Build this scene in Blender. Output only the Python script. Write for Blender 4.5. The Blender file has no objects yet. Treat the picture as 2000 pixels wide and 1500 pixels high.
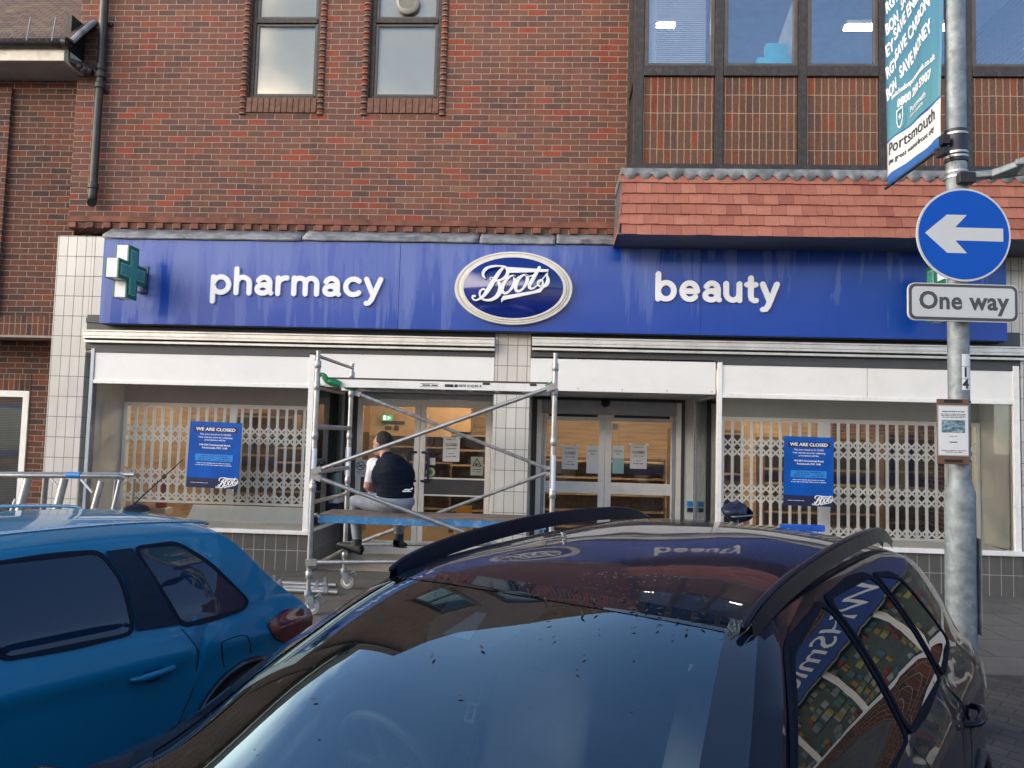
import bpy, bmesh, math, random
from mathutils import Vector, Matrix
random.seed(7)
R = math.radians
PI = math.pi
scene = bpy.context.scene
COL = scene.collection

# ------------------------------------------------------------ camera
PITCH, YAW, ROLL, CD, CH, FPX = R(3.84), R(2.99), R(1.54), 9.62, 1.67, 1560.0
_cp, _sp, _cy, _sy, _cr, _sr = math.cos(PITCH), math.sin(PITCH), math.cos(YAW), math.sin(YAW), math.cos(ROLL), math.sin(ROLL)
FWD = Vector((-_sy*_cp, _cy*_cp, _sp)); _rt = Vector((_cy, _sy, 0)); _up = _rt.cross(FWD)
RT = _cr*_rt + _sr*_up; UP = -_sr*_rt + _cr*_up
CAMLOC = Vector((0, -CD, CH))
cam = bpy.data.cameras.new('camera'); camo = bpy.data.objects.new('camera', cam); COL.objects.link(camo)
cam.sensor_width = 36; cam.lens = FPX/2000*36; cam.clip_start = 0.05; cam.clip_end = 2000
m = Matrix((RT, UP, -FWD)).transposed().to_4x4(); m.translation = CAMLOC
camo.matrix_world = m
scene.camera = camo

# ------------------------------------------------------------ sky, sun, exposure
SUN_EL, SUN_AZ = 34.0, -12.0      # sun stands behind the shops, the street front lies in open shade
w = bpy.data.worlds.new("World"); scene.world = w; w.use_nodes = True
nt = w.node_tree; bg = nt.nodes['Background']
sky = nt.nodes.new('ShaderNodeTexSky'); sky.sky_type = 'NISHITA'; sky.sun_disc = False
sky.sun_elevation = R(SUN_EL); sky.sun_rotation = R(SUN_AZ); sky.air_density = 1.0; sky.dust_density = 0.4; sky.ozone_density = 2.5
# bright broken cloud low in the sky, clear blue overhead
_tc = nt.nodes.new('ShaderNodeTexCoord'); _sx = nt.nodes.new('ShaderNodeSeparateXYZ'); nt.links.new(_tc.outputs['Generated'], _sx.inputs[0])
_no = nt.nodes.new('ShaderNodeTexNoise'); _no.inputs['Scale'].default_value = 2.2; _no.inputs['Detail'].default_value = 7; _no.inputs['Roughness'].default_value = .55; _no.inputs['Distortion'].default_value = .4
_mp = nt.nodes.new('ShaderNodeMapping'); _mp.inputs['Scale'].default_value = (1, 1, 2.2); nt.links.new(_tc.outputs['Generated'], _mp.inputs[0]); nt.links.new(_mp.outputs[0], _no.inputs['Vector'])
_mr = nt.nodes.new('ShaderNodeMapRange'); _mr.interpolation_type = 'SMOOTHSTEP'; nt.links.new(_sx.outputs[2], _mr.inputs[0])
_mr.inputs[1].default_value = .72; _mr.inputs[2].default_value = .10; _mr.inputs[3].default_value = -.55; _mr.inputs[4].default_value = .40
_ax = nt.nodes.new('ShaderNodeMath'); _ax.operation = 'MULTIPLY_ADD'; nt.links.new(_sx.outputs[0], _ax.inputs[0]); _ax.inputs[1].default_value = -.75; nt.links.new(_mr.outputs[0], _ax.inputs[2])
_ad = nt.nodes.new('ShaderNodeMath'); _ad.operation = 'ADD'; nt.links.new(_ax.outputs[0], _ad.inputs[0]); nt.links.new(_no.outputs[0], _ad.inputs[1])
_sm = nt.nodes.new('ShaderNodeMapRange'); _sm.interpolation_type = 'SMOOTHSTEP'; nt.links.new(_ad.outputs[0], _sm.inputs[0]); _sm.inputs[1].default_value = .42; _sm.inputs[2].default_value = .95; _sm.inputs[4].default_value = .85
_mx = nt.nodes.new('ShaderNodeMix'); _mx.data_type = 'RGBA'; nt.links.new(_sm.outputs[0], _mx.inputs[0]); nt.links.new(sky.outputs[0], _mx.inputs[6]); _mx.inputs[7].default_value = (31, 27.4, 23, 1)
nt.links.new(_mx.outputs[2], bg.inputs[0]); bg.inputs[1].default_value = 0.07
sl = bpy.data.lights.new('sun', 'SUN'); sl.energy = 2.2; sl.angle = R(0.5); sl.color = (1, .93, .84)
so = bpy.data.objects.new('sun', sl); COL.objects.link(so)
_sd = Vector((math.sin(R(SUN_AZ))*math.cos(R(SUN_EL)), math.cos(R(SUN_AZ))*math.cos(R(SUN_EL)), math.sin(R(SUN_EL))))
so.rotation_euler = _sd.to_track_quat('Z', 'Y').to_euler(); so.location = (0, 0, 20)
scene.view_settings.view_transform = 'Standard'; scene.view_settings.look = 'None'
scene.view_settings.exposure = 2.12; scene.view_settings.gamma = 1.0
scene.cycles.max_bounces = 10; scene.cycles.transparent_max_bounces = 24; scene.cycles.glossy_bounces = 5
scene.cycles.caustics_reflective = False; scene.cycles.caustics_refractive = False

def ray(px, py):
    return FWD + (px-1000)/FPX*RT - (py-750)/FPX*UP
def at(px, py, Y=0.0):
    d = ray(px, py); t = (Y+CD)/d.y
    return CAMLOC + d*t
def aX(px, py, Y=0.0): return at(px, py, Y).x
def aZ(px, py, Y=0.0): return at(px, py, Y).z

# ------------------------------------------------------------ materials
def nodes(name):
    mt = bpy.data.materials.new(name); mt.use_nodes = True
    n = mt.node_tree.nodes; return mt, n, mt.node_tree.links, n['Principled BSDF']
def N(n, t, **kw):
    x = n.new(t)
    for k, v in kw.items(): setattr(x, k, v)
    return x
def math_(n, l, op, a, b=None, c=None):
    x = n.new('ShaderNodeMath'); x.operation = op
    for i, v in enumerate((a, b, c)):
        if v is None: continue
        if isinstance(v, (int, float)): x.inputs[i].default_value = v
        else: l.new(v, x.inputs[i])
    return x.outputs[0]
def ramp(n, l, fac, stops, interp='LINEAR'):
    r = n.new('ShaderNodeValToRGB'); r.color_ramp.interpolation = interp
    e = r.color_ramp.elements
    while len(e) < len(stops): e.new(0.5)
    for el, (p, c) in zip(e, stops):
        el.position = p; el.color = (*c, 1)
    if fac is not None: l.new(fac, r.inputs[0])
    return r.outputs[0]
def mixc(n, l, fac, a, b, mode='MIX'):
    x = n.new('ShaderNodeMix'); x.data_type = 'RGBA'; x.blend_type = mode
    for i, v in ((0, fac), (6, a), (7, b)):
        if isinstance(v, (int, float)): x.inputs[i].default_value = v
        elif isinstance(v, tuple): x.inputs[i].default_value = (*v, 1)
        else: l.new(v, x.inputs[i])
    return x.outputs[2]
def noise(n, l, vec, scale, detail=4, rough=.55, dist=0):
    x = n.new('ShaderNodeTexNoise'); x.inputs['Scale'].default_value = scale; x.inputs['Detail'].default_value = detail
    x.inputs['Roughness'].default_value = rough; x.inputs['Distortion'].default_value = dist
    if vec is not None: l.new(vec, x.inputs['Vector'])
    return x.outputs['Fac']
def bump(n, l, h, dist, strength=1.0, normal=None):
    b = n.new('ShaderNodeBump'); b.inputs['Distance'].default_value = dist; b.inputs['Strength'].default_value = strength
    l.new(h, b.inputs['Height'])
    if normal is not None: l.new(normal, b.inputs['Normal'])
    return b.outputs[0]
def pos(n): return n.new('ShaderNodeNewGeometry').outputs['Position']
def objc(n): return n.new('ShaderNodeTexCoord').outputs['Object']
def scalev(n, l, v, s):
    x = n.new('ShaderNodeVectorMath'); x.operation = 'MULTIPLY'; l.new(v, x.inputs[0]); x.inputs[1].default_value = s
    return x.outputs[0]
def setp(p, **kw):
    names = dict(rough='Roughness', metal='Metallic', spec='Specular IOR Level', coat='Coat Weight', coatr='Coat Roughness', ior='IOR')
    for k, v in kw.items(): p.inputs[names[k]].default_value = v

def plain(name, col, rough=.5, metal=0, var=.12, vscale=6, bumpd=0, bscale=60, coat=0, spec=.5, dirt=None, dscale=3, darkf=.5):
    """a paint / plastic / metal with uneven tone, uneven gloss and optional dirt blotches"""
    mt, n, l, p = nodes(name)
    v = objc(n)
    f = noise(n, l, v, vscale, 5)
    lo = tuple(c*(1-var) for c in col); hi = tuple(min(1, c*(1+var)) for c in col)
    c = ramp(n, l, f, [(.3, lo), (.7, hi)])
    if dirt:
        f2 = noise(n, l, v, dscale, 8, .7)
        k = ramp(n, l, f2, [(.5, (0, 0, 0)), (.72, (darkf,)*3)])
        c = mixc(n, l, k, c, dirt)
    l.new(c, p.inputs['Base Color'])
    r = n.new('ShaderNodeMapRange'); l.new(noise(n, l, v, vscale*3, 3), r.inputs[0]); r.inputs[3].default_value = max(0, rough-.08); r.inputs[4].default_value = min(1, rough+.1)
    l.new(r.outputs[0], p.inputs['Roughness'])
    setp(p, metal=metal, coat=coat, spec=spec)
    if bumpd: l.new(bump(n, l, noise(n, l, v, bscale, 4), bumpd), p.inputs['Normal'])
    return mt

def emis(name, col, s):
    mt, n, l, p = nodes(name); p.inputs['Base Color'].default_value = (*col, 1)
    p.inputs['Emission Color'].default_value = (*col, 1); p.inputs['Emission Strength'].default_value = s
    return mt

def glass(name, tint=(.92, .95, .95), f0=.08, rough=0.0, dust=.0, gcol=(.95, .97, 1)):
    mt, n, l, p = nodes(name); n.remove(p)
    out = n['Material Output']
    tr = n.new('ShaderNodeBsdfTransparent'); tr.inputs[0].default_value = (*tint, 1)
    gl = n.new('ShaderNodeBsdfGlossy'); gl.inputs['Roughness'].default_value = rough; gl.inputs[0].default_value = (*gcol, 1)
    lw = n.new('ShaderNodeFresnel'); lw.inputs[0].default_value = 1.45
    fac = math_(n, l, 'MINIMUM', math_(n, l, 'ADD', math_(n, l, 'MULTIPLY', lw.outputs[0], 1.25), f0), 1.0)
    mx = n.new('ShaderNodeMixShader'); l.new(fac, mx.inputs[0]); l.new(tr.outputs[0], mx.inputs[1]); l.new(gl.outputs[0], mx.inputs[2])
    last = mx.outputs[0]
    if dust:
        df = n.new('ShaderNodeBsdfDiffuse'); df.inputs[0].default_value = (.55, .55, .52, 1)
        f = ramp(n, l, noise(n, l, objc(n), 3, 8, .7), [(.35, (dust*.3,)*3), (.75, (dust,)*3)])
        m2 = n.new('ShaderNodeMixShader'); l.new(f, m2.inputs[0]); l.new(last, m2.inputs[1]); l.new(df.outputs[0], m2.inputs[2]); last = m2.outputs[0]
    l.new(last, out.inputs[0]); return mt

def brickmat(name, stops, bw=.225, rh=.075, offset=.5, mortar=(.36, .27, .225), ms=.0052, axes='xz', swap=False, grime=.35, seed=0.0, bumpd=.006, shift=(0, 0)):
    mt, n, l, p = nodes(name)
    g = pos(n); s = n.new('ShaderNodeSeparateXYZ'); l.new(g, s.inputs[0])
    if axes == 'xy': u, vv = s.outputs[0], s.outputs[1]
    else: u, vv = math_(n, l, 'ADD', s.outputs[0], s.outputs[1]), s.outputs[2]
    # a little waviness in the coursing
    wob = noise(n, l, g, 2.2, 2)
    wob2 = noise(n, l, g, 26, 2)
    vv = math_(n, l, 'ADD', vv, math_(n, l, 'MULTIPLY', math_(n, l, 'SUBTRACT', wob, .5), .018))
    vv = math_(n, l, 'ADD', vv, math_(n, l, 'MULTIPLY', math_(n, l, 'SUBTRACT', wob2, .5), .006))
    u = math_(n, l, 'ADD', u, math_(n, l, 'MULTIPLY', math_(n, l, 'SUBTRACT', wob2, .5), .012))
    u = math_(n, l, 'ADD', u, 20+shift[0]); vv = math_(n, l, 'ADD', vv, 20+shift[1])
    c = n.new('ShaderNodeCombineXYZ')
    l.new(vv if swap else u, c.inputs[0]); l.new(u if swap else vv, c.inputs[1])
    b = n.new('ShaderNodeTexBrick'); b.offset = offset; b.squash = 1
    l.new(c.outputs[0], b.inputs['Vector']); b.inputs['Scale'].default_value = 1
    b.inputs['Color1'].default_value = (0, 0, 0, 1); b.inputs['Color2'].default_value = (1, 1, 1, 1); b.inputs['Mortar'].default_value = (.5, .5, .5, 1)
    b.inputs['Mortar Size'].default_value = ms; b.inputs['Mortar Smooth'].default_value = .25; b.inputs['Bias'].default_value = 0
    b.inputs['Brick Width'].default_value = bw; b.inputs['Row Height'].default_value = rh
    col = ramp(n, l, b.outputs['Color'], stops)
    fine = noise(n, l, g, 45, 6, .65)
    col = mixc(n, l, .55, col, ramp(n, l, fine, [(.25, (.45, .42, .40)), (.6, (1, 1, 1)), (.9, (1.25, 1.2, 1.1))]), 'MULTIPLY')
    big = noise(n, l, g, .7, 5, .6)
    col = mixc(n, l, grime, col, ramp(n, l, big, [(.3, (.55, .5, .5)), (.7, (1.1, 1.08, 1.05))]), 'MULTIPLY')
    strk = noise(n, l, scalev(n, l, g, (4, 4, .45)), 1.6, 6, .65)
    col = mixc(n, l, .45, col, ramp(n, l, strk, [(.36, (.62, .60, .60)), (.5, (1, 1, 1)), (.72, (1.12, 1.1, 1.08))]), 'MULTIPLY')
    mcol = mixc(n, l, noise(n, l, g, 5, 5), tuple(x*.62 for x in mortar), tuple(x*1.35 for x in mortar))
    col = mixc(n, l, b.outputs['Fac'], col, mcol)
    l.new(col, p.inputs['Base Color']); p.inputs['Roughness'].default_value = .88; p.inputs['Specular IOR Level'].default_value = .25
    h = math_(n, l, 'ADD', math_(n, l, 'SUBTRACT', 1.0, b.outputs['Fac']), math_(n, l, 'MULTIPLY', fine, .35))
    l.new(bump(n, l, h, bumpd), p.inputs['Normal'])
    return mt

def tilemat(name, col, grout, tw, th, x0=0.0, z0=0.0, rough=.25, gs=.0035, var=.05, dirt=.25):
    mt, n, l, p = nodes(name); g = pos(n); s = n.new('ShaderNodeSeparateXYZ'); l.new(g, s.inputs[0])
    u = math_(n, l, 'ADD', math_(n, l, 'ADD', s.outputs[0], s.outputs[1]), 24*tw*10-x0); vv = math_(n, l, 'ADD', s.outputs[2], th*20-z0)
    c = n.new('ShaderNodeCombineXYZ'); l.new(u, c.inputs[0]); l.new(vv, c.inputs[1])
    b = n.new('ShaderNodeTexBrick'); b.offset = 0; l.new(c.outputs[0], b.inputs['Vector']); b.inputs['Scale'].default_value = 1
    b.inputs['Color1'].default_value = (*[x*(1-var) for x in col], 1); b.inputs['Color2'].default_value = (*[x*(1+var) for x in col], 1)
    b.inputs['Mortar'].default_value = (*grout, 1); b.inputs['Mortar Size'].default_value = gs; b.inputs['Mortar Smooth'].default_value = .1
    b.inputs['Brick Width'].default_value = tw; b.inputs['Row Height'].default_value = th
    cc = mixc(n, l, dirt, b.outputs['Color'], ramp(n, l, noise(n, l, scalev(n, l, g, (3, 3, .8)), 1.5, 7, .65), [(.3, (.6, .58, .55)), (.65, (1, 1, 1))]), 'MULTIPLY')
    l.new(cc, p.inputs['Base Color']); p.inputs['Roughness'].default_value = rough
    r = n.new('ShaderNodeMapRange'); l.new(b.outputs['Fac'], r.inputs[0]); r.inputs[3].default_value = rough; r.inputs[4].default_value = .85; l.new(r.outputs[0], p.inputs['Roughness'])
    l.new(bump(n, l, math_(n, l, 'SUBTRACT', 1.0, b.outputs['Fac']), .002), p.inputs['Normal'])
    return mt

BR = [(0, (0.12, 0.078, 0.070)), (0.12, (0.155, 0.084, 0.066)), (0.3, (0.205, 0.098, 0.072)), (0.46, (0.165, 0.082, 0.066)), (0.62, (0.235, 0.105, 0.072)), (0.76, (0.19, 0.094, 0.066)), (0.86, (0.26, 0.088, 0.058)), (0.95, (0.32, 0.08, 0.048)), (1, (0.24, 0.14, 0.09))]
BRN = [(0, (.075, .05, .048)), (.3, (.13, .065, .05)), (.6, (.15, .07, .052)), (.85, (.17, .07, .045)), (1, (.22, .075, .042))]
BRP = [(0, (0.12, 0.072, 0.062)), (0.3, (0.184, 0.088, 0.058)), (0.55, (0.152, 0.08, 0.058)), (0.75, (0.175, 0.08, 0.055)), (0.9, (0.267, 0.072, 0.039)), (1, (0.156, 0.084, 0.058))]
M = {}
M['brick'] = brickmat('weathered_brick', BR)
M['brick_soldier'] = brickmat('soldier_brick', BRN, bw=.225, rh=.075, offset=0, swap=True, mortar=(.32, .24, .18))
M['brick_jamb'] = brickmat('jamb_brick', BRP, bw=.30, rh=.075, offset=0)
M['brick_panel'] = brickmat('panel_brick', BRP, bw=.212, rh=.0765, offset=0, swap=True, mortar=(.36, .28, .19), shift=(0, .035))
M['brick_n'] = brickmat('neighbour_brick', BRN, mortar=(.30, .235, .19), seed=3)
M['tile_wall'] = tilemat('cream_wall_tile', (.66, .64, .585), (.16, .155, .15), .1185, .2515, x0=-6.27, z0=.02)
M['tile_plinth'] = tilemat('grey_plinth_tile', (.12, .118, .115), (.42, .41, .39), .135, .27, x0=.05, z0=-.03, rough=.3, dirt=.5)
M['tile_floor'] = tilemat('lobby_floor_tile', (.52, .43, .33), (.2, .16, .12), .3, .3, rough=.4)
M['wood_dark'] = plain('dark_stained_timber', (.026, .021, .019), .55, var=.4, vscale=20, bumpd=.002, bscale=50, dirt=(.11, .10, .09), dscale=14, darkf=.5)
M['brown_frame'] = plain('brown_window_frame', (.075, .062, .056), .45, var=.15, dirt=(.13, .12, .11), dscale=5)
M['lead'] = plain('weathered_lead', (.21, .22, .235), .5, metal=.15, var=.5, vscale=7, bumpd=.006, bscale=14, dirt=(.40, .41, .41), dscale=6, darkf=.7)
M['white_panel'] = plain('white_painted_panel', (.86, .855, .83), .35, var=.02, vscale=2, dirt=(.60, .58, .54), dscale=2.2, darkf=.22)
M['white_frame'] = plain('white_frame', (.88, .88, .86), .35, var=.04, dirt=(.5, .49, .46), dscale=4, darkf=.4)
M['alu'] = plain('anodised_aluminium', (.62, .61, .58), .35, metal=.55, var=.1, vscale=5, dirt=(.34, .32, .29), dscale=4, darkf=.55)
M['alu_door'] = plain('aluminium_door', (.84, .83, .80), .4, metal=.3, var=.06)
M['dark_grey'] = plain('dark_grey_paint', (.055, .058, .066), .45, var=.1)
M['black'] = plain('black_paint', (.012, .012, .014), .5, var=.2)
M['soffit'] = plain('soffit_board', (.10, .11, .135), .6, var=.1)
M['blueframe'] = plain('grey_blue_frame', (.36, .40, .46), .35, metal=.4, var=.1)
M['navy'] = plain('navy_plastic', (.012, .025, .11), .3)
M['clear'] = glass('window_glass', f0=.0, dust=.02)
M['shopglass'] = glass('shop_glass', f0=-.012, tint=(.985, .99, .99), dust=.015)
M['upglass'] = glass('upstairs_glass', f0=.11, tint=(.95, .97, .99), gcol=(.95, .95, .97))
M['filmglass'] = glass('frosted_window_glass', f0=.14, tint=(.97, .96, .92), gcol=(1, .90, .74))
M['int_grey'] = plain('interior_grey', (.42, .46, .47), .7, var=.05)
M['int_white'] = plain('display_white', (.74, .77, .75), .6, var=.04)
M['paper'] = plain('white_paper', (.72, .74, .76), .7, var=.03)
M['ink'] = plain('black_ink', (.03, .03, .035), .6)
M['white_ink'] = plain('white_ink', (.85, .86, .88), .5, var=.02)
M['grille'] = plain('grille_white', (.93, .93, .90), .35, var=.03)
M['galv'] = plain('galvanised_steel', (.20, .235, .255), .5, metal=.25, var=.3, vscale=16, dirt=(.42, .46, .48), dscale=9, darkf=.65, bumpd=.001)
M['scaf'] = plain('scaffold_aluminium', (.42, .425, .42), .36, metal=.7, var=.2, vscale=14, dirt=(.30, .29, .28), dscale=16, darkf=.6)
M['scaf_old'] = plain('scaffold_weathered', (.33, .335, .34), .5, metal=.4, var=.35, vscale=18, dirt=(.55, .54, .52), dscale=22, darkf=.6)
M['pipe'] = plain('black_pipe', (.030, .024, .022), .4, var=.35, dirt=(.12, .09, .07), dscale=5, darkf=.4)
M['rubber'] = plain('rubber', (.02, .02, .02), .75)
M['grey_rubber'] = plain('grey_castor_rubber', (.34, .33, .31), .7)

# ------------------------------------------------------------ object helpers
def link(o, parent=None):
    COL.objects.link(o)
    if parent is not None: o.parent = parent
    return o
def tag(o, label=None, cat=None, group=None, kind=None):
    if label: o['label'] = label
    if cat: o['category'] = cat
    if group: o['group'] = group
    if kind: o['kind'] = kind
    return o
def thing(name, loc, label, cat, group=None, rz=0.0):
    o = bpy.data.objects.new(name, None); o.location = loc; o.rotation_euler = (0, 0, rz); o.empty_display_size = .2
    COL.objects.link(o); return tag(o, label, cat, group)
def wloc(p):
    v = Vector((0, 0, 0))
    while p is not None: v += Vector(p.location); p = p.parent
    return v

class MB:
    def __init__(s): s.v = []; s.f = []; s.m = []
    def add(s, vs, fs, mi=0):
        b = len(s.v); s.v += [tuple(v) for v in vs]; s.f += [tuple(i+b for i in f) for f in fs]; s.m += [mi]*len(fs); return s
    def box(s, x0, x1, y0, y1, z0, z1, mi=0):
        if x0 > x1: x0, x1 = x1, x0
        if y0 > y1: y0, y1 = y1, y0
        if z0 > z1: z0, z1 = z1, z0
        return s.add([(x0, y0, z0), (x1, y0, z0), (x1, y1, z0), (x0, y1, z0), (x0, y0, z1), (x1, y0, z1), (x1, y1, z1), (x0, y1, z1)],
                     [(0, 3, 2, 1), (4, 5, 6, 7), (0, 1, 5, 4), (1, 2, 6, 5), (2, 3, 7, 6), (3, 0, 4, 7)], mi)
    def obox(s, c, ax, ay, az, hx, hy, hz, mi=0):
        c = Vector(c); ax, ay, az = Vector(ax).normalized()*hx, Vector(ay).normalized()*hy, Vector(az).normalized()*hz
        vs = [c+i*ax+j*ay+k*az for k in (-1, 1) for i, j in ((-1, -1), (1, -1), (1, 1), (-1, 1))]
        return s.add(vs, [(0, 3, 2, 1), (4, 5, 6, 7), (0, 1, 5, 4), (1, 2, 6, 5), (2, 3, 7, 6), (3, 0, 4, 7)], mi)
    def sweep(s, pts, rad, seg=12, mi=0, cap=True, flat=1.0):
        pts = [Vector(p) for p in pts]; n = len(pts)
        if not hasattr(rad, '__len__'): rad = [rad]*n
        tang = []
        for i in range(n):
            a = pts[min(i+1, n-1)]-pts[max(i-1, 0)]; tang.append(a.normalized())
        ref = Vector((0, 0, 1)) if abs(tang[0].z) < .9 else Vector((1, 0, 0))
        u = tang[0].cross(ref).normalized(); vs = []
        for i in range(n):
            t = tang[i]; u = (u - t*u.dot(t)).normalized(); v = t.cross(u)
            for k in range(seg):
                a = 2*PI*k/seg; vs.append(pts[i]+u*math.cos(a)*rad[i]+v*math.sin(a)*rad[i]*flat)
        fs = [(i*seg+k, i*seg+(k+1) % seg, (i+1)*seg+(k+1) % seg, (i+1)*seg+k) for i in range(n-1) for k in range(seg)]
        if cap: fs += [tuple(range(seg))[::-1], tuple((n-1)*seg+k for k in range(seg))]
        return s.add(vs, fs, mi)
    def tube(s, a, b, r, seg=14, mi=0, r2=None): return s.sweep([a, b], [r, r if r2 is None else r2], seg, mi)
    def lathe(s, c, axis, prof, seg=24, mi=0):
        c = Vector(c); ax = Vector(axis).normalized(); ref = Vector((0, 0, 1)) if abs(ax.z) < .9 else Vector((1, 0, 0))
        u = ax.cross(ref).normalized(); v = ax.cross(u); vs = []
        for (r, h) in prof:
            for k in range(seg):
                a = 2*PI*k/seg; vs.append(c+ax*h+u*math.cos(a)*r+v*math.sin(a)*r)
        n = len(prof)
        fs = [(i*seg+k, i*seg+(k+1) % seg, (i+1)*seg+(k+1) % seg, (i+1)*seg+k) for i in range(n-1) for k in range(seg)]
        fs += [tuple(range(seg))[::-1], tuple((n-1)*seg+k for k in range(seg))]
        return s.add(vs, fs, mi)
    def prism(s, poly, o, u, v, wd, t, mi=0):
        """polygon (2-D) in the plane o,u,v pushed out by t along wd"""
        o, u, v, wd = Vector(o), Vector(u), Vector(v), Vector(wd); n = len(poly)
        a = [o+u*p[0]+v*p[1] for p in poly]; b = [q+wd*t for q in a]
        fs = [tuple(range(n)), tuple(range(2*n-1, n-1, -1))]+[(i, i+n, (i+1) % n+n, (i+1) % n) for i in range(n)]
        return s.add(a+b, fs, mi)
    def grid(s, fn, nu, nv, mi=0, flip=False):
        vs = [fn(i/nu, j/nv) for i in range(nu+1) for j in range(nv+1)]
        fs = []
        for i in range(nu):
            for j in range(nv):
                a = i*(nv+1)+j; q = (a, a+1, a+nv+2, a+nv+1); fs.append(q[::-1] if flip else q)
        return s.add(vs, fs, mi)
    def quad(s, a, b, c, d, mi=0): return s.add([a, b, c, d], [(0, 1, 2, 3)], mi)
    def build(s, name, mats, parent=None, smooth=False, bevel=0, local=False, solid=0):
        me = bpy.data.meshes.new(name)
        off = Vector((0, 0, 0)) if (parent is None or local) else wloc(parent)
        me.from_pydata([tuple(Vector(v)-off) for v in s.v], [], s.f)
        if not isinstance(mats, (list, tuple)): mats = [mats]
        for mm in mats: me.materials.append(mm)
        for p, mi in zip(me.polygons, s.m): p.material_index = mi; p.use_smooth = smooth is not False
        bm = bmesh.new(); bm.from_mesh(me)
        if smooth is not False: bmesh.ops.remove_doubles(bm, verts=bm.verts, dist=1e-5)
        bmesh.ops.recalc_face_normals(bm, faces=bm.faces)
        bm.to_mesh(me); bm.free()
        if smooth == 'auto' or smooth is True:
            me.set_sharp_from_angle(angle=R(38))
        o = bpy.data.objects.new(name, me); link(o, parent)
        if bevel:
            b = o.modifiers.new('b', 'BEVEL'); b.width = bevel; b.segments = 2; b.limit_method = 'ANGLE'; b.angle_limit = R(40)
        if solid:
            b = o.modifiers.new('s', 'SOLIDIFY'); b.thickness = solid; b.offset = 1
        return o

def greek(body, name, mat, parent, origin, u, v, size, ext, width):
    u = Vector(u).normalized(); v = Vector(v).normalized(); ww = u.cross(v); mb = MB(); n_ = len(body); k = 0
    for wd_ in body.split(' '):
        a, b = (k/n_-.5)*width, ((k+len(wd_))/n_-.5)*width; k += len(wd_)+1
        mb.obox(Vector(origin)+u*(a+b)/2+ww*ext/2, u, ww, v, (b-a)/2, ext, size*.2)
    return mb.build(name, mat, parent)
def text(body, name, mat, parent, origin, u, v, size, ext=.001, bold=0.0, ax='CENTER', space=1.0, width=None, lines=1.0, shear=0):
    """lettering lying in the plane through origin with axes u (reading) and v (up)"""
    if body[0] == '~':      # print too small to read in the photograph: a row of word-length marks
        return greek(body[1:], name, mat, parent, origin, u, v, size, ext, width or size*.5*len(body))
    cu = bpy.data.curves.new('t', 'FONT'); cu.body = body; cu.size = size; cu.extrude = ext; cu.offset = bold*size; cu.align_x = ax; cu.align_y = 'CENTER'
    cu.space_character = space; cu.space_line = lines; cu.resolution_u = 3; cu.shear = shear
    to = bpy.data.objects.new('t', cu); COL.objects.link(to)
    dg = bpy.context.evaluated_depsgraph_get(); dg.update()
    me = bpy.data.meshes.new_from_object(to.evaluated_get(dg)); bpy.data.objects.remove(to); bpy.data.curves.remove(cu)
    me.name = name
    u = Vector(u).normalized(); v = Vector(v).normalized(); ww = u.cross(v)
    sx = 1.0
    if width and len(me.vertices):
        xs = [q.co.x for q in me.vertices]; sx = width/(max(xs)-min(xs))
    off = wloc(parent) if parent is not None else Vector((0, 0, 0))
    for q in me.vertices:
        c = q.co.copy(); q.co = Vector(origin)+u*c.x*sx+v*c.y+ww*c.z-off
    me.materials.clear(); me.materials.append(mat)
    o = bpy.data.objects.new(name, me); return link(o, parent)

def spl(pts, k=6, closed=False):
    """Catmull-Rom through points of any dimension"""
    n = len(pts); out = []
    rng = range(n if closed else n-1)
    for i in rng:
        g = lambda j: pts[j % n] if closed else pts[max(0, min(n-1, j))]
        p0, p1, p2, p3 = g(i-1), g(i), g(i+1), g(i+2)
        for s_ in range(k):
            t = s_/k
            out.append(tuple(.5*((2*b)+(-a+c)*t+(2*a-5*b+4*c-d)*t*t+(-a+3*b-3*c+d)*t**3) for a, b, c, d in zip(p0, p1, p2, p3)))
    if not closed: out.append(tuple(pts[-1]))
    return out

def stroke(mb, pts, thick, depth, o, u, v, wd, mi=0, caps=True):
    """flat brush stroke: pts = (x, y, width); laid in plane o,u,v and raised by depth"""
    L, Rr = [], []; n = len(pts)
    for i in range(n):
        a = pts[max(i-1, 0)]; b = pts[min(i+1, n-1)]; dx, dy = b[0]-a[0], b[1]-a[1]; d = math.hypot(dx, dy) or 1
        nx, ny = -dy/d, dx/d; h = pts[i][2]/2
        L.append((pts[i][0]+nx*h, pts[i][1]+ny*h)); Rr.append((pts[i][0]-nx*h, pts[i][1]-ny*h))
    o, u, v, wd = Vector(o), Vector(u), Vector(v), Vector(wd)
    P = lambda q, k: o+u*q[0]+v*q[1]+wd*k
    vs = []
    for a, b in zip(L, Rr): vs += [P(a, depth), P(b, depth), P(a, 0), P(b, 0)]
    fs = []
    for i in range(n-1):
        k = i*4; fs += [(k, k+1, k+5, k+4), (k, k+4, k+6, k+2), (k+1, k+3, k+7, k+5)]
    fs += [(0, 2, 3, 1), (4*n-4, 4*n-3, 4*n-1, 4*n-2)]
    mb.add(vs, fs, mi)
    if caps:
        for q, kk in ((pts[0], -.0004), (pts[-1], -.0007)):
            h = q[2]/2; poly = [(q[0]+h*math.cos(a*PI/8), q[1]+h*math.sin(a*PI/8)) for a in range(16)]
            mb.prism(poly, o, u, v, wd, depth+kk, mi)

X3, Y3, Z3 = Vector((1, 0, 0)), Vector((0, 1, 0)), Vector((0, 0, 1))

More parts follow.
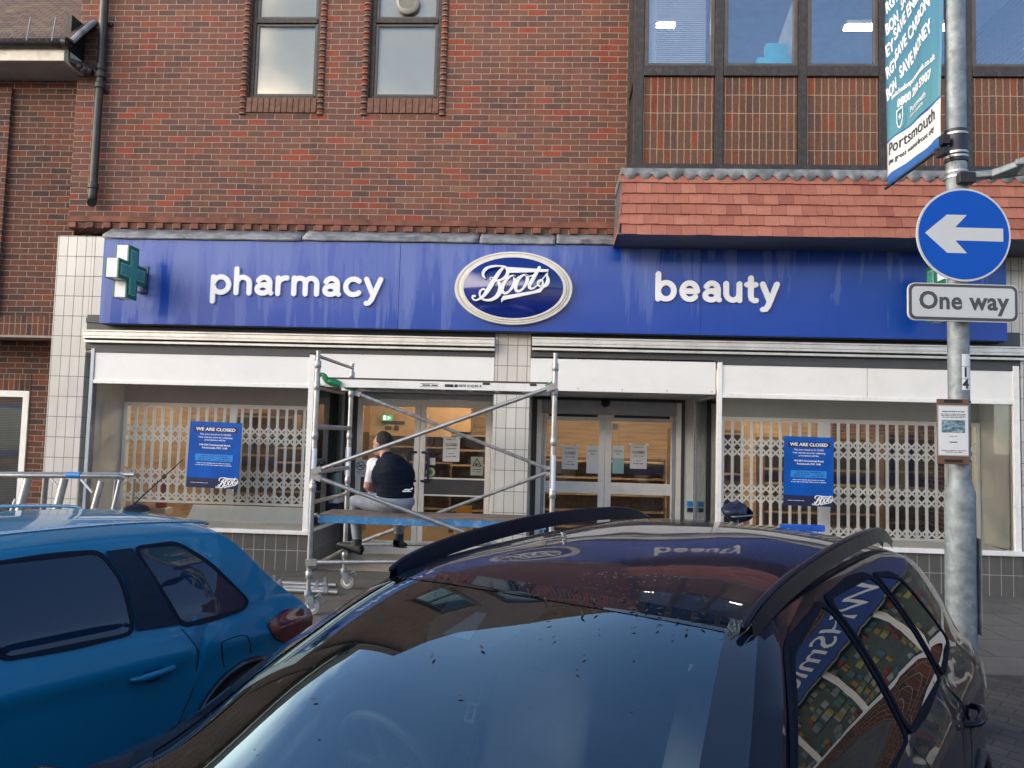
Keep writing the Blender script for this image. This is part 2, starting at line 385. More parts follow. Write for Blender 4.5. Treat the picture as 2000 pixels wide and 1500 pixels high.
# ================================================================= GROUND
def slabmat():
    mt = tilemat('pavement_slabs', (.135, .13, .122), (.05, .047, .043), .9, .6, rough=.7, gs=.006, var=.12, dirt=.6)
    return mt
def groundmat(name, kind):
    mt, n, l, p = nodes(name); g = pos(n)
    s = n.new('ShaderNodeSeparateXYZ'); l.new(g, s.inputs[0])
    def brk(vec, bw, rh, off, ms, c1, c2, mo):
        b = n.new('ShaderNodeTexBrick'); b.offset = off; l.new(vec, b.inputs['Vector']); b.inputs['Scale'].default_value = 1
        b.inputs['Color1'].default_value = (*c1, 1); b.inputs['Color2'].default_value = (*c2, 1); b.inputs['Mortar'].default_value = (*mo, 1)
        b.inputs['Mortar Size'].default_value = ms; b.inputs['Mortar Smooth'].default_value = .2; b.inputs['Brick Width'].default_value = bw; b.inputs['Row Height'].default_value = rh
        return b
    off = n.new('ShaderNodeVectorMath'); off.operation = 'ADD'; l.new(g, off.inputs[0]); off.inputs[1].default_value = (40, 40, 0)
    if kind == 'slab': b = brk(off.outputs[0], .9, .6, .5, .006, (.115, .112, .106), (.155, .15, .14), (.04, .037, .033))
    else:
        ro = n.new('ShaderNodeVectorRotate'); ro.inputs['Angle'].default_value = R(40) ; l.new(off.outputs[0], ro.inputs['Vector'])
        b = brk(ro.outputs[0], .2, .1, .5, .004, (.055, .051, .048), (.088, .078, .070), (.028, .026, .024))
    c = mixc(n, l, .8, b.outputs['Color'], ramp(n, l, noise(n, l, g, 1.3, 8, .68), [(.3, (.55, .54, .52)), (.7, (1.15, 1.12, 1.08))]), 'MULTIPLY')
    c = mixc(n, l, .5, c, ramp(n, l, noise(n, l, g, 60, 5, .7), [(.3, (.6, .6, .6)), (.7, (1.2, 1.2, 1.2))]), 'MULTIPLY')
    l.new(c, p.inputs['Base Color']); p.inputs['Roughness'].default_value = .75
    h = math_(n, l, 'ADD', math_(n, l, 'SUBTRACT', 1.0, b.outputs['Fac']), math_(n, l, 'MULTIPLY', noise(n, l, g, 90, 4), .3))
    l.new(bump(n, l, h, .006), p.inputs['Normal'])
    return mt
M['slab'] = groundmat('paving_slabs', 'slab'); M['blocks'] = groundmat('block_paving', 'block')
ROADZ = -0.21
g = MB(); g.box(-600, 600, -600, 600, -1.2, -1.0)
tag(g.build('ground', plain('bare_ground', (.08, .075, .07), .9)), kind='structure')
g = MB()
for (x0, x1) in ((-80, 80),):
    ys = [(-3.34, -.012), (-4.2, -.06), (-5.0, -.15), (-5.8, ROADZ), (-30, ROADZ)]
    for a, b in zip(ys, ys[1:]): g.quad((x0, a[0], a[1]), (x0, b[0], b[1]), (x1, b[0], b[1]), (x1, a[0], a[1]))
tag(g.build('road', M['blocks']), kind='structure')
g = MB(); g.box(-80, 80, -3.28, 0.14, -.4, 0)
tag(g.build('pavement', M['slab']), kind='structure')
g = MB(); g.box(-80, 80, -3.34, -3.283, -.4, .001)
tag(g.build('kerb', plain('kerb_stone', (.10, .097, .092), .8, dirt=(.08, .08, .07))), kind='structure')

# ================================================================= THE SHOP BUILDING
shop = thing('shop_building', (0, 0, 0), 'red brown brick pharmacy building with upstairs bay and white shop windows below', 'building')
RIGHT = 6.35
WX0 = aX(133, 434); ZS0 = aZ(193, 631); ZS1 = aZ(205, 465); TOP = 9.6
ZD = aZ(650, 452)                                   # underside of the brickwork above the sign
# upper brick wall with two openings
win = [(aX(487, 95), aX(624, 95)), (aX(722, 95), aX(861, 95))]; WZ0 = aZ(550, 190.8); WZ1 = WZ0+2.35
bayx0 = aX(1238, 160, -.7); DY = 1.5
mb = MB()
xs = [WX0, win[0][0], win[0][1], win[1][0], win[1][1], RIGHT]
for i in range(5):
    a, b = xs[i], xs[i+1]
    if i in (1, 3): mb.box(a, b, 0, .3, ZD, WZ0); mb.box(a, b, 0, .3, WZ1, TOP)
    elif i == 4: mb.box(a, bayx0+.1, 0, .3, ZD, TOP); mb.box(bayx0+.1, b+3, 0, .3, ZD, aZ(1400, 335, -.7)+.04)
    else: mb.box(a, b, 0, .3, ZD, TOP)
mb.build('wall', M['brick'], shop)
# return of the wall at its left end handled by the box. Bullnose brick jambs, soldier sills
for (a, b) in win:
    for (p, q) in ((a-.085, a-.002), (b+.002, b+.085)):
        jm = MB(); zz = WZ0-.23
        while zz < WZ1:
            cx = (p+q)/2; pr = [(-.041, .012), (-.041, -.012), (-.028, -.028), (.0, -.036), (.028, -.028), (.041, -.012), (.041, .012)]
            jm.prism([(x_, y_) for x_, y_ in pr], (cx, 0, zz+.004), X3, Y3, Z3, .066); zz += .075
        jm.build('jamb_brick', M['jamb'] if 'jamb' in M else M['brick_jamb'], shop, bevel=.006)
    sb = MB(); nb = int((b-a+.0)/.075); wdt = (b-a)/nb
    for k in range(nb):
        x_ = a+k*wdt+.004
        sb.add([(x_, -.012, WZ0-.005), (x_+wdt-.008, -.012, WZ0-.005), (x_+wdt-.008, -.03, WZ0-.20), (x_, -.03, WZ0-.20), (x_, .05, WZ0-.005), (x_+wdt-.008, .05, WZ0-.005), (x_+wdt-.008, .05, WZ0-.21), (x_, .05, WZ0-.21)],
               [(0, 1, 2, 3), (7, 6, 5, 4), (0, 4, 5, 1), (3, 2, 6, 7), (0, 3, 7, 4), (1, 5, 6, 2)])
    mt = plain('sill_brick', (.16, .08, .055), .85, var=.3, vscale=20, bumpd=.002)
    sb.build('window_sill', mt, shop, bevel=.005)
    f = MB(); fy = .06
    f.box(a, a+.055, fy, fy+.08, WZ0, WZ1); f.box(b-.055, b, fy, fy+.08, WZ0, WZ1)
    f.box(a+.055, b-.055, fy-.02, fy+.08, WZ0-.0, WZ0+.05); zt = WZ0+1.0
    f.box(a+.055, b-.055, fy-.012, fy+.08, zt, zt+.06); f.box(a+.055, b-.055, fy, fy+.08, WZ1-.05, WZ1)
    # casement inside
    for (z0, z1) in ((WZ0+.05, zt), (zt+.06, WZ1-.05)):
        f.box(a+.055, a+.09, fy+.015, fy+.06, z0, z1, 1); f.box(b-.09, b-.055, fy+.015, fy+.06, z0, z1, 1)
        f.box(a+.09, b-.09, fy+.015, fy+.06, z0, z0+.035, 1); f.box(a+.09, b-.09, fy+.015, fy+.06, z1-.035, z1, 1)
    fo = f.build('window', [M['wood_dark'], M['brown_frame']], shop, bevel=.004)
    p = MB(); p.box(a+.088, b-.088, fy+.03, fy+.036, WZ0+.083, zt-.033); p.box(a+.088, b-.088, fy+.03, fy+.036, zt+.093, WZ1-.083)
    p.build('pane', M['filmglass'], fo)
    p = MB(); p.box(a+.06, b-.06, fy+.075, fy+.078, WZ0+.05, WZ1-.04)
    p.build('blind', plain('frosted_blind', (.78, .77, .72), .6, var=.02), fo)
    if a > -3:
        p = MB(); c = at(797, 6, fy); p.lathe((c.x, fy+.03, c.z), (0, -1, 0), [(.15, 0), (.15, .05), (.13, .07), (.105, .075), (.105, .03)], 28)
        for k in range(-4, 5):
            h = math.sqrt(max(0, .105**2-(k*.023)**2))
            p.box(c.x+k*.023-.003, c.x+k*.023+.003, fy-.035, fy-.03, c.z-h, c.z+h); p.box(c.x-h, c.x+h, fy-.034, fy-.029, c.z+k*.023-.003, c.z+k*.023+.003)
        p.build('extractor_vent', plain('vent_plastic', (.32, .30, .27), .5), fo, smooth='auto')
# projecting dentil course
mb = MB(); mb.box(WX0, bayx0-.12, -.035, -.002, ZD+.075, ZD+.147)
x_ = WX0+.02
while x_ < bayx0-.2: mb.box(x_, x_+.10, -.034, -.002, ZD+.002, ZD+.070); x_ += .225
mb.build('dentil_course', plain('dentil_brick', (.19, .075, .05), .85, var=.45, vscale=5, bumpd=.003, bscale=40), shop, bevel=.004)
# lead flashing
mb = MB(); fx0, fx1 = aX(220, 465), bayx0-.05
SZT = aZ(205, 465, -.2)
for (a, b, dz) in ((fx0, aX(600, 470), 0), (aX(602, 470), aX(938, 470), .006), (aX(940, 470), aX(1085, 470), .0), (aX(1087, 470), fx1, .008)):
    mb.grid(lambda i, j: (a+(b-a)*i, -.006-.215*j-.0015*math.sin(i*23+j*5), ZD-.004+dz-(ZD-SZT-.045)*j+.0012*math.sin(i*37)), 24, 2)
    mb.grid(lambda i, j: (a+(b-a)*i, -.2215-.002*j-.0015*math.sin(i*23+5), SZT+.041+dz-.045*j-.004*abs(math.sin(i*9))*j+.0012*math.sin(i*37)), 24, 1)
mb.build('lead_flashing', M['lead'], shop, smooth=True, solid=.003)

# ---- bay window upstairs
BY = -.7; bz0 = aZ(1400, 330, BY); bzp = aZ(1400, 148, BY); bzw = aZ(1400, 130, BY)
mx = [bayx0+.06, aX(1404.5, 160, BY), aX(1567.5, 160, BY), aX(1725, 160, BY), aX(1890, 160, BY), aX(2052, 160, BY), aX(2214, 160, BY), aX(2376, 160, BY)]
bend = mx[-1]
bay = MB()
bay.box(bayx0, bayx0+.11, BY-.01, BY+.12, bz0+.05, TOP); bay.box(bayx0-.01, bayx0+.05, -.09, -.002, bz0+.05, TOP)
for x_ in mx[1:]: bay.box(x_-.048, x_+.048, BY-.01, BY+.10, bz0+.05, TOP)
bay.box(bayx0-.03, bend+.06, BY-.03, BY+.1, bz0-.03, bz0+.05); bay.box(bayx0-.03, bayx0+.08, BY+.1, -.002, bz0-.03, bz0+.05)
for i in range(len(mx)-1): bay.box(mx[i]+.05, mx[i+1]-.05, BY-.02, BY+.09, bzp-.005, bzw+.005)
bay.box(bayx0, bayx0+.07, BY+.12, -.09, bzp-.03, bzw+.03); bay.box(bayx0+.02, bayx0+.05, BY+.12, -.09, bz0+.05, bzp-.03)
bay.box(bayx0, bend+.06, BY, 0, TOP, TOP+.1)
bay_o = bay.build('bay_window', M['wood_dark'], shop, bevel=.004)
for i in range(len(mx)-1):
    a, b = mx[i]+.05, mx[i+1]-.05
    if i == 0: a = mx[0]+.052
    q = MB(); q.box(a+.004, b-.004, BY+.018, BY+.1, bz0+.05, bzp-.008); q.build('brick_panel', M['brick_panel'], bay_o)
    q = MB(); z0, z1 = bzw+.007, TOP-.3; t = .05
    q.box(a+.002, a+t, BY+.0, BY+.06, z0, z1); q.box(b-t, b-.002, BY+.0, BY+.06, z0, z1); q.box(a+t, b-t, BY, BY+.06, z0, z0+.035); q.box(a+t, b-t, BY, BY+.06, z1-t, z1)
    q.build('casement', M['brown_frame'], bay_o, bevel=.006)
    q = MB(); q.box(a+t-.01, b-t+.01, BY+.03, BY+.034, z0+.03, z1-t+.01); q.build('pane', M['upglass'], bay_o)
q = MB(); q.box(bayx0+.03, bayx0+.034, BY+.12, -.09, bzw+.03, TOP-.1); q.build('side_pane', M['upglass'], bay_o)
# tile hung skirt: individual clay tiles, each a little off
sk = MB(); rows = 6; zt_, zb_ = bz0-.045, aZ(1400, 458, BY-.14); x0s = bayx0-.12
for r_ in range(rows):
    z1 = zt_-(zt_-zb_)*r_/rows; z0 = zt_-(zt_-zb_)*(r_+1)/rows-.012
    y1 = BY-.035-.10*(r_/rows)**1.3; y0 = BY-.045-.10*((r_+1)/rows)**1.3
    x_ = x0s+(0 if r_ % 2 else -.083)
    while x_ < bend+.1:
        a, b = max(x_, x0s-.02), x_+.162; j = random.uniform(-.004, .004); k = random.uniform(-.003, .003)
        if b-a > .03:
            sk.add([(a, y0-.012+k, z0+j), (b, y0-.012-k, z0+j), (b, y1, z1), (a, y1, z1), (a, y0+.004, z0+j), (b, y0+.004, z0+j), (b, y1+.012, z1), (a, y1+.012, z1)],
                   [(0, 1, 2, 3), (7, 6, 5, 4), (0, 4, 5, 1), (3, 2, 6, 7), (0, 3, 7, 4), (1, 5, 6, 2)])
        x_ += .165
    y_ = y0-.012+.02
    xf1 = x0s+.02-.06*(r_/rows); xf0 = x0s+.012-.06*((r_+1)/rows)
    while y_ < -.02:
        b = min(y_+.162, -.005)
        sk.add([(xf0, y_, z0), (xf0, b, z0), (xf1, b, z1), (xf1, y_, z1), (xf0+.014, y_, z0), (xf0+.014, b, z0), (xf1+.014, b, z1), (xf1+.014, y_, z1)],
               [(0, 3, 2, 1), (4, 5, 6, 7), (0, 1, 5, 4), (3, 7, 6, 2), (0, 4, 7, 3), (1, 2, 6, 5)])
        y_ += .165
def claytile():
    mt, n, l, p = nodes('clay_tile'); gg = n.new('ShaderNodeNewGeometry')
    c = ramp(n, l, gg.outputs['Random Per Island'], [(0, (.30, .10, .072)), (.2, (.37, .135, .092)), (.75, (.41, .155, .105)), (1, (.45, .18, .125))])
    c = mixc(n, l, .5, c, ramp(n, l, noise(n, l, gg.outputs['Position'], 12, 7, .7), [(.3, (.7, .66, .66)), (.7, (1.1, 1.1, 1.1))]), 'MULTIPLY')
    l.new(c, p.inputs['Base Color']); p.inputs['Roughness'].default_value = .8
    l.new(bump(n, l, noise(n, l, gg.outputs['Position'], 60, 4), .003), p.inputs['Normal']); return mt
sk.build('tile_skirt', claytile(), bay_o)
q = MB()
q.add([(x0s, BY-.01, zt_), (bend+.1, BY-.01, zt_), (bend+.1, BY-.10, zb_+.01), (x0s-.04, BY-.10, zb_+.01), (x0s-.04, 0, zb_+.01), (x0s, 0, zt_)], [(0, 1, 2, 3), (0, 3, 4, 5)])
q.box(x0s-.045, bend+.1, BY-.135, -.003, zb_-.012, zb_+.006)
q.build('soffit_board', M['soffit'], bay_o)
# scalloped lead apron
q = MB(); prof = []
x_ = x0s-.01; P_ = []; per = .165
zl1 = bz0-.02; zl0 = aZ(1400, 343, BY-.04); dip = .058
xx = x_
bot = []
while xx < bend+.1:
    for k in range(9):
        t = k/9; 
        if t < .18: d = 0
        else: d = math.sin((t-.18)/.82*PI)**.7
        bot.append((xx+t*per, zl0-dip*d))
    xx += per*(1+random.uniform(-.06, .06))
for i in range(len(bot)-1):
    a, b = bot[i], bot[i+1]; wob = lambda x: .004*math.sin(x*31)
    ya = BY-.062-wob(a[0]); yb = BY-.062-wob(b[0])
    q.add([(a[0], ya, a[1]), (b[0], yb, b[1]), (b[0], BY-.050, zl1), (a[0], BY-.050, zl1), (a[0], BY-.031, zl1+.012), (b[0], BY-.031, zl1+.012)], [(0, 1, 2, 3), (3, 2, 5, 4)])
q.box(x_-.004, x_, BY-.06, -.004, zl0-.03, zl1)
q.build('lead_apron', M['lead'], bay_o, smooth=True, solid=.003)
# the lit office behind the bay
q = MB(); ix0, ix1 = bayx0+.06, bend
q.quad((ix0, 4, bz0), (ix1, 4, bz0), (ix1, 4, TOP), (ix0, 4, TOP)); q.quad((ix0, -.55, bz0+.02), (ix1, -.55, bz0+.02), (ix1, 4, bz0+.02), (ix0, 4, bz0+.02))
q.quad((ix0, .31, bz0), (ix0, 4, bz0), (ix0, 4, TOP), (ix0, .31, TOP)); q.quad((ix1, .31, bz0), (ix1, 4, bz0), (ix1, 4, TOP), (ix1, .31, TOP))
q.quad((ix0, -.55, 8.1), (ix1, -.55, 8.1), (ix1, 4, 8.1), (ix0, 4, 8.1)); q.build('office_interior', plain('office_wall', (.46, .50, .60), .8), shop)

# roof slab to close the building, side walls
q = MB(); q.box(WX0, bend, 0, 11, TOP, TOP+.2); q.box(WX0, WX0+.12, .3, 11, 0, TOP); q.box(bend-.25, bend, .3, 11, 0, TOP); q.box(WX0, bend, 11, 11.25, 0, TOP)
q.build('rear_shell', M['brick'], shop)
# upper floor slab
q = MB(); q.box(WX0+.26, bend-.26, .31, 10.9, ZS0+.25, ZS0+.5); q.build('floor_slab', M['int_grey'], shop)

# ---- ground floor: pillars
PLX0, PLX1 = aX(116, 461), aX(205, 465)
SHX0 = aX(171, 650); SHX1 = aX(968, 657); SH2X0 = aX(1037, 659); SH2X1 = aX(1990, 683)
HZ = aZ(390, 683)
q = MB(); q.box(PLX0, SHX0, -.02, .35, 0, aZ(116, 461)); q.build('tiled_pillar', M['tile_wall'], shop)
q = MB(); q.box(SHX0+.001, PLX1+.1, -.018, .35, ZS0-.02, aZ(116, 461)-.001); q.build('tiled_pillar', M['tile_wall'], shop)
q = MB(); q.box(SHX1, SH2X0, -.02, DY+.05, 0, ZS0+.2); q.build('tiled_pillar', M['tile_wall'], shop)
q = MB(); q.box(SH2X1+.003, SH2X1+.9, -.02, .35, 0, ZS1+.5); q.box(aX(1960, 560), SH2X1, -.016, .3, ZS0+.02, ZS1+.48); q.build('tiled_pillar', M['tile_wall'], shop)
q = MB(); q.box(SH2X1+.905, RIGHT, -.0, .3, 0, ZD); q.build('wall', M['brick'], shop)
# black recess band with shutter housings
q = MB(); q.box(SHX0, SHX1-.001, -.028, .3, HZ-.02, ZS0+.1); q.box(SH2X0+.001, SH2X1, -.028, .3, HZ-.02, ZS0+.1)
q.box(SHX0, PLX1+.05, -.05, -.029, ZS0-.0, ZS0+.06)
q.build('shutter_recess', M['dark_grey'], shop)
def shut(x0, x1, za):
    s_ = MB(); s_.box(x0+.02, x1, -.13, -.03, za-.105, za+.0); s_.box(x0+.02, x1, -.145, -.131, za-.022, za-.002); s_.box(x0+.02, x1, -.137, -.131, za-.075, za-.060)
    s_.box(x0+.02, x1, -.10, -.03, za-.155, za-.125); s_.box(x0+.02, x1, -.085, -.03, za-.12, za-.108, 1)
    s_.build('shutter_housing', [M['alu'], M['black']], shop, bevel=.003)
shut(SHX0, SHX1, aZ(400, 648, -.13)); shut(SH2X0, SH2X1+.02, aZ(1300, 663, -.13))

# ---- left display window
def frame_bar(mb, *a, mi=0): mb.box(*a, mi)
W1X0, W1X1 = aX(172, 850), aX(611, 860); W1T, W1H, W1S = aZ(390, 690), aZ(390, 748), aZ(500, 1033)
q = MB()
q.box(W1X0, W1X0+.045, -.045, .05, W1S, W1T+.03, 1); q.box(W1X1-.07, W1X1, -.045, .03, W1S, W1T+.01)
q.box(W1X0+.045, W1X1-.07, -.03, .04, W1H, W1T-.02, 2); q.box(W1X0+.045, W1X1-.07, -.04, .04, W1T-.02, W1T+.03, 3)
q.box(W1X0+.045, W1X1-.07, -.043, .04, W1H-.035, W1H+.012); q.box(W1X0-.01, W1X1+.01, -.075, .05, W1S-.045, W1S)
q.box(W1X1-.06, W1X1-.001, .03, DY, W1S-.04, W1S+.005); q.box(W1X1-.05, W1X1-.01, DY-.07, DY-.01, W1S, W1H+.1, 1); q.box(W1X1-.05, W1X1-.005, .03, DY-.07, W1H-.03, W1H+.0)
w1 = q.build('display_window', [M['white_frame'], M['blueframe'], M['white_panel'], M['dark_grey']], shop, bevel=.003)
q = MB(); q.box(W1X0+.03, W1X1-.06, -.005, .005, W1S, W1H); q.build('pane', M['shopglass'], w1)
q = MB(); q.box(W1X1-.038, W1X1-.028, .03, DY-.06, W1S, W1H-.02); q.build('pane', M['shopglass'], w1)
q = MB(); q.box(PLX0+.3, W1X1-.005, -.02, .05, 0, W1S-.047); q.box(W1X1-.2, W1X1-.005, .05, DY, 0, W1S-.047); q.build('tiled_plinth', M['tile_plinth'], shop)
# its display bed, side walls and ceiling
GY = .68
q = MB()
q.quad((W1X0, .05, W1S-.02), (W1X1-.06, .05, W1S-.02), (W1X1-.06, GY, W1S+.03), (W1X0, GY, W1S+.03))
q.quad((W1X0+.05, .05, W1S), (W1X0+.05, GY+.2, W1S), (W1X0+.05, GY+.2, W1T), (W1X0+.05, .05, W1T))
q.quad((W1X0, .05, W1T-.1), (W1X1, .05, W1T-.1), (W1X1, 2, W1T-.1), (W1X0, 2, W1T-.1), 1)
W1G0, W1G1, W1GT = aX(245, 900, GY), W1X1-.09, aZ(400, 796, GY)
q.box(W1X0+.05, W1X1-.07, GY+.02, GY+.08, W1GT+.03, W1T, 1); q.box(W1X1-.09, W1X1-.075, GY+.085, DY-.1, W1S, W1GT+.2); q.box(W1X0+.05, W1G0-.03, GY+.02, GY+.08, W1S, W1GT+.03)
q.add([(aX(360, 1000, .5), .55, W1S+.001), (W1X1-.12, .55, W1S+.001), (W1X1-.12, .75, W1S+.2), (aX(360, 1000, .5), .75, W1S+.2)], [(0, 1, 2, 3)])
q.build('display_interior', [M['int_white'], M['int_grey']], shop)
# ---- right display window
W2X0, W2X1 = aX(1399, 860), aX(1989, 900); W2T, W2H, W2S = aZ(1690, 716), aZ(1690, 777), aZ(1690, 1066)
q = MB()
q.box(W2X0, W2X0+.055, -.045, .03, W2S, W2T+.01); q.box(W2X1-.07, W2X1, -.045, .05, W2S, W2T+.04); q.box(W2X0+.055, W2X1-.07, -.043, .04, W2H-.04, W2H+.01)
xm = aX(1692, 740); q.box(W2X0+.055, xm-.003, -.03, .04, W2H, W2T-.02, 2); q.box(xm+.003, W2X1-.07, -.03, .04, W2H, W2T-.02, 2); q.box(W2X0+.055, W2X1-.07, -.04, .04, W2T-.02, W2T+.04, 3)
q.box(W2X0-.01, W2X1+.01, -.075, .05, W2S-.055, W2S); q.box(W2X0+.001, W2X0+.06, .03, DY, W2S-.05, W2S+.005)
q.box(W2X0+.005, W2X0+.05, DY-.07, DY-.01, W2S, W2H+.1, 1); q.box(W2X0+.005, W2X0+.05, .03, DY-.07, W2H-.03, W2H)
w2 = q.build('display_window', [M['white_frame'], M['blueframe'], M['white_panel'], M['dark_grey']], shop, bevel=.003)
q = MB(); q.box(W2X0+.05, W2X1-.06, -.005, .005, W2S, W2H); q.build('pane', M['shopglass'], w2)
q = MB(); q.box(W2X0+.022, W2X0+.030, .03, DY-.06, W2S, W2H-.02); q.build('pane', M['shopglass'], w2)
q = MB(); q.box(W2X0+.005, W2X1+.1, -.02, .05, 0, W2S-.057); q.box(W2X0+.005, W2X0+.2, .05, DY, 0, W2S-.057); q.build('tiled_plinth', M['tile_plinth'], shop)
W2G0, W2G1, W2GT = W2X0+.1, aX(1905, 900, GY), aZ(1600, 826, GY)
q = MB()
q.quad((W2X0+.06, .05, W2S-.02), (W2X1-.06, .05, W2S-.02), (W2X1-.06, GY, W2S+.0), (W2X0+.06, GY, W2S+.0))
q.quad((W2X1-.08, .05, W2S), (W2X1-.08, GY+.2, W2S), (W2X1-.08, GY+.2, W2T), (W2X1-.08, .05, W2T))
q.quad((W2X0, .05, W2T-.1), (W2X1, .05, W2T-.1), (W2X1, 2, W2T-.1), (W2X0, 2, W2T-.1), 1)
q.box(W2X0+.07, W2X1-.07, GY+.02, GY+.08, W2GT+.03, W2T, 1); q.box(W2X0+.075, W2X0+.09, GY+.085, DY+.05, W2S, W2GT+.2); q.box(W2G1+.03, W2X1-.08, GY+.02, GY+.08, W2S, W2GT+.03)
q.build('display_interior', [M['int_white'], M['int_grey']], shop)

# ---- header panels over the two doorways
H1B = aZ(800, 757); H1T = aZ(800, 694); H2B, H2T = aZ(1240, 767), aZ(1240, 701)
q = MB(); q.box(W1X1+.012, SHX1-.004, -.028, .03, H1B, H1T); q.box(SH2X0+.004, W2X0-.02, -.028, .03, H2B, H2T)
for (xa, xb, z) in ((W1X1+.05, SHX1-.04, H1B+.03), (SH2X0+.05, W2X0-.06, H2B+.03)):
    for k in range(5):
        for zz in (z, z+.36): q.lathe((xa+(xb-xa)*k/4, -.028, zz), (0, -1, 0), [(.007, 0), (.006, .004)], 10, 1)
q.build('header_panel', [M['white_panel'], M['ink']], shop, bevel=.002)
q = MB(); q.box(W1X1, SHX1-.001, .03, DY+.1, H1B+.004, H1B+.04); q.box(SH2X0+.001, W2X0, .03, DY+.1, H2B+.004, H2B+.04)
q.box(W1X1-.005, W2X0+.1, .03, DY+.1, H1T+.001, H1T+.03); q.build('lobby_soffit', plain('lobby_soffit', (.50, .51, .53), .6), shop)
q = MB(); q.box(W1X1-.004, W2X0+.004, .145, DY+.1, -.3, .006); q.build('lobby_floor', M['tile_floor'], shop)

# ---- manual double door (left) and sliding door (right)
DT = H1B; DW = MB(); d0, d1 = aX(693, 850, DY), SHX1
DW.box(W1X1-.05, d0-.06, DY-.02, DY+.05, 0, DT); DW.box(d0-.058, d0+.03, DY-.03, DY+.06, 0, DT); DW.box(d1-.13, d1-.002, DY-.03, DY+.06, 0, DT, 1)
DW.box(d0+.03, d1-.13, DY-.028, DY+.06, 2.17, DT-.0, 2)
DW.build('door_frame', [M['dark_grey'], M['alu_door'], M['blueframe']], shop, bevel=.004)
dl = [(d0+.035, aX(820, 870, DY)-.004), (aX(820, 870, DY)+.004, d1-.135)]
for k, (a, b) in enumerate(dl):
    q = MB(); s_ = .075; top = 2.165
    for (xa, xb) in ((a, a+s_), (b-s_, b)): q.box(xa, xb, DY-.02, DY+.03, .02, top)
    q.box(a+s_, b-s_, DY-.018, DY+.028, top-.10, top); q.box(a+s_, b-s_, DY-.018, DY+.028, .02, .20)
    zm0, zm1 = aZ(885, 967, DY), aZ(885, 936, DY)
    q.box(a+s_, b-s_, DY-.016, DY+.026, zm0, zm1, 1); q.box(a+s_, b-s_, DY-.021, DY-.015, zm0-.018, zm0+.004); q.box(a+s_, b-s_, DY-.021, DY-.015, zm1-.004, zm1+.018)
    do = q.build('door', [M['alu_door'], M['dark_grey']], shop, bevel=.003)
    q = MB(); q.box(a+s_-.01, b-s_+.01, DY+.0, DY+.006, .19, zm0); q.box(a+s_-.01, b-s_+.01, DY, DY+.006, zm1, top-.09); q.build('pane', M['shopglass'], do)
    hx = (b-.035) if k == 0 else (a+.035); sx = -1 if k == 0 else 1
    zh0, zh1 = aZ(830, 940, DY-.08), aZ(830, 884, DY-.08)
    q = MB(); q.sweep(spl([(hx, DY-.02, zh1), (hx+sx*.05, DY-.06, zh1+.0), (hx+sx*.10, DY-.075, zh1-.035), (hx+sx*.10, DY-.075, (zh0+zh1)/2), (hx+sx*.10, DY-.075, zh0+.035), (hx+sx*.05, DY-.06, zh0), (hx, DY-.02, zh0)], 5), .017, 10)
    q.build('handle', M['navy'], do, smooth='auto')
# automatic door
a0, a1 = aX(1047, 900, DY), aX(1329, 900, DY); q = MB(); AT = aZ(1190, 784, DY)
q.box(SH2X0, a0-.001, DY-.03, DY+.05, 0, H2B, 1); q.box(a0, a0+.07, DY-.05, DY+.05, 0, AT); q.box(a0+.075, a0+.11, DY-.03, DY+.05, 0, AT-.2, 2); q.box(a1-.07, a1, DY-.05, DY+.05, 0, AT); q.box(a1-.11, a1-.075, DY-.03, DY+.05, 0, AT-.2, 2)
q.box(a1+.001, a1+.05, DY-.03, DY+.05, 0, H2B, 1); q.box(a1+.051, W2X0-.001, DY-.01, DY+.03, 0, H2B, 5); q.box(a0, a1, DY-.04, DY+.06, AT+.001, H2B, 1); q.box(a0+.07, a1-.07, DY-.09, DY+.05, AT-.19, AT, 3)
c = at(1183, 787, DY-.1); q.lathe((c.x, DY-.09, c.z), (0, -1, 0), [(.06, 0), (.06, .02), (.04, .05), (.01, .06)], 20, 4)
q.build('door_frame', [M['alu_door'], M['dark_grey'], M['blueframe'], plain('operator_cover', (.30, .31, .33),   .4, metal=.3), M['black'], M['int_white']], shop, bevel=.003)
mid = aX(1181, 900, DY); top = AT-.2
for (a, b) in ((a0+.115, mid-.003), (mid+.003, a1-.115)):
    q = MB(); s_ = .085
    q.box(a, a+s_ if a > mid else a+.02, DY-.02, DY+.03, .02, top); q.box(b-.02 if a > mid else b-s_, b, DY-.02, DY+.03, .02, top)
    xa = a+s_ if a > mid else a+.02; xb = b-.02 if a > mid else b-s_
    zt1 = aZ(1240, 824, DY); zm1, zm0 = aZ(1240, 944, DY), aZ(1240, 966, DY)
    q.box(xa, xb, DY-.018, DY+.028, zt1, top); q.box(xa, xb, DY-.018, DY+.028, zm0, zm1); q.box(xa, xb, DY-.018, DY+.028, .02, .16)
    q.box(xa+.03, xb-.02, DY-.026, DY-.0185, zt1+.05, zt1+.105, 1)
    for k in range(2): q.lathe((xa+.3*(xb-xa)+k*.45*(xb-xa), DY-.018, top-.012), (0, -1, 0), [(.011, 0), (.010, .006)], 10, 1)
    do = q.build('sliding_door', [M['white_frame'], M['black']], shop, bevel=.003)
    q = MB(); q.box(xa-.01, xb+.01, DY, DY+.006, zm1, zt1); q.box(xa-.01, xb+.01, DY, DY+.006, .15, zm0); q.build('pane', M['shopglass'], do)

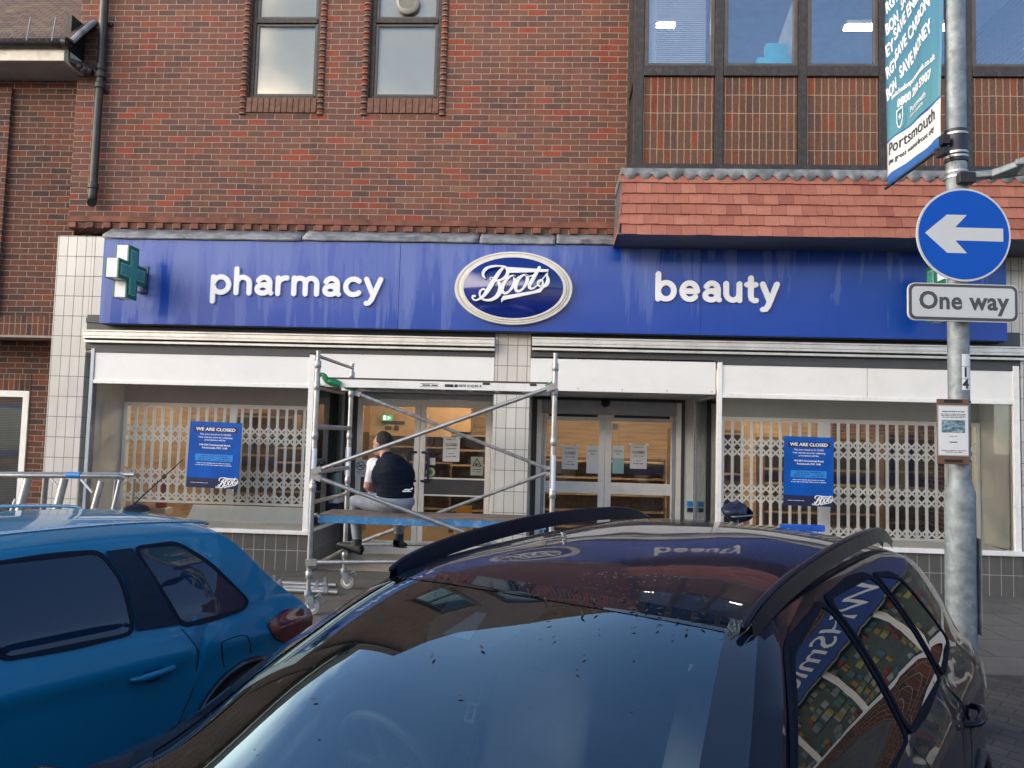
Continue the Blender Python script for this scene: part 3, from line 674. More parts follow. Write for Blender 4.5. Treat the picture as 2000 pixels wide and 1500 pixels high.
# ---- shop interior (lit ceiling, timber-coloured back wall)
def woodwall():
    mt, n, l, p = nodes('shop_back_wall'); g_ = pos(n)
    s = n.new('ShaderNodeSeparateXYZ'); l.new(g_, s.inputs[0])
    f = noise(n, l, scalev(n, l, g_, (.6, .6, 9)), 2.2, 4)
    c = ramp(n, l, f, [(.3, (.22, .14, .08)), (.5, (.38, .26, .15)), (.7, (.48, .34, .21))])
    l.new(c, p.inputs['Base Color']); p.inputs['Roughness'].default_value = .5; return mt
INY = 9.0
M['shopwood'] = woodwall()
q = MB(); cz = 2.82
q.quad((WX0+.13, INY, -.3), (bend-.3, INY, -.3), (bend-.3, INY, cz), (WX0+.13, INY, cz), 0)
q.quad((WX0+.13, DY+.1, .004), (bend-.3, DY+.1, .004), (bend-.3, INY, .004), (WX0+.13, INY, .004), 1)
q.quad((WX0+.13, 1.06, W1S-.02), (W1X1-.2, 1.06, W1S-.02), (W1X1-.2, DY+.1, W1S-.02), (WX0+.13, DY+.1, W1S-.02), 1); 
q.quad((WX0+.13, 1.07, cz), (bend-.3, 1.07, cz), (bend-.3, INY, cz), (WX0+.13, INY, cz), 2)
for x_ in (WX0+.14, bend-.31): q.quad((x_, .3, 0), (x_, INY, 0), (x_, INY, cz), (x_, .3, cz), 0)
q.build('shop_interior', [M['shopwood'], plain('shop_floor', (.22, .15, .09), .35), plain('shop_ceiling', (.16, .12, .095), .7)], shop)
# security grilles
def grille(x0, x1, y, z0, z1, xr, label, posts=()):
    t = thing('security_grille', ((x0+x1)/2, y, z0), label, 'grille', 'folding security grilles behind the shop windows')
    f = MB(); f.box(x0-.05, x0, y-.02, y+.03, z0, z1+.05); f.box(x1, x1+.05, y-.02, y+.03, z0, z1+.05); f.box(x0, x1, y-.02, y+.03, z1, z1+.05); f.box(x0, x1, y-.01, y+.02, z0, z0+.03)
    for p_ in posts: f.box(p_-.045, p_+.045, y-.02, y+.02, z0+.03, z1)
    f.build('frame', M['grille'], t, bevel=.003)
    n_ = round((x1-x0)/.118); dx = (x1-x0)/n_; b = MB(); l_ = MB()
    for k in range(1, n_):
        x = x0+k*dx; b.box(x-.017, x+.017, y-.012, y+.004, z0+.03, z1)
    for (zc, hh) in xr:
        for k in range(n_):
            xa, xb = x0+k*dx, x0+(k+1)*dx
            for i in range(hh):
                za, zb = zc-hh*.06+i*.12, zc-hh*.06+(i+1)*.12
                if zb > z1: continue
                za = max(za, z0+.03)
                for (p_, q_, dy) in (((xa, za), (xb, zb), -.016), ((xa, zb), (xb, za), .008)):
                    d = Vector((q_[0]-p_[0], 0, q_[1]-p_[1])); L_ = d.length; d.normalize()
                    l_.obox(((xa+xb)/2, y+dy, (za+zb)/2), d, Y3, Vector((-d.z, 0, d.x)), L_/2, .003, .011)
    b.build('upright_bar', M['grille'], t); l_.build('lattice', M['grille'], t)
zz = lambda px, py: aZ(px, py, GY)
grille(W1G0, W1G1, GY, W1S+.22, W1GT, [(zz(400, 850), 2), (zz(400, 934), 2), (W1S+.30, 1)], 'white folding lattice grille behind the left shop window', posts=(aX(452, 900, GY),))
grille(W2G0, W2G1, GY, W2S+.0, W2GT, [(zz(1700, 880), 2), (zz(1700, 970), 2), (W2S+.09, 1)], 'white folding lattice grille behind the right shop window', posts=(aX(1609, 900, GY),))

# ================================================================= SHOP SIGN
def signblue():
    mt, n, l, p = nodes('sign_blue'); g_ = pos(n)
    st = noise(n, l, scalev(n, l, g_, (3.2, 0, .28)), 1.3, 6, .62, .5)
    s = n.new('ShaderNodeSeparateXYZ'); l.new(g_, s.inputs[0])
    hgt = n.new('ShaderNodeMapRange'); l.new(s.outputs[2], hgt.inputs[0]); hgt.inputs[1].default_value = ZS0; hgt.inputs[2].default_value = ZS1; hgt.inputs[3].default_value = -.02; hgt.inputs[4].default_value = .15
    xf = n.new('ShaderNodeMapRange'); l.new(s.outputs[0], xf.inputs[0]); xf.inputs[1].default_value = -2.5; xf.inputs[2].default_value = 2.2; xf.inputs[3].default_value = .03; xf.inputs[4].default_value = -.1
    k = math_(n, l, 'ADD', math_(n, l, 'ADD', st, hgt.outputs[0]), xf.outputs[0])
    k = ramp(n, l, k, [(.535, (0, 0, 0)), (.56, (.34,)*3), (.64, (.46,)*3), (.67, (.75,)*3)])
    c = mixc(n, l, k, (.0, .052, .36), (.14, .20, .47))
    fine = noise(n, l, scalev(n, l, g_, (40, 0, .6)), 2.0, 3)
    c = mixc(n, l, math_(n, l, 'MULTIPLY', ramp(n, l, fine, [(.66, (0, 0, 0)), (.75, (1, 1, 1))]), .22), c, (.28, .3, .46))
    l.new(c, p.inputs['Base Color']); p.inputs['Roughness'].default_value = .34; p.inputs['Specular IOR Level'].default_value = .45
    r = n.new('ShaderNodeMapRange'); l.new(k, r.inputs[0]); r.inputs[3].default_value = .28; r.inputs[4].default_value = .55; l.new(r.outputs[0], p.inputs['Roughness'])
    l.new(bump(n, l, noise(n, l, g_, .9, 2), .02), p.inputs['Normal'])
    return mt
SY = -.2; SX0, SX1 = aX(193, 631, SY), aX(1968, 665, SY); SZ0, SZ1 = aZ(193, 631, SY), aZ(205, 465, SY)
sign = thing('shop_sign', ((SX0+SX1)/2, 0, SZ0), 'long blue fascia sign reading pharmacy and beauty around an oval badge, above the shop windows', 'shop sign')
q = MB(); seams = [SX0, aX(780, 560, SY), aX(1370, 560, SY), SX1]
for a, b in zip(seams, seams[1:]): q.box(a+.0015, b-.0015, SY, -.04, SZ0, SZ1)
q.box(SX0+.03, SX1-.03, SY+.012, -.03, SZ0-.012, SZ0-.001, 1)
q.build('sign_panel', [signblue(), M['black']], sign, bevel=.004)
# rounded letters drawn as brush strokes
def arc(cx, cy, rx, ry, a0, a1, k=12): return [(cx+rx*math.cos(R(a0+(a1-a0)*i/k)), cy+ry*math.sin(R(a0+(a1-a0)*i/k))) for i in range(k+1)]
GL = {
 'p': (.80, [[(0, .87), (0, -.30)], arc(.37, .5, .37, .37, 180, 540, 24)]),
 'b': (.80, [[(0, 1.27), (0, .13)], arc(.37, .5, .37, .37, 180, 540, 24)]),
 'h': (.66, [[(0, 1.27), (0, .12)], arc(.31, .56, .31, .31, 180, 0)+[(.62, .12)]]),
 'a': (.70, [arc(.34, .60, .28, .28, 155, 0)+[(.62, .20), (.68, .13)], arc(.30, .32, .27, .20, 25, 335, 20)+[(.62, .30)], [(.62, .55), (.30, .52)]]),
 'r': (.45, [[(0, .87), (0, .12)], arc(.36, .52, .36, .35, 180, 82, 8)]),
 'm': (1.12, [[(0, .87), (0, .12)], arc(.27, .60, .27, .27, 180, 0)+[(.54, .12)], arc(.81, .60, .27, .27, 180, 0)+[(1.08, .12)]]),
 'c': (.66, [arc(.37, .5, .37, .37, 48, 312, 18)]),
 'y': (.70, [[(0, .87), (.32, .13)], [(.66, .87), (.34, .10), (.25, -.12), (.14, -.26), (.02, -.27)]]),
 'e': (.76, [[(.06, .50), (.70, .50)], arc(.37, .5, .35, .37, 2, 318, 20)]),
 'u': (.66, [[(0, .87)]+arc(.31, .44, .31, .31, 180, 360)+[(.62, .87)], [(.62, .5), (.62, .12)]]),
 't': (.42, [[(.18, 1.14), (.18, .34), (.22, .18), (.34, .12), (.42, .13)], [(0, .84), (.40, .84)]]),
}
def word(s_, xa, xb, zbase, xh, y):
    w_ = .245; adv = 0; items = []
    for ch in s_:
        wd, st = GL[ch]; items.append((adv, st)); adv += wd+.31
    tot = adv-.31+w_; kx = (xb-xa)/tot
    i = 0
    for (a, st), ch in zip(items, s_):
        mb = MB()
        for sk_ in st:
            i += 1; pts = [((a+w_/2+px_)*kx, (py_)*xh, w_*xh) for px_, py_ in sk_]
            stroke(mb, pts, 0, .03+.0009*(i % 7), (xa, y, zbase), X3, Z3, -Y3)
        mb.build('letter', M['white_ink'], sign)
pb = at(580, 577, SY); word('pharmacy', aX(413, 560, SY), aX(751, 560, SY), aZ(580, 579, SY)-.004, .255, SY-.001)
word('beauty', aX(1280, 570, SY), aX(1523, 570, SY), aZ(1400, 592, SY)-.0, .262, SY-.001)
# oval badge
OC = at(1003, 564.5, SY); ow, oh = 119/1560*(CD+SY-.0)*.985, 74.5/1560*(CD+SY)*.985
def oval(mb, a, b, y0, y1, a2=None, b2=None, mi=0, seg=72):
    a2 = a2 or a; b2 = b2 or b
    vs = [(OC.x+a*math.cos(2*PI*k/seg), y0, OC.z+b*math.sin(2*PI*k/seg)) for k in range(seg)]+[(OC.x+a2*math.cos(2*PI*k/seg), y1, OC.z+b2*math.sin(2*PI*k/seg)) for k in range(seg)]
    mb.add(vs, [(k, (k+1) % seg, (k+1) % seg+seg, k+seg) for k in range(seg)]+[tuple(range(seg, 2*seg))], mi)
q = MB(); oval(q, ow, oh, SY, SY-.07, ow*.985, oh*.985); oval(q, ow*.90, oh*.88, SY-.07, SY-.085, ow*.885, oh*.865)
ob = q.build('oval_badge', plain('badge_cream', (.72, .69, .62), .3, var=.04, dirt=(.45, .42, .36), dscale=7), sign, smooth='auto')
q = MB(); A_, B_ = ow*.835, oh*.82
q.grid(lambda i, j: (OC.x+A_*i*math.cos(2*PI*j), SY-.086-.075*(1-i**2), OC.z+B_*i*math.sin(2*PI*j)), 12, 64)
q.build('badge_face', plain('badge_blue', (.006, .022, .20), .12, var=.1, coat=.6), ob, smooth=True)
q = MB(); seg = 64
for k in range(seg):
    c0, s0, c1, s1 = math.cos(2*PI*k/seg), math.sin(2*PI*k/seg), math.cos(2*PI*(k+1)/seg), math.sin(2*PI*(k+1)/seg); r1, r2 = .928, .937
    q.add([(OC.x+ow*r1*c0, SY-.0785, OC.z+oh*r1*s0), (OC.x+ow*r1*c1, SY-.0785, OC.z+oh*r1*s1), (OC.x+ow*r2*c1, SY-.0785, OC.z+oh*r2*s1), (OC.x+ow*r2*c0, SY-.0785, OC.z+oh*r2*s0)], [(0, 1, 2, 3)])
q.build('badge_line', plain('line_grey', (.22, .2, .17), .5), ob)
LOGO_S = [
 [(650, 545, 16), (622, 505, 34), (632, 450, 42), (680, 405, 36), (760, 382, 26), (850, 378, 22), (920, 398, 34), (946, 445, 48), (930, 500, 42), (870, 555, 26), (790, 572, 16), (735, 568, 12), (712, 545, 12), (740, 530, 12), (790, 548, 14)],
 [(882, 398, 26), (840, 450, 44), (785, 540, 56), (735, 630, 60), (690, 710, 56), (650, 770, 44), (600, 815, 30), (545, 842, 22), (505, 825, 24), (500, 790, 26), (530, 785, 24)],
 [(790, 548, 14), (835, 600, 36), (858, 665, 56), (845, 735, 60), (800, 795, 50), (730, 832, 36), (650, 830, 26), (598, 790, 22), (592, 730, 26), (630, 690, 24), (665, 705, 18)],
 [(1035, 500, 20), (985, 508, 26), (930, 560, 38), (890, 640, 44), (882, 700, 42), (915, 735, 34), (965, 715, 28), (1020, 640, 40), (1046, 560, 46), (1030, 505, 30), (1060, 530, 14), (1130, 490, 14)],
 [(1190, 480, 20), (1145, 490, 26), (1092, 545, 38), (1062, 620, 44), (1060, 680, 42), (1095, 703, 34), (1145, 675, 28), (1190, 605, 40), (1207, 530, 44), (1190, 482, 28), (1230, 500, 14), (1290, 478, 12)],
 [(1355, 378, 36), (1320, 450, 46), (1280, 530, 50), (1240, 610, 46), (1245, 655, 38), (1290, 655, 22), (1350, 600, 14), (1410, 520, 14), (1465, 450, 16)],
 [(1455, 470, 20), (1475, 540, 48), (1455, 600, 50), (1400, 632, 32), (1345, 605, 20), (1350, 560, 22), (1395, 545, 22), (1410, 590, 22), (1385, 640, 18)],
]
LOGO_P = [[(945, 388), (1478, 402), (1472, 430), (962, 466), (958, 425)], [(1450, 610), (1420, 655), (1385, 705), (905, 828), (882, 862), (874, 820), (900, 772), (1300, 690), (1385, 650), (1410, 600)]]
def logo(name, parent, conv, scale, o, u, v, wd, depth, mat):
    mb = MB(); i = 0
    for st in LOGO_S:
        i += 1; pts = [(*conv(a, b), c*scale) for a, b, c in spl(st, 5)]
        stroke(mb, pts, 0, depth+i*.0006, o, u, v, wd)
    for pl in LOGO_P:
        i += 1; mb.prism([conv(a, b) for a, b in pl], o, u, v, wd, depth+i*.0006)
    return mb.build(name, mat, parent)
pxm = 1560/(CD+SY-.1)
def lconv(a, b):
    px_, py_ = (a-1020)/6.667/pxm, -(b-640)/6.667/pxm
    r_ = -.02; return (px_*math.cos(r_)-py_*math.sin(r_), px_*math.sin(r_)+py_*math.cos(r_))
logo('logo_lettering', ob, lconv, 1/6.667/pxm, (OC.x+.0, SY-.150, OC.z-.0), X3, Z3, -Y3, .025, M['white_ink'])

# ================================================================= PHARMACY CROSSES (projecting)
def crossmesh(mb, cx, z, y0, y1, s, wd, mi=0):
    """plus-shaped box standing out from the wall; x thickness wd, arms in the y-z plane"""
    a, b = s, s*.36
    pts = [(-b, a), (b, a), (b, b), (a, b), (a, -b), (b, -b), (b, -a), (-b, -a), (-b, -b), (-a, -b), (-a, b), (-b, b)]
    yc = (y0+y1)/2
    mb.prism(pts, (cx-wd/2, yc, z), (0, 1, 0), Z3, X3, wd, mi)
M['grn'] = plain('cross_green', (.015, .16, .075), .3); M['grn_face'] = plain('cross_face', (.08, .33, .25), .25, var=.08)
def cross_sign(cx, z, yc, s, label, x_mount):
    t = thing('pharmacy_cross', (cx, SY, z), label, 'pharmacy sign', 'green cross signs on the fascia')
    q = MB(); crossmesh(q, cx, z, yc-s, yc+s, s, .13); q.build('cross_case', M['white_ink'], t, bevel=.003)
    sd = 1
    for sd in (-1, 1):
        q = MB(); a, b, r_ = s, s*.36, .028
        def pl(a, b): return [(-b, a), (b, a), (b, b), (a, b), (a, -b), (b, -b), (b, -a), (-b, -a), (-b, -b), (-a, -b), (-a, b), (-b, b)]
        o_ = (cx+sd*.066, yc, z)
        q.prism(pl(a+.004, b+.004), o_, (0, 1, 0), Z3, (sd, 0, 0), .018, 0); q.prism(pl(a-.04, b-.04), o_, (0, 1, 0), Z3, (sd, 0, 0), .022, 1); q.prism(pl(a-.052, b-.052), o_, (0, 1, 0), Z3, (sd, 0, 0), .025, 2)
        q.build('cross_face', [M['grn'], plain('cross_line', (.25, .55, .42), .4), M['grn_face']], t, bevel=.002)
    q = MB(); q.box(cx-.02, cx+.02, yc+s*.9, SY-.01, z+.06, z+.09); q.box(cx-.02, cx+.02, yc+s*.9, SY-.01, z-.09, z-.06); q.box(cx-.05, cx+.05, SY-.012, SY-.001, z-.17, z+.17)
    q.box(cx-.05, cx+.05, SY-.12, SY-.012, z-.17, z-.16)
    q.build('bracket', M['navy'], t, bevel=.002)
cy_ = -.62
ccx = aX(246, 535, cy_); ccz = aZ(243, 533, cy_)
cross_sign(ccx, ccz, cy_, .305, 'green pharmacy cross projecting from the left end of the blue fascia', 0)
c2 = at(1833, 575, cy_); cross_sign(c2.x, c2.z, cy_, .305, 'green pharmacy cross behind the round arrow sign at the right of the fascia', 0)

# ================================================================= POSTERS AND NOTICES
M['poster'] = plain('poster_blue', (.0, .085, .42), .35, spec=.3, var=.25, vscale=3); M['poster_mid'] = plain('poster_cyan', (.02, .25, .72), .35); M['poster_navy'] = plain('poster_navy', (.012, .018, .07), .35)
def poster(x0, y0, x1, y1, label, lean):
    """'we are closed' poster taped to the outside of the glass"""
    a = at(x0, y0, -.012); b = at(x1, y1, -.012); wd_, h_ = b.x-a.x, a.z-b.z; c = Vector(((a.x+b.x)/2, -.012, (a.z+b.z)/2))
    u = Vector((math.cos(lean), 0, math.sin(lean))); v = Vector((-math.sin(lean), 0, math.cos(lean)))
    t = thing('closure_poster', tuple(c), label, 'poster', 'blue closing down posters')
    P = lambda fx, fz, d=0: c+u*(fx*wd_/2)+v*(fz*h_/2)+Vector((0, -d, 0))
    q = MB(); q.obox(P(0, 0), u, Y3, v, wd_/2, .002, h_/2)
    for (f0, f1, z0, z1, mi) in ((-.84, .84, .69, .85, 2), (-.72, .72, -.18, .02, 1), (-.995, .995, -.995, -.70, 2)):
        q.obox((P((f0+f1)/2, (z0+z1)/2, .0022)), u, Y3, v, (f1-f0)*wd_/4, .0008, (z1-z0)*h_/4, mi)
    q.build('sheet', [M['poster'], M['poster_mid'], M['poster_navy']], t)
    T = lambda s_, fz, sz, wf, bd=0.0, m_='white_ink': text(s_, 'lettering', M[m_], t, P(0, fz, .0036), u, v, sz, .0004, bd, width=wf*wd_)
    T('WE ARE CLOSED', .77, .052, .76, .03)
    T('This store closed on 21.10.2023', .62, .026, .60, .015); T('Your nearest store for collecting', .53, .026, .66, .015); T('prescriptions will be:', .45, .026, .40, .015)
    T('194-204 Commercial Road,', .30, .028, .60, .03); T('Portsmouth, PO1 1HB', .21, .028, .48, .03)
    T('~Opening hours information', -.03, .016, .5, .0, 'poster_navy'); T('~Monday to Friday      Saturday', -.09, .016, .6, 0, 'poster_navy'); T('~9am to 6pm      9am to 5pm', -.14, .016, .6, 0, 'poster_navy')
    T('~Speak to your pharmacy team or visit our website', -.25, .016, .64); T('~or scan here to find your nearest store or pharmacy', -.31, .016, .70)
    text('~Pharmacy information here', 'lettering', M['white_ink'], t, P(-.5, -.85, .0036), u, v, .012, .0004, 0, width=.33*wd_)
    sc_ = .42*wd_/1000
    logo('logo_lettering', t, lambda a_, b_: ((a_-1000)*sc_, -(b_-620)*sc_), sc_*1.25, P(.58, -.83, .0036), u, v, -Y3, .0006, M['white_ink'])
poster(371, 823, 466, 955, 'blue we are closed poster on the left shop window', R(-1.2))
poster(1531, 852, 1628, 990, 'blue we are closed poster on the right shop window', R(-.5))
def notice(x0, y0, x1, y1, Y, label, lines, mat='paper', name='paper_notice', cat='notice', grp='paper notices on the doors', tape=True, extra=None):
    a = at(x0, y0, Y); b = at(x1, y1, Y); c = Vector(((a.x+b.x)/2, Y, (a.z+b.z)/2)); wd_, h_ = b.x-a.x, a.z-b.z
    t = thing(name, tuple(c), label, cat, grp)
    q = MB()
    q.grid(lambda i, j: (a.x+wd_*i, Y-.0015-.004*math.sin(i*5+j*3)*j*(1-j)*2, b.z+h_*j), 6, 6)
    if tape:
        for sx in (0, 1): q.box(a.x+sx*wd_-.022, a.x+sx*wd_+.022, Y-.0075, Y-.0065, a.z-.012, a.z+.018, 1)
    q.build('sheet', [M[mat] if isinstance(mat, str) else mat, M['int_white']], t, solid=.0004)
    for (s_, fz, sz, wf, bd) in lines:
        text(s_, 'lettering', M['ink'], t, (c.x, Y-.0085, c.z+fz*h_/2), X3, Z3, sz, .0003, bd, width=wf*wd_)
    if extra: extra(t, c, wd_, h_, Y)
    return t
CL = [('~Unfortunately we are now', .78, .018, .6, 0), ('CLOSED', .36, .05, .72, .02), ('~and apologise for any inconvenience', .05, .016, .62, 0), ('~Thank you', -.35, .018, .3, .01), ('~for your custom', -.58, .022, .62, .01)]
DP = DY-.022
notice(866, 853, 897, 902, DP, 'white closed notice taped inside the right leaf of the left double door', CL)
notice(1098, 870, 1128, 917, DP, 'white closed notice on the left leaf of the sliding door, behind the scaffold post', CL)
notice(1231, 868, 1263, 916, DP, 'white closed notice on the right leaf of the sliding door', CL)
M['teal'] = plain('pale_teal_card', (.30, .52, .53), .6)
AU = [('Automatic', .62, .026, .72, .02), ('door', .40, .026, .35, .02)]
def lower_teal(t, c, wd_, h_, Y):
    q = MB(); q.box(c.x-wd_/2, c.x+wd_/2, Y-.004, Y-.003, c.z-h_/2, c.z+.05*h_); q.build('teal_card', M['teal'], t)
notice(1146, 870, 1168, 925, DP, 'pale automatic door notice on the left leaf of the sliding door', AU, tape=False, mat='paper')
notice(1197, 870, 1218, 925, DP, 'half teal automatic door notice on the right leaf of the sliding door', AU, tape=False, extra=lower_teal)
notice(1197, 828, 1207, 841, DP, 'tiny square sticker in the top corner of the sliding door', [], tape=False, name='sticker', cat='sticker', grp=None)
M['grey_sticker'] = plain('grey_green_sticker', (.34, .37, .33), .5)
def tri(t, c, wd_, h_, Y):
    q = MB(); r_ = wd_*.36; P3 = [(c.x+r_*1.1*math.sin(2*PI*k/3), c.z+h_*.14+r_*1.1*math.cos(2*PI*k/3)) for k in range(3)]
    for k in range(3):
        a, b = P3[k], P3[(k+1) % 3]; stroke(q, [(a[0], a[1], .012), (b[0], b[1], .012)], 0, .001+.0002*k, (0, Y-.007, 0), X3, Z3, -Y3)
    q.lathe((c.x-.01, Y-.007, c.z+h_*.1), (0, -1, 0), [(.016, 0), (.016, .001)], 12); q.box(c.x-.01, c.x+.03, Y-.008, Y-.007, c.z+h_*.09, c.z+h_*.13); q.build('camera_symbol', M['ink'], t)
notice(920, 892, 943, 929, DP, 'grey camera warning sticker with a black triangle at the foot of the glazed door', [('~WARNING', -.35, .022, .7, .02), ('~CCTV in operation', -.6, .014, .7, 0)], mat='grey_sticker', name='warning_sticker', cat='sticker', grp=None, tape=False, extra=tri)
def nosmoke(t, c, wd_, h_, Y):
    q = MB(); pts = [(c.x+.055*math.cos(2*PI*k/24), c.z+.03+.055*math.sin(2*PI*k/24), .011) for k in range(25)]
    stroke(q, pts, 0, .001, (0, Y-.007, 0), X3, Z3, -Y3, caps=False); stroke(q, [(c.x-.035, c.z+.065, .011), (c.x+.035, c.z-.005, .011)], 0, .0014, (0, Y-.007, 0), X3, Z3, -Y3)
    stroke(q, [(c.x-.03, c.z+.02, .014), (c.x+.03, c.z+.04, .014)], 0, .0018, (0, Y-.007, 0), X3, Z3, -Y3); q.build('no_smoking_symbol', M['ink'], t)
notice(693, 897, 716, 931, DP, 'white no smoking sticker on the double door, left of the seated man', [('~It is against the law to smoke', -.45, .013, .7, 0), ('~in these premises', -.62, .013, .5, 0)], name='no_smoking_sticker', cat='sticker', grp=None, tape=False, extra=nosmoke)
notice(1955, 842, 1979, 875, .3, 'pale teal opening times card at the right edge of the right shop window', [('~Pharmacy', .7, .03, .8, .02), ('~opening', .35, .022, .5, 0), ('~hours', .1, .022, .4, 0), ('~Mon to Sat', -.2, .022, .6, 0), ('~9 to 5.30', -.5, .022, .5, 0)], mat='teal', tape=False, grp=None)
def recyc(t, c, wd_, h_, Y):
    q = MB(); q.box(c.x-wd_*.4, c.x+wd_*.4, Y-.004, Y-.003, c.z, c.z+h_*.45, 0); q.box(c.x-wd_*.4, c.x+wd_*.4, Y-.004, Y-.003, c.z-h_*.45, c.z-h_*.1, 1); q.build('sticker_block', [M['poster_mid'], M['poster_navy']], t)
notice(1341, 978, 1355, 1001, DY-.04, 'small green and blue stickers beside the sliding door frame', [], mat='teal', name='door_sticker', cat='sticker', grp=None, tape=False, extra=recyc)
notice(836, 894, 850, 908, DP, 'small white round edged sticker above the green disc on the door', [], name='sticker', cat='sticker', grp=None, tape=False)
c = at(841, 922, DP-.002); t = thing('round_sticker', tuple(c), 'pale green round sticker on the glass behind the blue door handle', 'sticker')
q = MB(); q.lathe(c, (0, -1, 0), [(.062, 0), (.062, .002)], 28); q.lathe(c, (0, -1, 0), [(.035, .002), (.035, .003)], 20, 1); q.build('disc', [plain('pale_green', (.45, .55, .33), .5), plain('green_ink', (.12, .3, .1), .5)], t)

# ================================================================= THINGS INSIDE THE SHOP
M['lamp'] = emis('shop_lamp', (1, .78, .50), 25.0)
for i, (x_, y_) in enumerate([(-4.6, 2.6), (-4.4, 5.5), (-1.6, 3.6), (-1.4, 6.6), (1.2, 3.6), (1.4, 6.6), (3.4, 2.6), (3.6, 5.2), (5.0, 7.6)]):
    t = thing('ceiling_light', (x_, y_, 2.8), 'lit warm ceiling strip inside the empty shop', 'light', 'strip lights in the shop ceiling')
    q = MB(); q.box(x_-.6, x_+.6, y_-.06, y_+.06, 2.76, 2.815); q.build('housing', M['white_frame'], t)
    q = MB(); q.box(x_-.58, x_+.58, y_-.045, y_+.045, 2.74, 2.758); q.build('tube', M['lamp'], t)
M['oflamp'] = emis('office_tube', (1, .95, .85), 16)
def offlamp(px, py, Y, ln, label, px2=None):
    c = at(px, py, Y); t = thing('office_light', tuple(c), label, 'light', 'tube lights in the office')
    q = MB(); q.box(c.x-ln/2, c.x+ln/2, Y-.09, Y+.09, c.z+.03, c.z+.08); q.build('housing', M['int_white'], t)
    q = MB(); q.box(c.x-ln/2, c.x+ln/2, Y-.04, Y+.04, c.z-.01, c.z+.025); q.build('tube', M['oflamp'], t)
offlamp(1681, 56, 1.3, .44, 'bright office tube light seen in the window left of the hanging banner'); offlamp(1838, 56, 1.3, .16, 'bright office light showing between the banner and the lamp post'); offlamp(1299, 53, 1.3, .26, 'office tube light glowing through the slatted blind')
# blind in the first bay pane
t = thing('venetian_blind', (mx[0]+.2, BY+.1, bzw), 'white slatted blind in the leftmost bay window pane', 'blind')
q = MB(); zz_ = bzw+.06
while zz_ < TOP-.5:
    q.add([(mx[0]+.11, BY+.085, zz_), (mx[1]-.14, BY+.085, zz_), (mx[1]-.14, BY+.095, zz_+.018), (mx[0]+.11, BY+.095, zz_+.018)], [(0, 1, 2, 3)]); zz_ += .0235
q.box(mx[0]+.11, mx[0]+.20, BY+.12, BY+.125, bzw+.05, TOP-.5); q.build('slats', M['white_ink'], t, solid=.001)
# blue boxes in the second pane
M['cyanbox'] = plain('bright_blue_card', (.10, .72, .95), .5)
for (x0, y0, x1, y1, Y, lb) in ((1497, 84, 1538, 130, BY+.34, 'tall bright blue box standing upstairs behind the bay window'), (1480, 112, 1518, 131, BY+.26, 'low blue box left of the tall blue box upstairs'), (1520, 111, 1549, 131, BY+.2, 'row of pale blue folders in front of the tall blue box upstairs')):
    a, b = at(x0, y0, Y), at(x1, y1, Y); t = tag((lambda q_: q_.build('blue_box', M['cyanbox'], None, bevel=.004))(MB().box(a.x, b.x, Y, Y+.12, b.z-.05, a.z).box(a.x+.006, b.x-.006, Y-.003, Y-.0005, b.z, b.z+.005).box(a.x+.01, a.x+.016, Y-.004, Y-.0005, b.z, a.z-.02)), lb, 'box', 'blue boxes in the upstairs window')
# sloping white wall seen in the second pane
q = MB(); a, b, c = at(1549, 0, -.2), at(1500, 130, -.2), at(1549, 130, -.2)
q.prism([(aX(1553, -10, -.2), aZ(1553, -10, -.2)), (aX(1556, 132, -.2), b.z-.1), (aX(1498, 132, -.2), b.z-.1)], (0, -.2, 0), X3, Z3, Y3, .05)
tag(q.build('sloped_partition', plain('pale_partition', (.8, .78, .72), .6), None), 'pale sloping partition behind the blue boxes upstairs', 'partition')
# shelving
def shelf(x, y, wd_, h_, label, n_=5, face=0):
    t = thing('shelf_unit', (x, y, 0), label, 'shelves', 'empty wooden shelf units in the shop')
    q = MB(); q.box(x-wd_/2, x+wd_/2, y, y+.04, 0, h_); q.box(x-wd_/2, x-wd_/2+.03, y-.4, y, 0, h_); q.box(x+wd_/2-.03, x+wd_/2, y-.4, y, 0, h_); q.build('carcass', M['shelf'], t)
    for k in range(n_): z = .12+k*(h_-.2)/(n_-1); q = MB(); q.box(x-wd_/2+.03, x+wd_/2-.03, y-.42, y-.001, z, z+.03); q.build('shelf', M['shelf2'], t)
M['shelf'] = plain('dark_shelf_wood', (.12, .075, .042), .5, var=.3, vscale=12); M['shelf2'] = plain('shelf_edge', (.33, .24, .15), .45, var=.2)
lab = ['wooden shelf unit far left behind the left grille', 'wooden shelf unit behind the left poster', 'tall wooden shelf unit seen through the left double door', 'low wooden shelf unit behind the closed notices of the sliding door', 'wooden shelf unit behind the left end of the right grille', 'wide wooden shelf unit behind the right poster', 'wooden shelf unit behind the right end of the right grille', 'wooden shelf unit deep in the shop behind the double door']
for lb, (x, y, w_, h_, n_) in zip(lab, [(-5.6, 5.4, 1.6, 2.0, 6), (-4.0, 4.4, 1.5, 1.7, 7), (-1.1, 4.6, 1.3, 1.75, 7), (.9, 5.0, 2.2, 1.35, 5), (2.6, 4.4, 1.2, 1.9, 6), (4.3, 3.9, 1.8, 1.8, 8), (6.4, 4.6, 1.6, 1.9, 7), (-2.9, 7.5, 1.6, 1.8, 6)]): shelf(x, y, w_, h_, lb, n_)
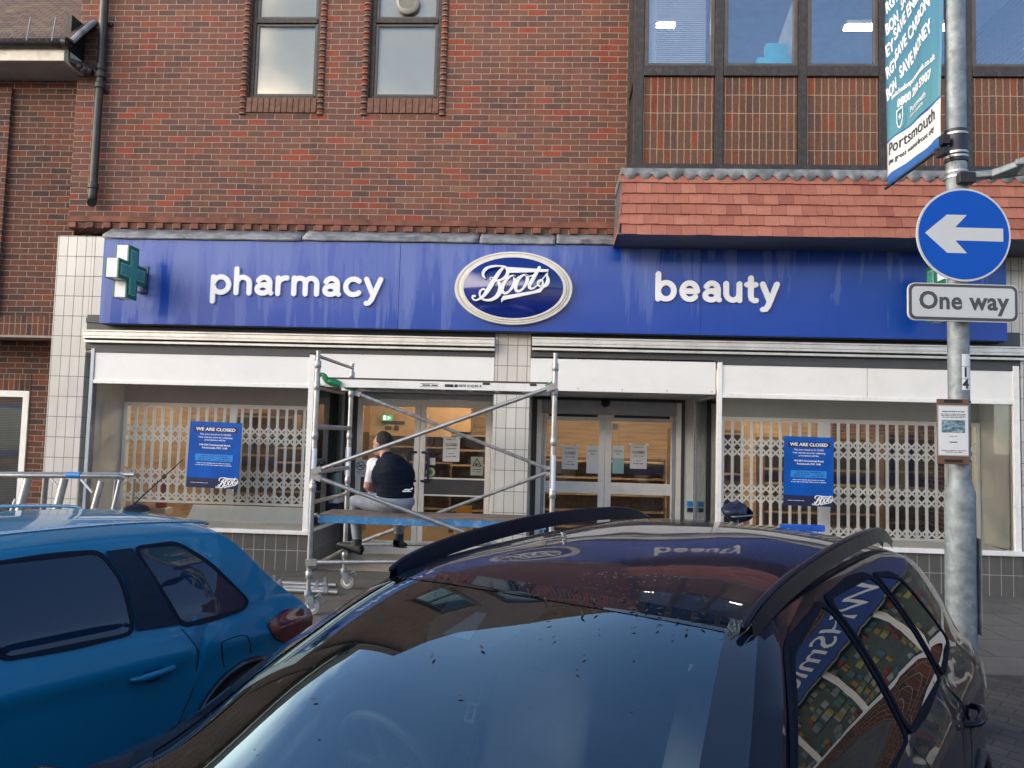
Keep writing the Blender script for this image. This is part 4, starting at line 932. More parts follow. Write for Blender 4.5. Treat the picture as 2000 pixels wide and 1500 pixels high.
# hanging exit sign
c = at(756, 816, 4.5); t = thing('exit_sign', tuple(c), 'small green exit sign hanging inside behind the double door', 'sign')
q = MB(); q.box(c.x-.085, c.x+.085, 4.5, 4.53, c.z-.05, c.z+.05); q.build('panel', emis('exit_green', (.05, .35, .13), .25), t)
q = MB(); q.box(c.x-.07, c.x-.068, 4.51, 4.52, c.z+.06, 2.8); q.box(c.x+.068, c.x+.07, 4.51, 4.52, c.z+.06, 2.8); q.build('wires', M['black'], t)
q = MB(); q.prism([(.0, .03), (.05, 0), (0, -.03)], (c.x+.015, 4.498, c.z), X3, Z3, -Y3, .002); q.box(c.x-.06, c.x-.02, 4.496, 4.499, c.z-.035, c.z+.035); q.build('arrow_symbol', emis('exit_white', (.8, 1, .85), .5), t)
# bulkhead with pictograms inside the door
a, b = at(722, 850, 4.6), at(812, 790, 4.6); t = thing('ceiling_bulkhead', (a.x, 4.6, a.z), 'tan bulkhead over the till with black pictograms, seen through the double door', 'bulkhead')
q = MB(); q.box(a.x-.3, b.x+1.0, 4.6, 5.0, a.z, 2.81); q.build('panel', plain('tan_board', (.42, .27, .15), .6), t)
q = MB(); z_ = aZ(770, 836, 4.59); q.box(aX(745, 830, 4.59), aX(790, 830, 4.59), 4.585, 4.599, aZ(760, 828, 4.59), aZ(760, 822, 4.59)); q.box(aX(752, 830, 4.59), aX(764, 830, 4.59), 4.585, 4.599, z_-.035, z_+.03)
q.lathe((aX(774, 836, 4.59), 4.599, z_), (0, -1, 0), [(.05, 0), (.05, .012)], 20); q.build('pictogram', M['ink'], t)
# yellow folding floor sign
c = at(905, 1050, DY+1.1); t = thing('floor_sign', (c.x, DY+1.1, .0), 'yellow wet floor sign standing open inside the double door', 'floor sign'); M['yel'] = plain('yellow_plastic', (.72, .36, .01), .4)
for k, s_ in ((0, -1), (1, 1)):
    q = MB(); q.add([(c.x-.16, DY+1.1+s_*.16, 0), (c.x+.16, DY+1.1+s_*.16, 0), (c.x+.11, DY+1.1+s_*.01, .62), (c.x-.11, DY+1.1+s_*.01, .62)], [(0, 1, 2, 3)]); q.build('leaf', M['yel'], t, solid=.012)
q = MB(); stroke(q, [(0, .47, .02), (-.07, .35, .02), (.07, .35, .02), (0, .47, .02)], 0, .003, (c.x, DY+1.06, 0), X3, Z3, -Y3); q.build('warning_symbol', M['ink'], t)
# red extinguishers by the left grille
M['red'] = plain('extinguisher_red', (.30, .012, .015), .3)
for i, (px_, py_) in enumerate(((266, 985), (316, 968))):
    c = at(px_, py_, 2.0); t = thing('fire_extinguisher', (c.x, 2.0, .5), ('red fire extinguisher nearest the left edge of the left grille', 'red fire extinguisher to the right of another, behind the left grille')[i], 'extinguisher', 'fire extinguishers')
    q = MB(); q.lathe((c.x, 2, .5), Z3, [(.075, 0), (.08, .02), (.08, .40), (.06, .46), (.025, .49), (.025, .53)], 20); q.build('cylinder', M['red'], t, smooth='auto')
    q = MB(); q.sweep([(c.x, 2, 1.03), (c.x+.04, 1.95, 1.05), (c.x+.07, 1.94, .95), (c.x+.085, 1.94, .7)], .012, 8); q.box(c.x-.07, c.x+.03, 1.98, 2.02, 1.03, 1.06); q.build('hose', M['black'], t)
    q = MB(); q.box(c.x-.12, c.x+.12, 1.88, 2.12, 0, .5); q.build('stand', M['int_grey'], t)
# blue recycling box by the lobby glass
c = at(648, 985, 1.2); t = thing('donation_box', (c.x, 1.2, 0), 'dark blue and white collection box behind the lobby glass beside the scaffold', 'box')
q = MB(); q.box(c.x-.14, c.x+.10, 1.15, 1.45, W1S, c.z+.02, 0); q.box(c.x-.141, c.x+.101, 1.149, 1.451, c.z+.02, c.z+.09, 1); q.box(c.x-.14, c.x+.10, 1.15, 1.45, c.z+.09, c.z+.14, 0); q.box(c.x-.10, c.x+.06, 1.2, 1.4, c.z+.14, c.z+.42, 2)
q.build('case', [M['poster_navy'], M['white_ink'], M['teal']], t, bevel=.004)

# ================================================================= NEIGHBOUR ON THE LEFT
nb = thing('brick_house', (-8, .15, 0), 'darker brick building with overhanging tiled roof to the left of the pharmacy', 'building')
NY = .14; nx0 = -12.5; nx1 = WX0-.002; nz = aZ(60, 590, NY)
NB0 = aZ(60, 655, NY); q = MB(); q.box(nx0, nx1, NY, NY+.3, aZ(60, 617, NY), 6.4); q.build('wall', M['brick_n'], nb)
q = MB(); q.box(nx0, PLX0-.002, NY-.012, NY+.3, NB0, aZ(60, 617, NY)-.001); q.build('soldier_course', M['brick_soldier'], nb)
q = MB(); q.box(nx0, PLX0-.002, NY-.02, NY+.3, NB0-.03, NB0-.001); q.build('lintel', plain('lintel_steel', (.25, .2, .17), .5), nb)
LY = .75; q = MB(); wx1 = aX(50, 900, LY); wz1 = aZ(25, 763, LY); sx = aZ(60, 720, LY)
q.box(wx1+.002, PLX0+.2, LY, LY+.3, 0, NB0); q.box(nx0, wx1+.002, LY, LY+.3, wz1+.22, NB0); q.box(nx0, wx1, LY, LY+.3, 0, aZ(20, 1010, LY)); q.build('recessed_wall', M['brick_n'], nb)
q = MB(); q.box(nx0, wx1+.001, LY-.01, LY+.3, wz1+.002, wz1+.219); q.build('soldier_course', M['brick_soldier'], nb)
q = MB(); q.box(nx0, PLX0, NY+.3, LY+.3, NB0+.001, NB0+.05); q.build('soffit', M['black'], nb)
q = MB(); wz0 = aZ(20, 1010, LY); wl = wx1-1.3; t_ = .085
q.box(wl, wx1, LY-.02, LY+.06, wz1-t_, wz1); q.box(wx1-t_, wx1, LY-.02, LY+.06, wz0, wz1-t_); q.box(wl, wl+t_, LY-.02, LY+.06, wz0, wz1-t_); zc_ = aZ(20, 922, LY); q.box(wl+t_, wx1-t_, LY-.018, LY+.05, zc_-.05, zc_+.0); q.box(wl+t_, wx1-t_, LY-.018, LY+.05, wz0, wz0+.05)
wo = q.build('window', M['white_frame'], nb, bevel=.004)
q = MB(); q.box(wl+t_-.01, wx1-t_+.01, LY+.01, LY+.015, wz0+.04, wz1-t_+.01); q.build('pane', M['clear'], wo)
q = MB(); zz_ = wz0+.05
while zz_ < wz1-.1: q.box(wl+.1, wx1-.1, LY+.06, LY+.075, zz_, zz_+.013); zz_ += .022
q.build('blind', plain('dark_blind', (.13, .14, .13), .6), wo)
q = MB(); q.box(nx0, wx1, LY+.3, LY+.35, 0, 3); q.build('backing', M['black'], nb)
# brick return pier at far left
q = MB(); q.box(nx0, aX(8, 400, NY-.05), NY-.06, NY-.001, aZ(5, 617, NY), aZ(5, 175, NY)); q.build('pier', M['brick_n'], nb)
# eaves
EY = -.42; ez0, ez1 = aZ(60, 118, EY), aZ(60, 97, EY); ex1 = aX(125, 110, EY)
q = MB(); q.box(nx0, ex1, EY, EY+.03, ez0, ez1+.03); q.box(ex1-.03, ex1, EY+.03, NY, ez0, ez1+.03); q.build('fascia_board', plain('cream_fascia', (.66, .60, .50), .5, dirt=(.3, .26, .2), dscale=8), nb)
q = MB(); q.box(nx0, ex1-.03, EY+.03, NY-.001, ez0, ez0+.02); q.build('eaves_soffit', plain('eaves_grey', (.33, .335, .35), .6), nb)
q = MB(); gz = ez1+.06
q.add([(x_, EY-.055+.055*math.cos(R(a)), gz+.055*math.sin(R(a))) for x_ in (nx0, ex1+.10) for a in range(180, 361, 20)], [(i, i+1, i+11, i+10) for i in range(9)])
q.lathe((ex1+.02, EY-.055, gz), X3, [(.062, 0), (.062, .05)], 16); q.build('gutter', M['pipe'], nb, smooth=True, solid=.006)
def rooftile():
    mt, n, l, p = nodes('roof_tiles'); g_ = pos(n); s = n.new('ShaderNodeSeparateXYZ'); l.new(g_, s.inputs[0])
    c = n.new('ShaderNodeCombineXYZ'); l.new(math_(n, l, 'ADD', s.outputs[0], 30), c.inputs[0]); l.new(math_(n, l, 'MULTIPLY', s.outputs[2], 1.4), c.inputs[1])
    b = n.new('ShaderNodeTexBrick'); b.offset = .5; l.new(c.outputs[0], b.inputs['Vector']); b.inputs['Scale'].default_value = 1; b.inputs['Brick Width'].default_value = .165; b.inputs['Row Height'].default_value = .085
    b.inputs['Color1'].default_value = (.10, .065, .05, 1); b.inputs['Color2'].default_value = (.16, .095, .07, 1); b.inputs['Mortar'].default_value = (.02, .016, .014, 1); b.inputs['Mortar Size'].default_value = .006
    cc = mixc(n, l, ramp(n, l, noise(n, l, g_, 1.6, 8, .7), [(.52, (0, 0, 0)), (.7, (.8,)*3)]), b.outputs['Color'], (.20, .19, .07))
    l.new(cc, p.inputs['Base Color']); p.inputs['Roughness'].default_value = .9; l.new(bump(n, l, math_(n, l, 'SUBTRACT', 1.0, b.outputs['Fac']), .012), p.inputs['Normal']); return mt
q = MB(); ry, rz = EY-.04, gz+.03
q.add([(nx0, ry, rz), (ex1+.14, ry, rz), (ex1+.14, 4.0, rz+4.4), (nx0, 4.0, rz+4.4)], [(0, 1, 2, 3)])
q.build('roof', rooftile(), nb, solid=.03)
q = MB(); q.sweep([(ex1+.16, ry+.35, rz+.42), (ex1+.18, ry+.05, rz+.12), (ex1+.12, ry, rz)], .035, 8); q.build('verge_lead', M['lead'], nb)
# wire mesh guard on the gutter
q = MB()
for k in range(26): x_ = ex1-2.6+k*.10; q.tube((x_, EY-.06, gz+.02), (x_+.12, EY-.02, gz+.20), .0013, 4); q.tube((x_+.12, EY-.06, gz+.02), (x_, EY-.02, gz+.20), .0013, 4)
q.tube((ex1-.42, EY-.1, gz-.02), (ex1-.44, EY-.02, gz+.34), .008, 6); q.tube((ex1-.10, EY-.1, gz+.0), (ex1-.12, EY-.02, gz+.34), .008, 6)
q.build('wire_guard', M['galv'], nb)
q = MB(); q.box(ex1-.01, WX0+.0, EY+.12, NY-.002, ez0+.12, gz+.45); q.build('eaves_return', M['black'], nb)
# soil pipe on the pharmacy wall
q = MB(); py_ = -.09
P1, P2, P3 = at(207, -40, py_), at(194, 150, py_), at(181, 385, py_)
xp = (P1.x+P3.x)/2
q.sweep([(xp, py_, TOP), (xp, py_, P2.z), (xp, py_, P3.z+.12)], .05, 16)
for z in (P2.z-.12, P2.z+.12, P3.z+.14, P2.z+.02): q.lathe((xp, py_, z-.04), Z3, [(.055, 0), (.065, .01), (.065, .07), (.055, .08)], 18)
q.sweep(spl([(xp, py_, P3.z+.16), (xp, py_, P3.z+.02), (xp+.01, py_-.02, P3.z-.05), (xp+.03, py_-.06, P3.z-.09)], 4), .055, 14)
bp = at(128, 120, EY+.1)
q.sweep([(bp.x, EY+.1, bp.z+.16), (bp.x+.02, EY+.12, bp.z+.02), (xp-.10, py_-.01, P2.z+.10), (xp, py_, P2.z-.02)], .043, 14)
d_ = (Vector((xp, py_, P2.z))-Vector((bp.x, EY+.1, bp.z))).normalized()
for k in (.35, .55, .7): q.lathe(Vector((bp.x, EY+.1, bp.z)).lerp(Vector((xp-.05, py_, P2.z+.04)), k), d_, [(.05, 0), (.056, .01), (.056, .04), (.05, .05)], 14)
for z in (P2.z-.16, 6.8, 7.6): q.box(xp-.08, xp+.08, -.04, -.001, z-.02, z+.02)
tag(q.build('drainpipe', M['pipe'], None, smooth='auto'), 'black cast soil pipe running down the left end of the pharmacy brickwork', 'drainpipe')

# ================================================================= SCAFFOLD TOWER
FY, BYs = -2.27, -1.0
GZ = 0.0
xl = aX(613, 900, FY); xr = aX(1081.5, 850, FY)
zt_f = aZ(623, 685, FY)
tw = thing('scaffold_tower', ((xl+xr)/2, (FY+BYs)/2, 0), 'silver aluminium scaffold tower on castors with two platforms in front of the shop doors', 'scaffold')
rr = .0245
def joint(mb, x, y, z, r=.031, h=.07, mi=0): mb.lathe((x, y, z-h/2), Z3, [(r*.86, 0), (r, .006), (r, h-.006), (r*.86, h)], 16, mi)
tz = aZ(623, 700, FY)
for (x, y, top) in ((xl, FY, zt_f), (xl, BYs, zt_f-.0), (xr, FY, aZ(1081, 690, FY)), (xr, BYs, zt_f)):
    q = MB(); q.tube((x, y, .34), (x, y, top-.10), rr, 16); q.tube((x, y, top-.11), (x, y, top), rr*.78, 14); q.lathe((x, y, top-.012), Z3, [(rr*.95, 0), (rr*.95, .012)], 14)
    q.tube((x, y, .12), (x, y, .36), rr*.8, 14)
    for z in (top-.13, .36, .46, 1.16, 2.10, 1.64): joint(q, x, y, z)
    q.build('upright', M['scaf'], tw, smooth='auto')
    q = MB(); q.box(x-.028, x-.0255, y-.028, y+.028, 1.22, 1.52); q.lathe((x, y, 1.2), Z3, [(rr+.0015, 0), (rr+.0015, .32)], 16); q.build('label', M['white_ink'], tw, smooth='auto')
    cs = MB(); ox = .045; 
    cs.box(x-.03, x+.055, y-.03, y+.03, .165, .178); 
    for s_ in (-1, 1): cs.prism([(-.03, .17), (.06, .17), (.075, .07), (.03, .055)], (x, y+s_*.032-.003, 0), X3, Z3, Y3, .006)
    cs.lathe((x, y, .175), Z3, [(.036, 0), (.036, .03), (.028, .045)], 16); cs.sweep([(x+.06, y, .16), (x+.11, y, .19), (x+.14, y, .15)], .012, 8)
    co = cs.build('castor_fork', M['galv'], tw, smooth='auto')
    cw = MB(); cw.lathe((x+ox, y-.02, .075), Y3, [(.068, 0), (.075, .006), (.075, .034), (.068, .04)], 28); cw.build('castor_wheel', M['grey_rubber'], co, smooth='auto')
    cw = MB(); cw.lathe((x+ox, y-.026, .075), Y3, [(.04, 0), (.045, .004), (.045, .048), (.04, .052)], 20); cw.build('wheel_hub', M['white_frame'], co, smooth='auto')
def bar(name, p, q_, r=.02, mat='scaf', ends=True):
    mb = MB(); mb.tube(p, q_, r, 14)
    if ends:
        d = (Vector(q_)-Vector(p)).normalized()
        for e in (p, q_): mb.obox(Vector(e), d, Vector((0, 0, 1)).cross(d) if abs(d.z) < .95 else X3, d.cross(Vector((0, 0, 1)).cross(d)) if abs(d.z) < .95 else Y3, .05, .026, .028)
    return mb.build(name, M[mat], tw, smooth='auto')
for x in (xl, xr):
    for z, r_ in ((aZ(650, 708, (FY+BYs)/2), .016), (aZ(650, 835, (FY+BYs)/2), .024), (aZ(640, 917, -1.6), .022), (.42, .02), (1.02, .02)): bar('frame_rung', (x, FY, z), (x, BYs, z), r_, ends=False, mat='scaf_old' if r_ > .02 else 'scaf')
yb = FY-.04
bar('brace', (xl+.04, yb, aZ(640, 920, yb)), (xr-.03, yb, aZ(1068, 756, yb)))
bar('brace', (xl+.04, yb+.01, aZ(635, 932, yb)), (xr-.03, yb, aZ(1068, 1100, yb)))
bar('brace', (xl+.03, yb, aZ(628, 1099, yb)), (xr-.03, yb, aZ(1070, 1095, yb)))
yk = BYs+.04
bar('brace', (xl+.05, yk, aZ(705, 768, yk)), (xr-.03, yk, aZ(1064, 917, yk)), mat='scaf_old')
bar('brace', (xr-.03, yk, aZ(1064, 921, yk)), (xl+.05, yk, aZ(690, 1066, yk)), mat='scaf_old')
bar('brace', (xl+.04, yk, aZ(690, 1063, yk)), (xr-.03, yk, aZ(1060, 1063, yk)), mat='scaf_old')
# upper platform
pz = aZ(850, 745, FY+.05)
q = MB(); ya, yb_ = FY+.04, FY+.66
q.box(xl+.06, xr-.05, ya, ya+.03, pz-.075, pz); q.box(xl+.06, xr-.05, yb_-.03, yb_, pz-.075, pz)
for k in range(7): x_ = xl+.3+k*(xr-xl-.6)/6; q.box(x_-.02, x_+.02, ya+.03, yb_-.03, pz-.06, pz-.03)
pf = q.build('platform', M['white_frame'], tw, bevel=.003)
q = MB(); q.box(xl+.07, xr-.06, ya-.003, yb_+.003, pz+.001, pz+.016); q.build('deck', plain('deck_ply', (.07, .055, .045), .7, var=.3), pf)
q = MB()
for x_ in (xl+.02, xr-.02):
    for y_ in (ya+.01, yb_-.01):
        s_ = 1 if x_ < 0 and x_ == xl+.02 else -1
        q.sweep(spl([(x_-s_*.02, y_-.03, pz+.03), (x_+s_*.03, y_-.04, pz+.035), (x_+s_*.07, y_-.035, pz-.02), (x_+s_*.12, y_-.03, pz-.03), (x_+s_*.19, y_-.02, pz-.05)], 4), [.02]*5+[.026]*5+[.034]*5+[.03]*2, 10) if s_ == 1 else q.sweep([(x_+.02, y_-.02, pz+.02), (x_-.06, y_-.03, pz-.03)], .022, 10)
q.build('hook_clamp', plain('green_plastic', (.01, .22, .07), .45, var=.2), pf, smooth='auto')
q = MB(); zt2 = pz-.037
q.box(aX(869, 750, ya), aX(886, 750, ya), ya-.0035, ya-.001, zt2-.013, zt2+.013); q.box(aX(888, 750, ya), aX(894, 750, ya), ya-.0035, ya-.001, zt2-.013, zt2+.013)
q.box(aX(821, 750, ya), aX(857, 750, ya), ya-.003, ya-.001, zt2-.016, zt2-.013); q.box(aX(821, 750, ya), aX(857, 750, ya), ya-.003, ya-.001, zt2+.013, zt2+.016)
for (a_, b_) in ((943, 957), (1035, 1048)): q.box(aX(a_, 745, ya), aX(b_, 745, ya), ya-.0045, ya-.001, pz-.022, pz-.002)
q.build('label_mark', M['ink'], pf)
text('0870 014290 4', 'lettering', M['ink'], pf, (aX(918, 750, ya), ya-.002, zt2), X3, Z3, .035, .0008, .01)
text('~PLANT HIRE', 'lettering', M['ink'], pf, (aX(840, 750, ya), ya-.002, zt2), X3, Z3, .026, .0008, .01)
# lower platform the man sits on
lz = aZ(760, 1007, FY+.05); LY0, LY1 = FY+.04, FY+.50
q = MB(); q.box(xl+.05, xr-.05, LY0, LY0+.03, lz-.085, lz-.016); q.box(xl+.05, xr-.05, LY1-.03, LY1, lz-.085, lz-.016)
q.sweep([(xl+.07, LY0+.01, lz-.04), (xl+.03, LY0+.01, lz-.01), (xl-.0, LY0+.02, lz-.03)], .018, 8, 1)
lp = q.build('platform', [plain('worn_blue_paint', (.035, .21, .46), .5, var=.15, dirt=(.42, .46, .5), dscale=16, darkf=.8), M['scaf_old']], tw, bevel=.003)
q = MB(); q.box(xl+.06, xr-.06, LY0-.004, LY1+.004, lz-.0155, lz); q.build('deck', plain('worn_ply', (.20, .155, .125), .75, var=.35, vscale=9, dirt=(.09, .075, .065), dscale=6), lp)
# spare tubes lying on the pavement
tubes = [(aX(490, 1117, -1.0), aX(655, 1128, -1.0), -.95, .03, 'thin spare scaffold tube lying nearest the shop plinth'), (aX(500, 1130, -1.2), aX(640, 1128, -1.2), -1.15, .03, 'spare scaffold tube in the middle of three on the pavement'), (aX(500, 1137, -1.35), aX(660, 1140, -1.35), -1.34, .035, 'thick spare scaffold brace with clamps lying nearest the road')]
for (a, b, y_, r_, lb) in tubes:
    t = thing('scaffold_tube', ((a+b)/2, y_, 0), lb, 'scaffold tube', 'spare scaffold tubes on the pavement')
    q = MB(); q.tube((a-.6, y_+.03, r_*.8+.001), (b, y_, r_*.8+.001), r_*.8, 14); q.build('tube', M['scaf'], t, smooth='auto')
    for x_ in (a+.25, b-.12):
        q = MB(); q.lathe((x_-.03, y_+.004, r_*.8+.003), X3, [(r_+.004, 0), (r_+.004, .05)], 12); q.box(x_-.02, x_+.01, y_-.012, y_+.012, .0, r_*2+.045); q.build('clamp', M['galv'], t)

# ================================================================= TRESTLE (folding step-up) ON THE LEFT
ty = -1.9
A = at(-40, 928, ty); B = at(242, 930, ty)
tr = thing('aluminium_trestle', ((A.x+B.x)/2, ty, 0), 'aluminium folding trestle standing behind the blue car at the left', 'trestle')
q = MB(); q.sweep([(A.x, ty, A.z), (B.x-.03, ty, B.z), (B.x, ty+.02, B.z-.02)], .026, 12); q.tube((A.x, ty+.28, A.z+.0), (B.x-.04, ty+.28, B.z), .024, 12); q.build('rail', M['scaf'], tr, smooth='auto')
for (p1, p2, r_) in (((55, 935), (40, 1005), .036), ((126, 935), (113, 1000), .038), ((198, 940), (184, 1003), .030), ((234, 938), (222, 1003), .018)):
    a, b = at(*p1, ty), at(*p2, ty); d = (b-a)/(b.z-a.z); e = a+d*(0-a.z)
    q = MB(); q.tube(a, (e.x, ty-.1, 0.01), r_, 12); q.lathe((e.x, ty-.1, .0), Z3, [(r_+.008, 0), (r_+.008, .05)], 12); q.build('leg', M['scaf'], tr, smooth='auto')
    q = MB(); q.tube((a.x, ty+.28, a.z), (e.x+.05, ty+.42, 0.01), r_*.8, 12); q.build('leg', M['scaf'], tr, smooth='auto')
for (p1, p2) in (((100, 935), (113, 950)), ((158, 936), (180, 962)), ((30, 975), (20, 1000))):
    q = MB(); q.tube(at(*p1, ty), at(*p2, ty), .012, 8); q.build('stay', M['white_frame'], tr)
q = MB(); c = at(145, 928, ty); q.lathe((c.x-.07, ty, c.z), X3, [(.030, 0), (.031, .01), (.031, .13), (.03, .14)], 12); q.build('tape', M['poster_mid'], tr)

# ================================================================= WORKBENCH PIECES BEHIND THE DARK CAR
by = -1.6
a, b = at(1525, 1028, by), at(1612, 1031, by); t = thing('workbench', ((a.x+b.x)/2, by, 0), 'folding workbench with a bright blue top edge behind the dark car', 'workbench')
q = MB(); q.box(a.x, b.x, by, by+.06, a.z-.04, a.z+.02); q.build('worktop', plain('bright_blue_bar', (.01, .10, .55), .4, var=.3), t, bevel=.008)
for x_ in (a.x+.05, b.x-.05):
    for s_ in (-1, 1): q = MB(); q.tube((x_, by+.03, a.z-.03), (x_+.02, by+.03+s_*.25, 0.01), .015, 8); q.build('leg', M['scaf'], t)
c = at(1440, 1000, by); t = thing('tool_stand', (c.x, by, 0), 'black and blue tool bag on a slim stand behind the roof of the dark car', 'tool bag')
bm_ = MB(); rnd = random.Random(4)
bm_.grid(lambda i, j: (c.x+.13*math.cos(2*PI*j)*math.sin(PI*i)*(1+.3*math.sin(9*j+5*i)), by+.10*math.sin(2*PI*j)*math.sin(PI*i)*(1+.3*math.cos(11*j)), c.z-.09*math.cos(PI*i)*(1+.25*math.sin(13*j+4*i))), 10, 20)
bm_.build('bag', plain('black_blue_cloth', (.012, .02, .05), .4, var=.8, vscale=20), t, smooth=True)
q = MB(); q.tube((c.x, by, 0.02), (c.x, by, c.z-.05), .015, 10); q.lathe((c.x, by, 0), Z3, [(.16, 0), (.15, .02), (.03, .03)], 20); q.sweep([(c.x-.16, by-.02, c.z-.03), (c.x-.05, by-.1, c.z-.04), (c.x+.17, by-.05, c.z-.02)], .008, 6); q.build('stand', M['galv'], t)

# ================================================================= LAMP POST
PYp = -4.35
px0 = aX(1872, 700, PYp); lpz = [0, 1.42]
post = thing('lamp_post', (px0, PYp, 0), 'mottled galvanised lamp post on the pavement at the right, thicker in its lower part', 'lamp post')
def wr(px_l, px_r, py_): return abs(aX(px_r, py_, PYp)-aX(px_l, py_, PYp))/2
r1, r2 = wr(1852, 1892, 720), wr(1848, 1905, 1060)
zsh = aZ(1875, 950, PYp)
q = MB(); q.lathe((px0, PYp, -.07), Z3, [(r2+.0, 0), (r2, zsh-.06+.07), (r2*.97, zsh-.03+.07), (r1*1.05, zsh+.035+.07), (r1, zsh+.06+.07), (r1*.98, 3.4), (r1*.95, 6.4), (r1*.3, 6.43)], 40)
q.build('pole', None or M['galv'], post, smooth='auto')
q = MB(); q.obox((px0+r2+.004, PYp-.02, zsh-.62), (0, 1, 0), (1, 0, 0), Z3, .05, .003, .30); q.build('access_door', M['galv'], post, bevel=.004)
# door number plates
q = MB(); fr = PYp-r1
np_ = [(1883, 691, 716), (1883, 716, 740), (1883, 740, 762)]
for (pxx, ya_, yb2) in np_:
    za, zb = aZ(pxx, ya_, fr), aZ(pxx, yb2, fr)
    def cyl(i, j, za=za, zb=zb): 
        an = R(-10+i*60); return (px0+(r1+.003)*math.sin(an), PYp-(r1+.003)*math.cos(an), zb+.0015+(za-zb-.003)*j)
    q.grid(cyl, 8, 1)
q.build('number_plate', M['white_ink'], post, smooth=True)
for ch, yy in (('1', 728), ('4', 751)):
    an = R(8); n_ = Vector((math.sin(an), -math.cos(an), 0)); u_ = Vector((math.cos(an), math.sin(an), 0))
    text(ch, 'numeral', M['ink'], post, Vector((px0, PYp, aZ(1885, yy, fr)))+n_*(r1+.005), u_, Z3, .085, .001, .02)
# banner bracket bands
q = MB(); zb0, zb1 = aZ(1868, 312, PYp-r1), aZ(1868, 248, PYp-r1)
q.lathe((px0, PYp, zb0), Z3, [(r1+.002, 0), (r1+.006, .004), (r1+.006, zb1-zb0-.004), (r1+.002, zb1-zb0)], 32); q.build('sleeve', M['navy'] if 0 else plain('dark_sleeve', (.012, .018, .035), .45), post, smooth='auto')
for yy, e_ in ((257, .009), (294, .009), (302, .009), (331, .004), (341, .004)):
    z = aZ(1868, yy, PYp-r1); q = MB(); q.lathe((px0, PYp, z-.008), Z3, [(r1+e_, 0), (r1+e_, .014)], 32); q.build('steel_band', M['scaf'], post, smooth='auto')
# flood lamp on an arm
q = MB(); la = Vector((px0, PYp-r1*.4, aZ(1875, 335, PYp-.15)))
dr = Vector((.94, -.34, .03)).normalized(); sd_ = Vector((.34, .94, 0)).normalized(); up_ = dr.cross(sd_)*-1
if up_.z < 0: up_ = -up_
c = la+dr*.16; q.obox(c, dr, sd_, up_, .13, .035, .022)
q.add([c+dr*.02+sd_*s*.04+up_*k for s in (-1, 1) for k in (-.03, .02)]+[c+dr*.16+sd_*s*.12+up_*k for s in (-1, 1) for k in (-.005, .035)], [(0, 1, 3, 2), (4, 6, 7, 5), (0, 4, 5, 1), (2, 3, 7, 6), (1, 5, 7, 3), (0, 2, 6, 4)])
c2_ = c+dr*.34+up_*.01; q.obox(c2_+up_*.012, dr, sd_, up_, .20, .13, .020); q.obox(c2_+up_*.038, dr, sd_, up_, .17, .10, .008)
fl = q.build('flood_lamp', M['galv'], post, bevel=.008)
q = MB(); q.obox(c2_-up_*.006, dr, sd_, up_, .16, .09, .004); q.build('lamp_glass', plain('lamp_glass', (.10, .11, .12), .15), fl)
q = MB(); q.obox(la+Vector((.02, -.05, -.02)), X3, Y3, Z3, .05, .03, .035); q.build('bracket', M['black'], fl, bevel=.004)

# hanging banner (edge-on cloth swung towards the street, seen at an angle)
bn_up = at(1838, 240, PYp); 
hinge = Vector((px0-r1-.03, PYp-.02, 0))
b1 = at(1838, 285, hinge.y-.0); b2_y = PYp-.62
zR0 = aZ(1838, 287, hinge.y); xL = px0-.0
# outer lower corner of the cloth: pixel (1733, 368), real width .62 m
best = None
for k in range(400):
    yy = PYp+k*.004; c = at(1733, 366, yy); d = math.hypot(c.x-hinge.x, c.y-hinge.y)+abs(c.z-zR0)*0
    e = abs(c.z-zR0)
    if best is None or e < best[0]: best = (e, yy, c.copy(), d)
yo = best[1]; outer = Vector((best[2].x, best[2].y, zR0))
ub = (outer-Vector((hinge.x, hinge.y, zR0))); BW = ub.length; ub.normalize(); nb_ = Vector((ub.y, -ub.x, 0))
print('banner width', BW, 'outer', outer)
ban = thing('street_banner', (hinge.x, hinge.y, zR0), 'blue green cloth banner with slanting white slogans hanging from the lamp post', 'banner')
def cloth(i, j, off=0.0):
    w_ = .012*math.sin(i*9+j*6)*(1 if j > .02 else .2)+.008*math.sin(i*17-j*11)
    p_ = Vector((hinge.x, hinge.y, zR0))+ub*(BW*i)+Z3*(j*2.6)+nb_*(w_*.7+off); return tuple(p_)
# the cloth reads left to right from the outer edge to the post
rd = -ub; nrm = rd.cross(Z3)      # faces the viewer
if nrm.dot(CAMLOC-hinge) < 0: nrm = -nrm
def bpt(a, h): return outer+rd*a+Z3*h
def bannermat():
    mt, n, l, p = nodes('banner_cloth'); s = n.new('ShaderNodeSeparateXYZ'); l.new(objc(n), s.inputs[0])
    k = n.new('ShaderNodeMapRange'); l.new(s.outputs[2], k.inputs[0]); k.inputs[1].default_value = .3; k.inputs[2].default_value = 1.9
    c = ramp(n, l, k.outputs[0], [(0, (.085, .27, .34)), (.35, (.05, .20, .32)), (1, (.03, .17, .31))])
    f = noise(n, l, scalev(n, l, objc(n), (8, 8, .8)), 2, 3); c = mixc(n, l, .35, c, ramp(n, l, f, [(.3, (.6, .7, .7)), (.7, (1.2, 1.15, 1.1))]), 'MULTIPLY')
    l.new(c, p.inputs['Base Color']); p.inputs['Roughness'].default_value = .65; return mt
M['bblue'] = plain('banner_royal_blue', (.018, .11, .36), .6, var=.1); M['bwhite'] = plain('banner_white', (.62, .65, .68), .7, var=.04)
q = MB(); NU, NV = 16, 60
def clothp(i, j):
    h = -.005+2.55*j; w_ = .010*math.sin(i*8+j*5)+.006*math.sin(i*15-j*9)
    return tuple(outer+rd*(BW*i)+Z3*h+nrm*w_)
q.grid(clothp, NU, NV)
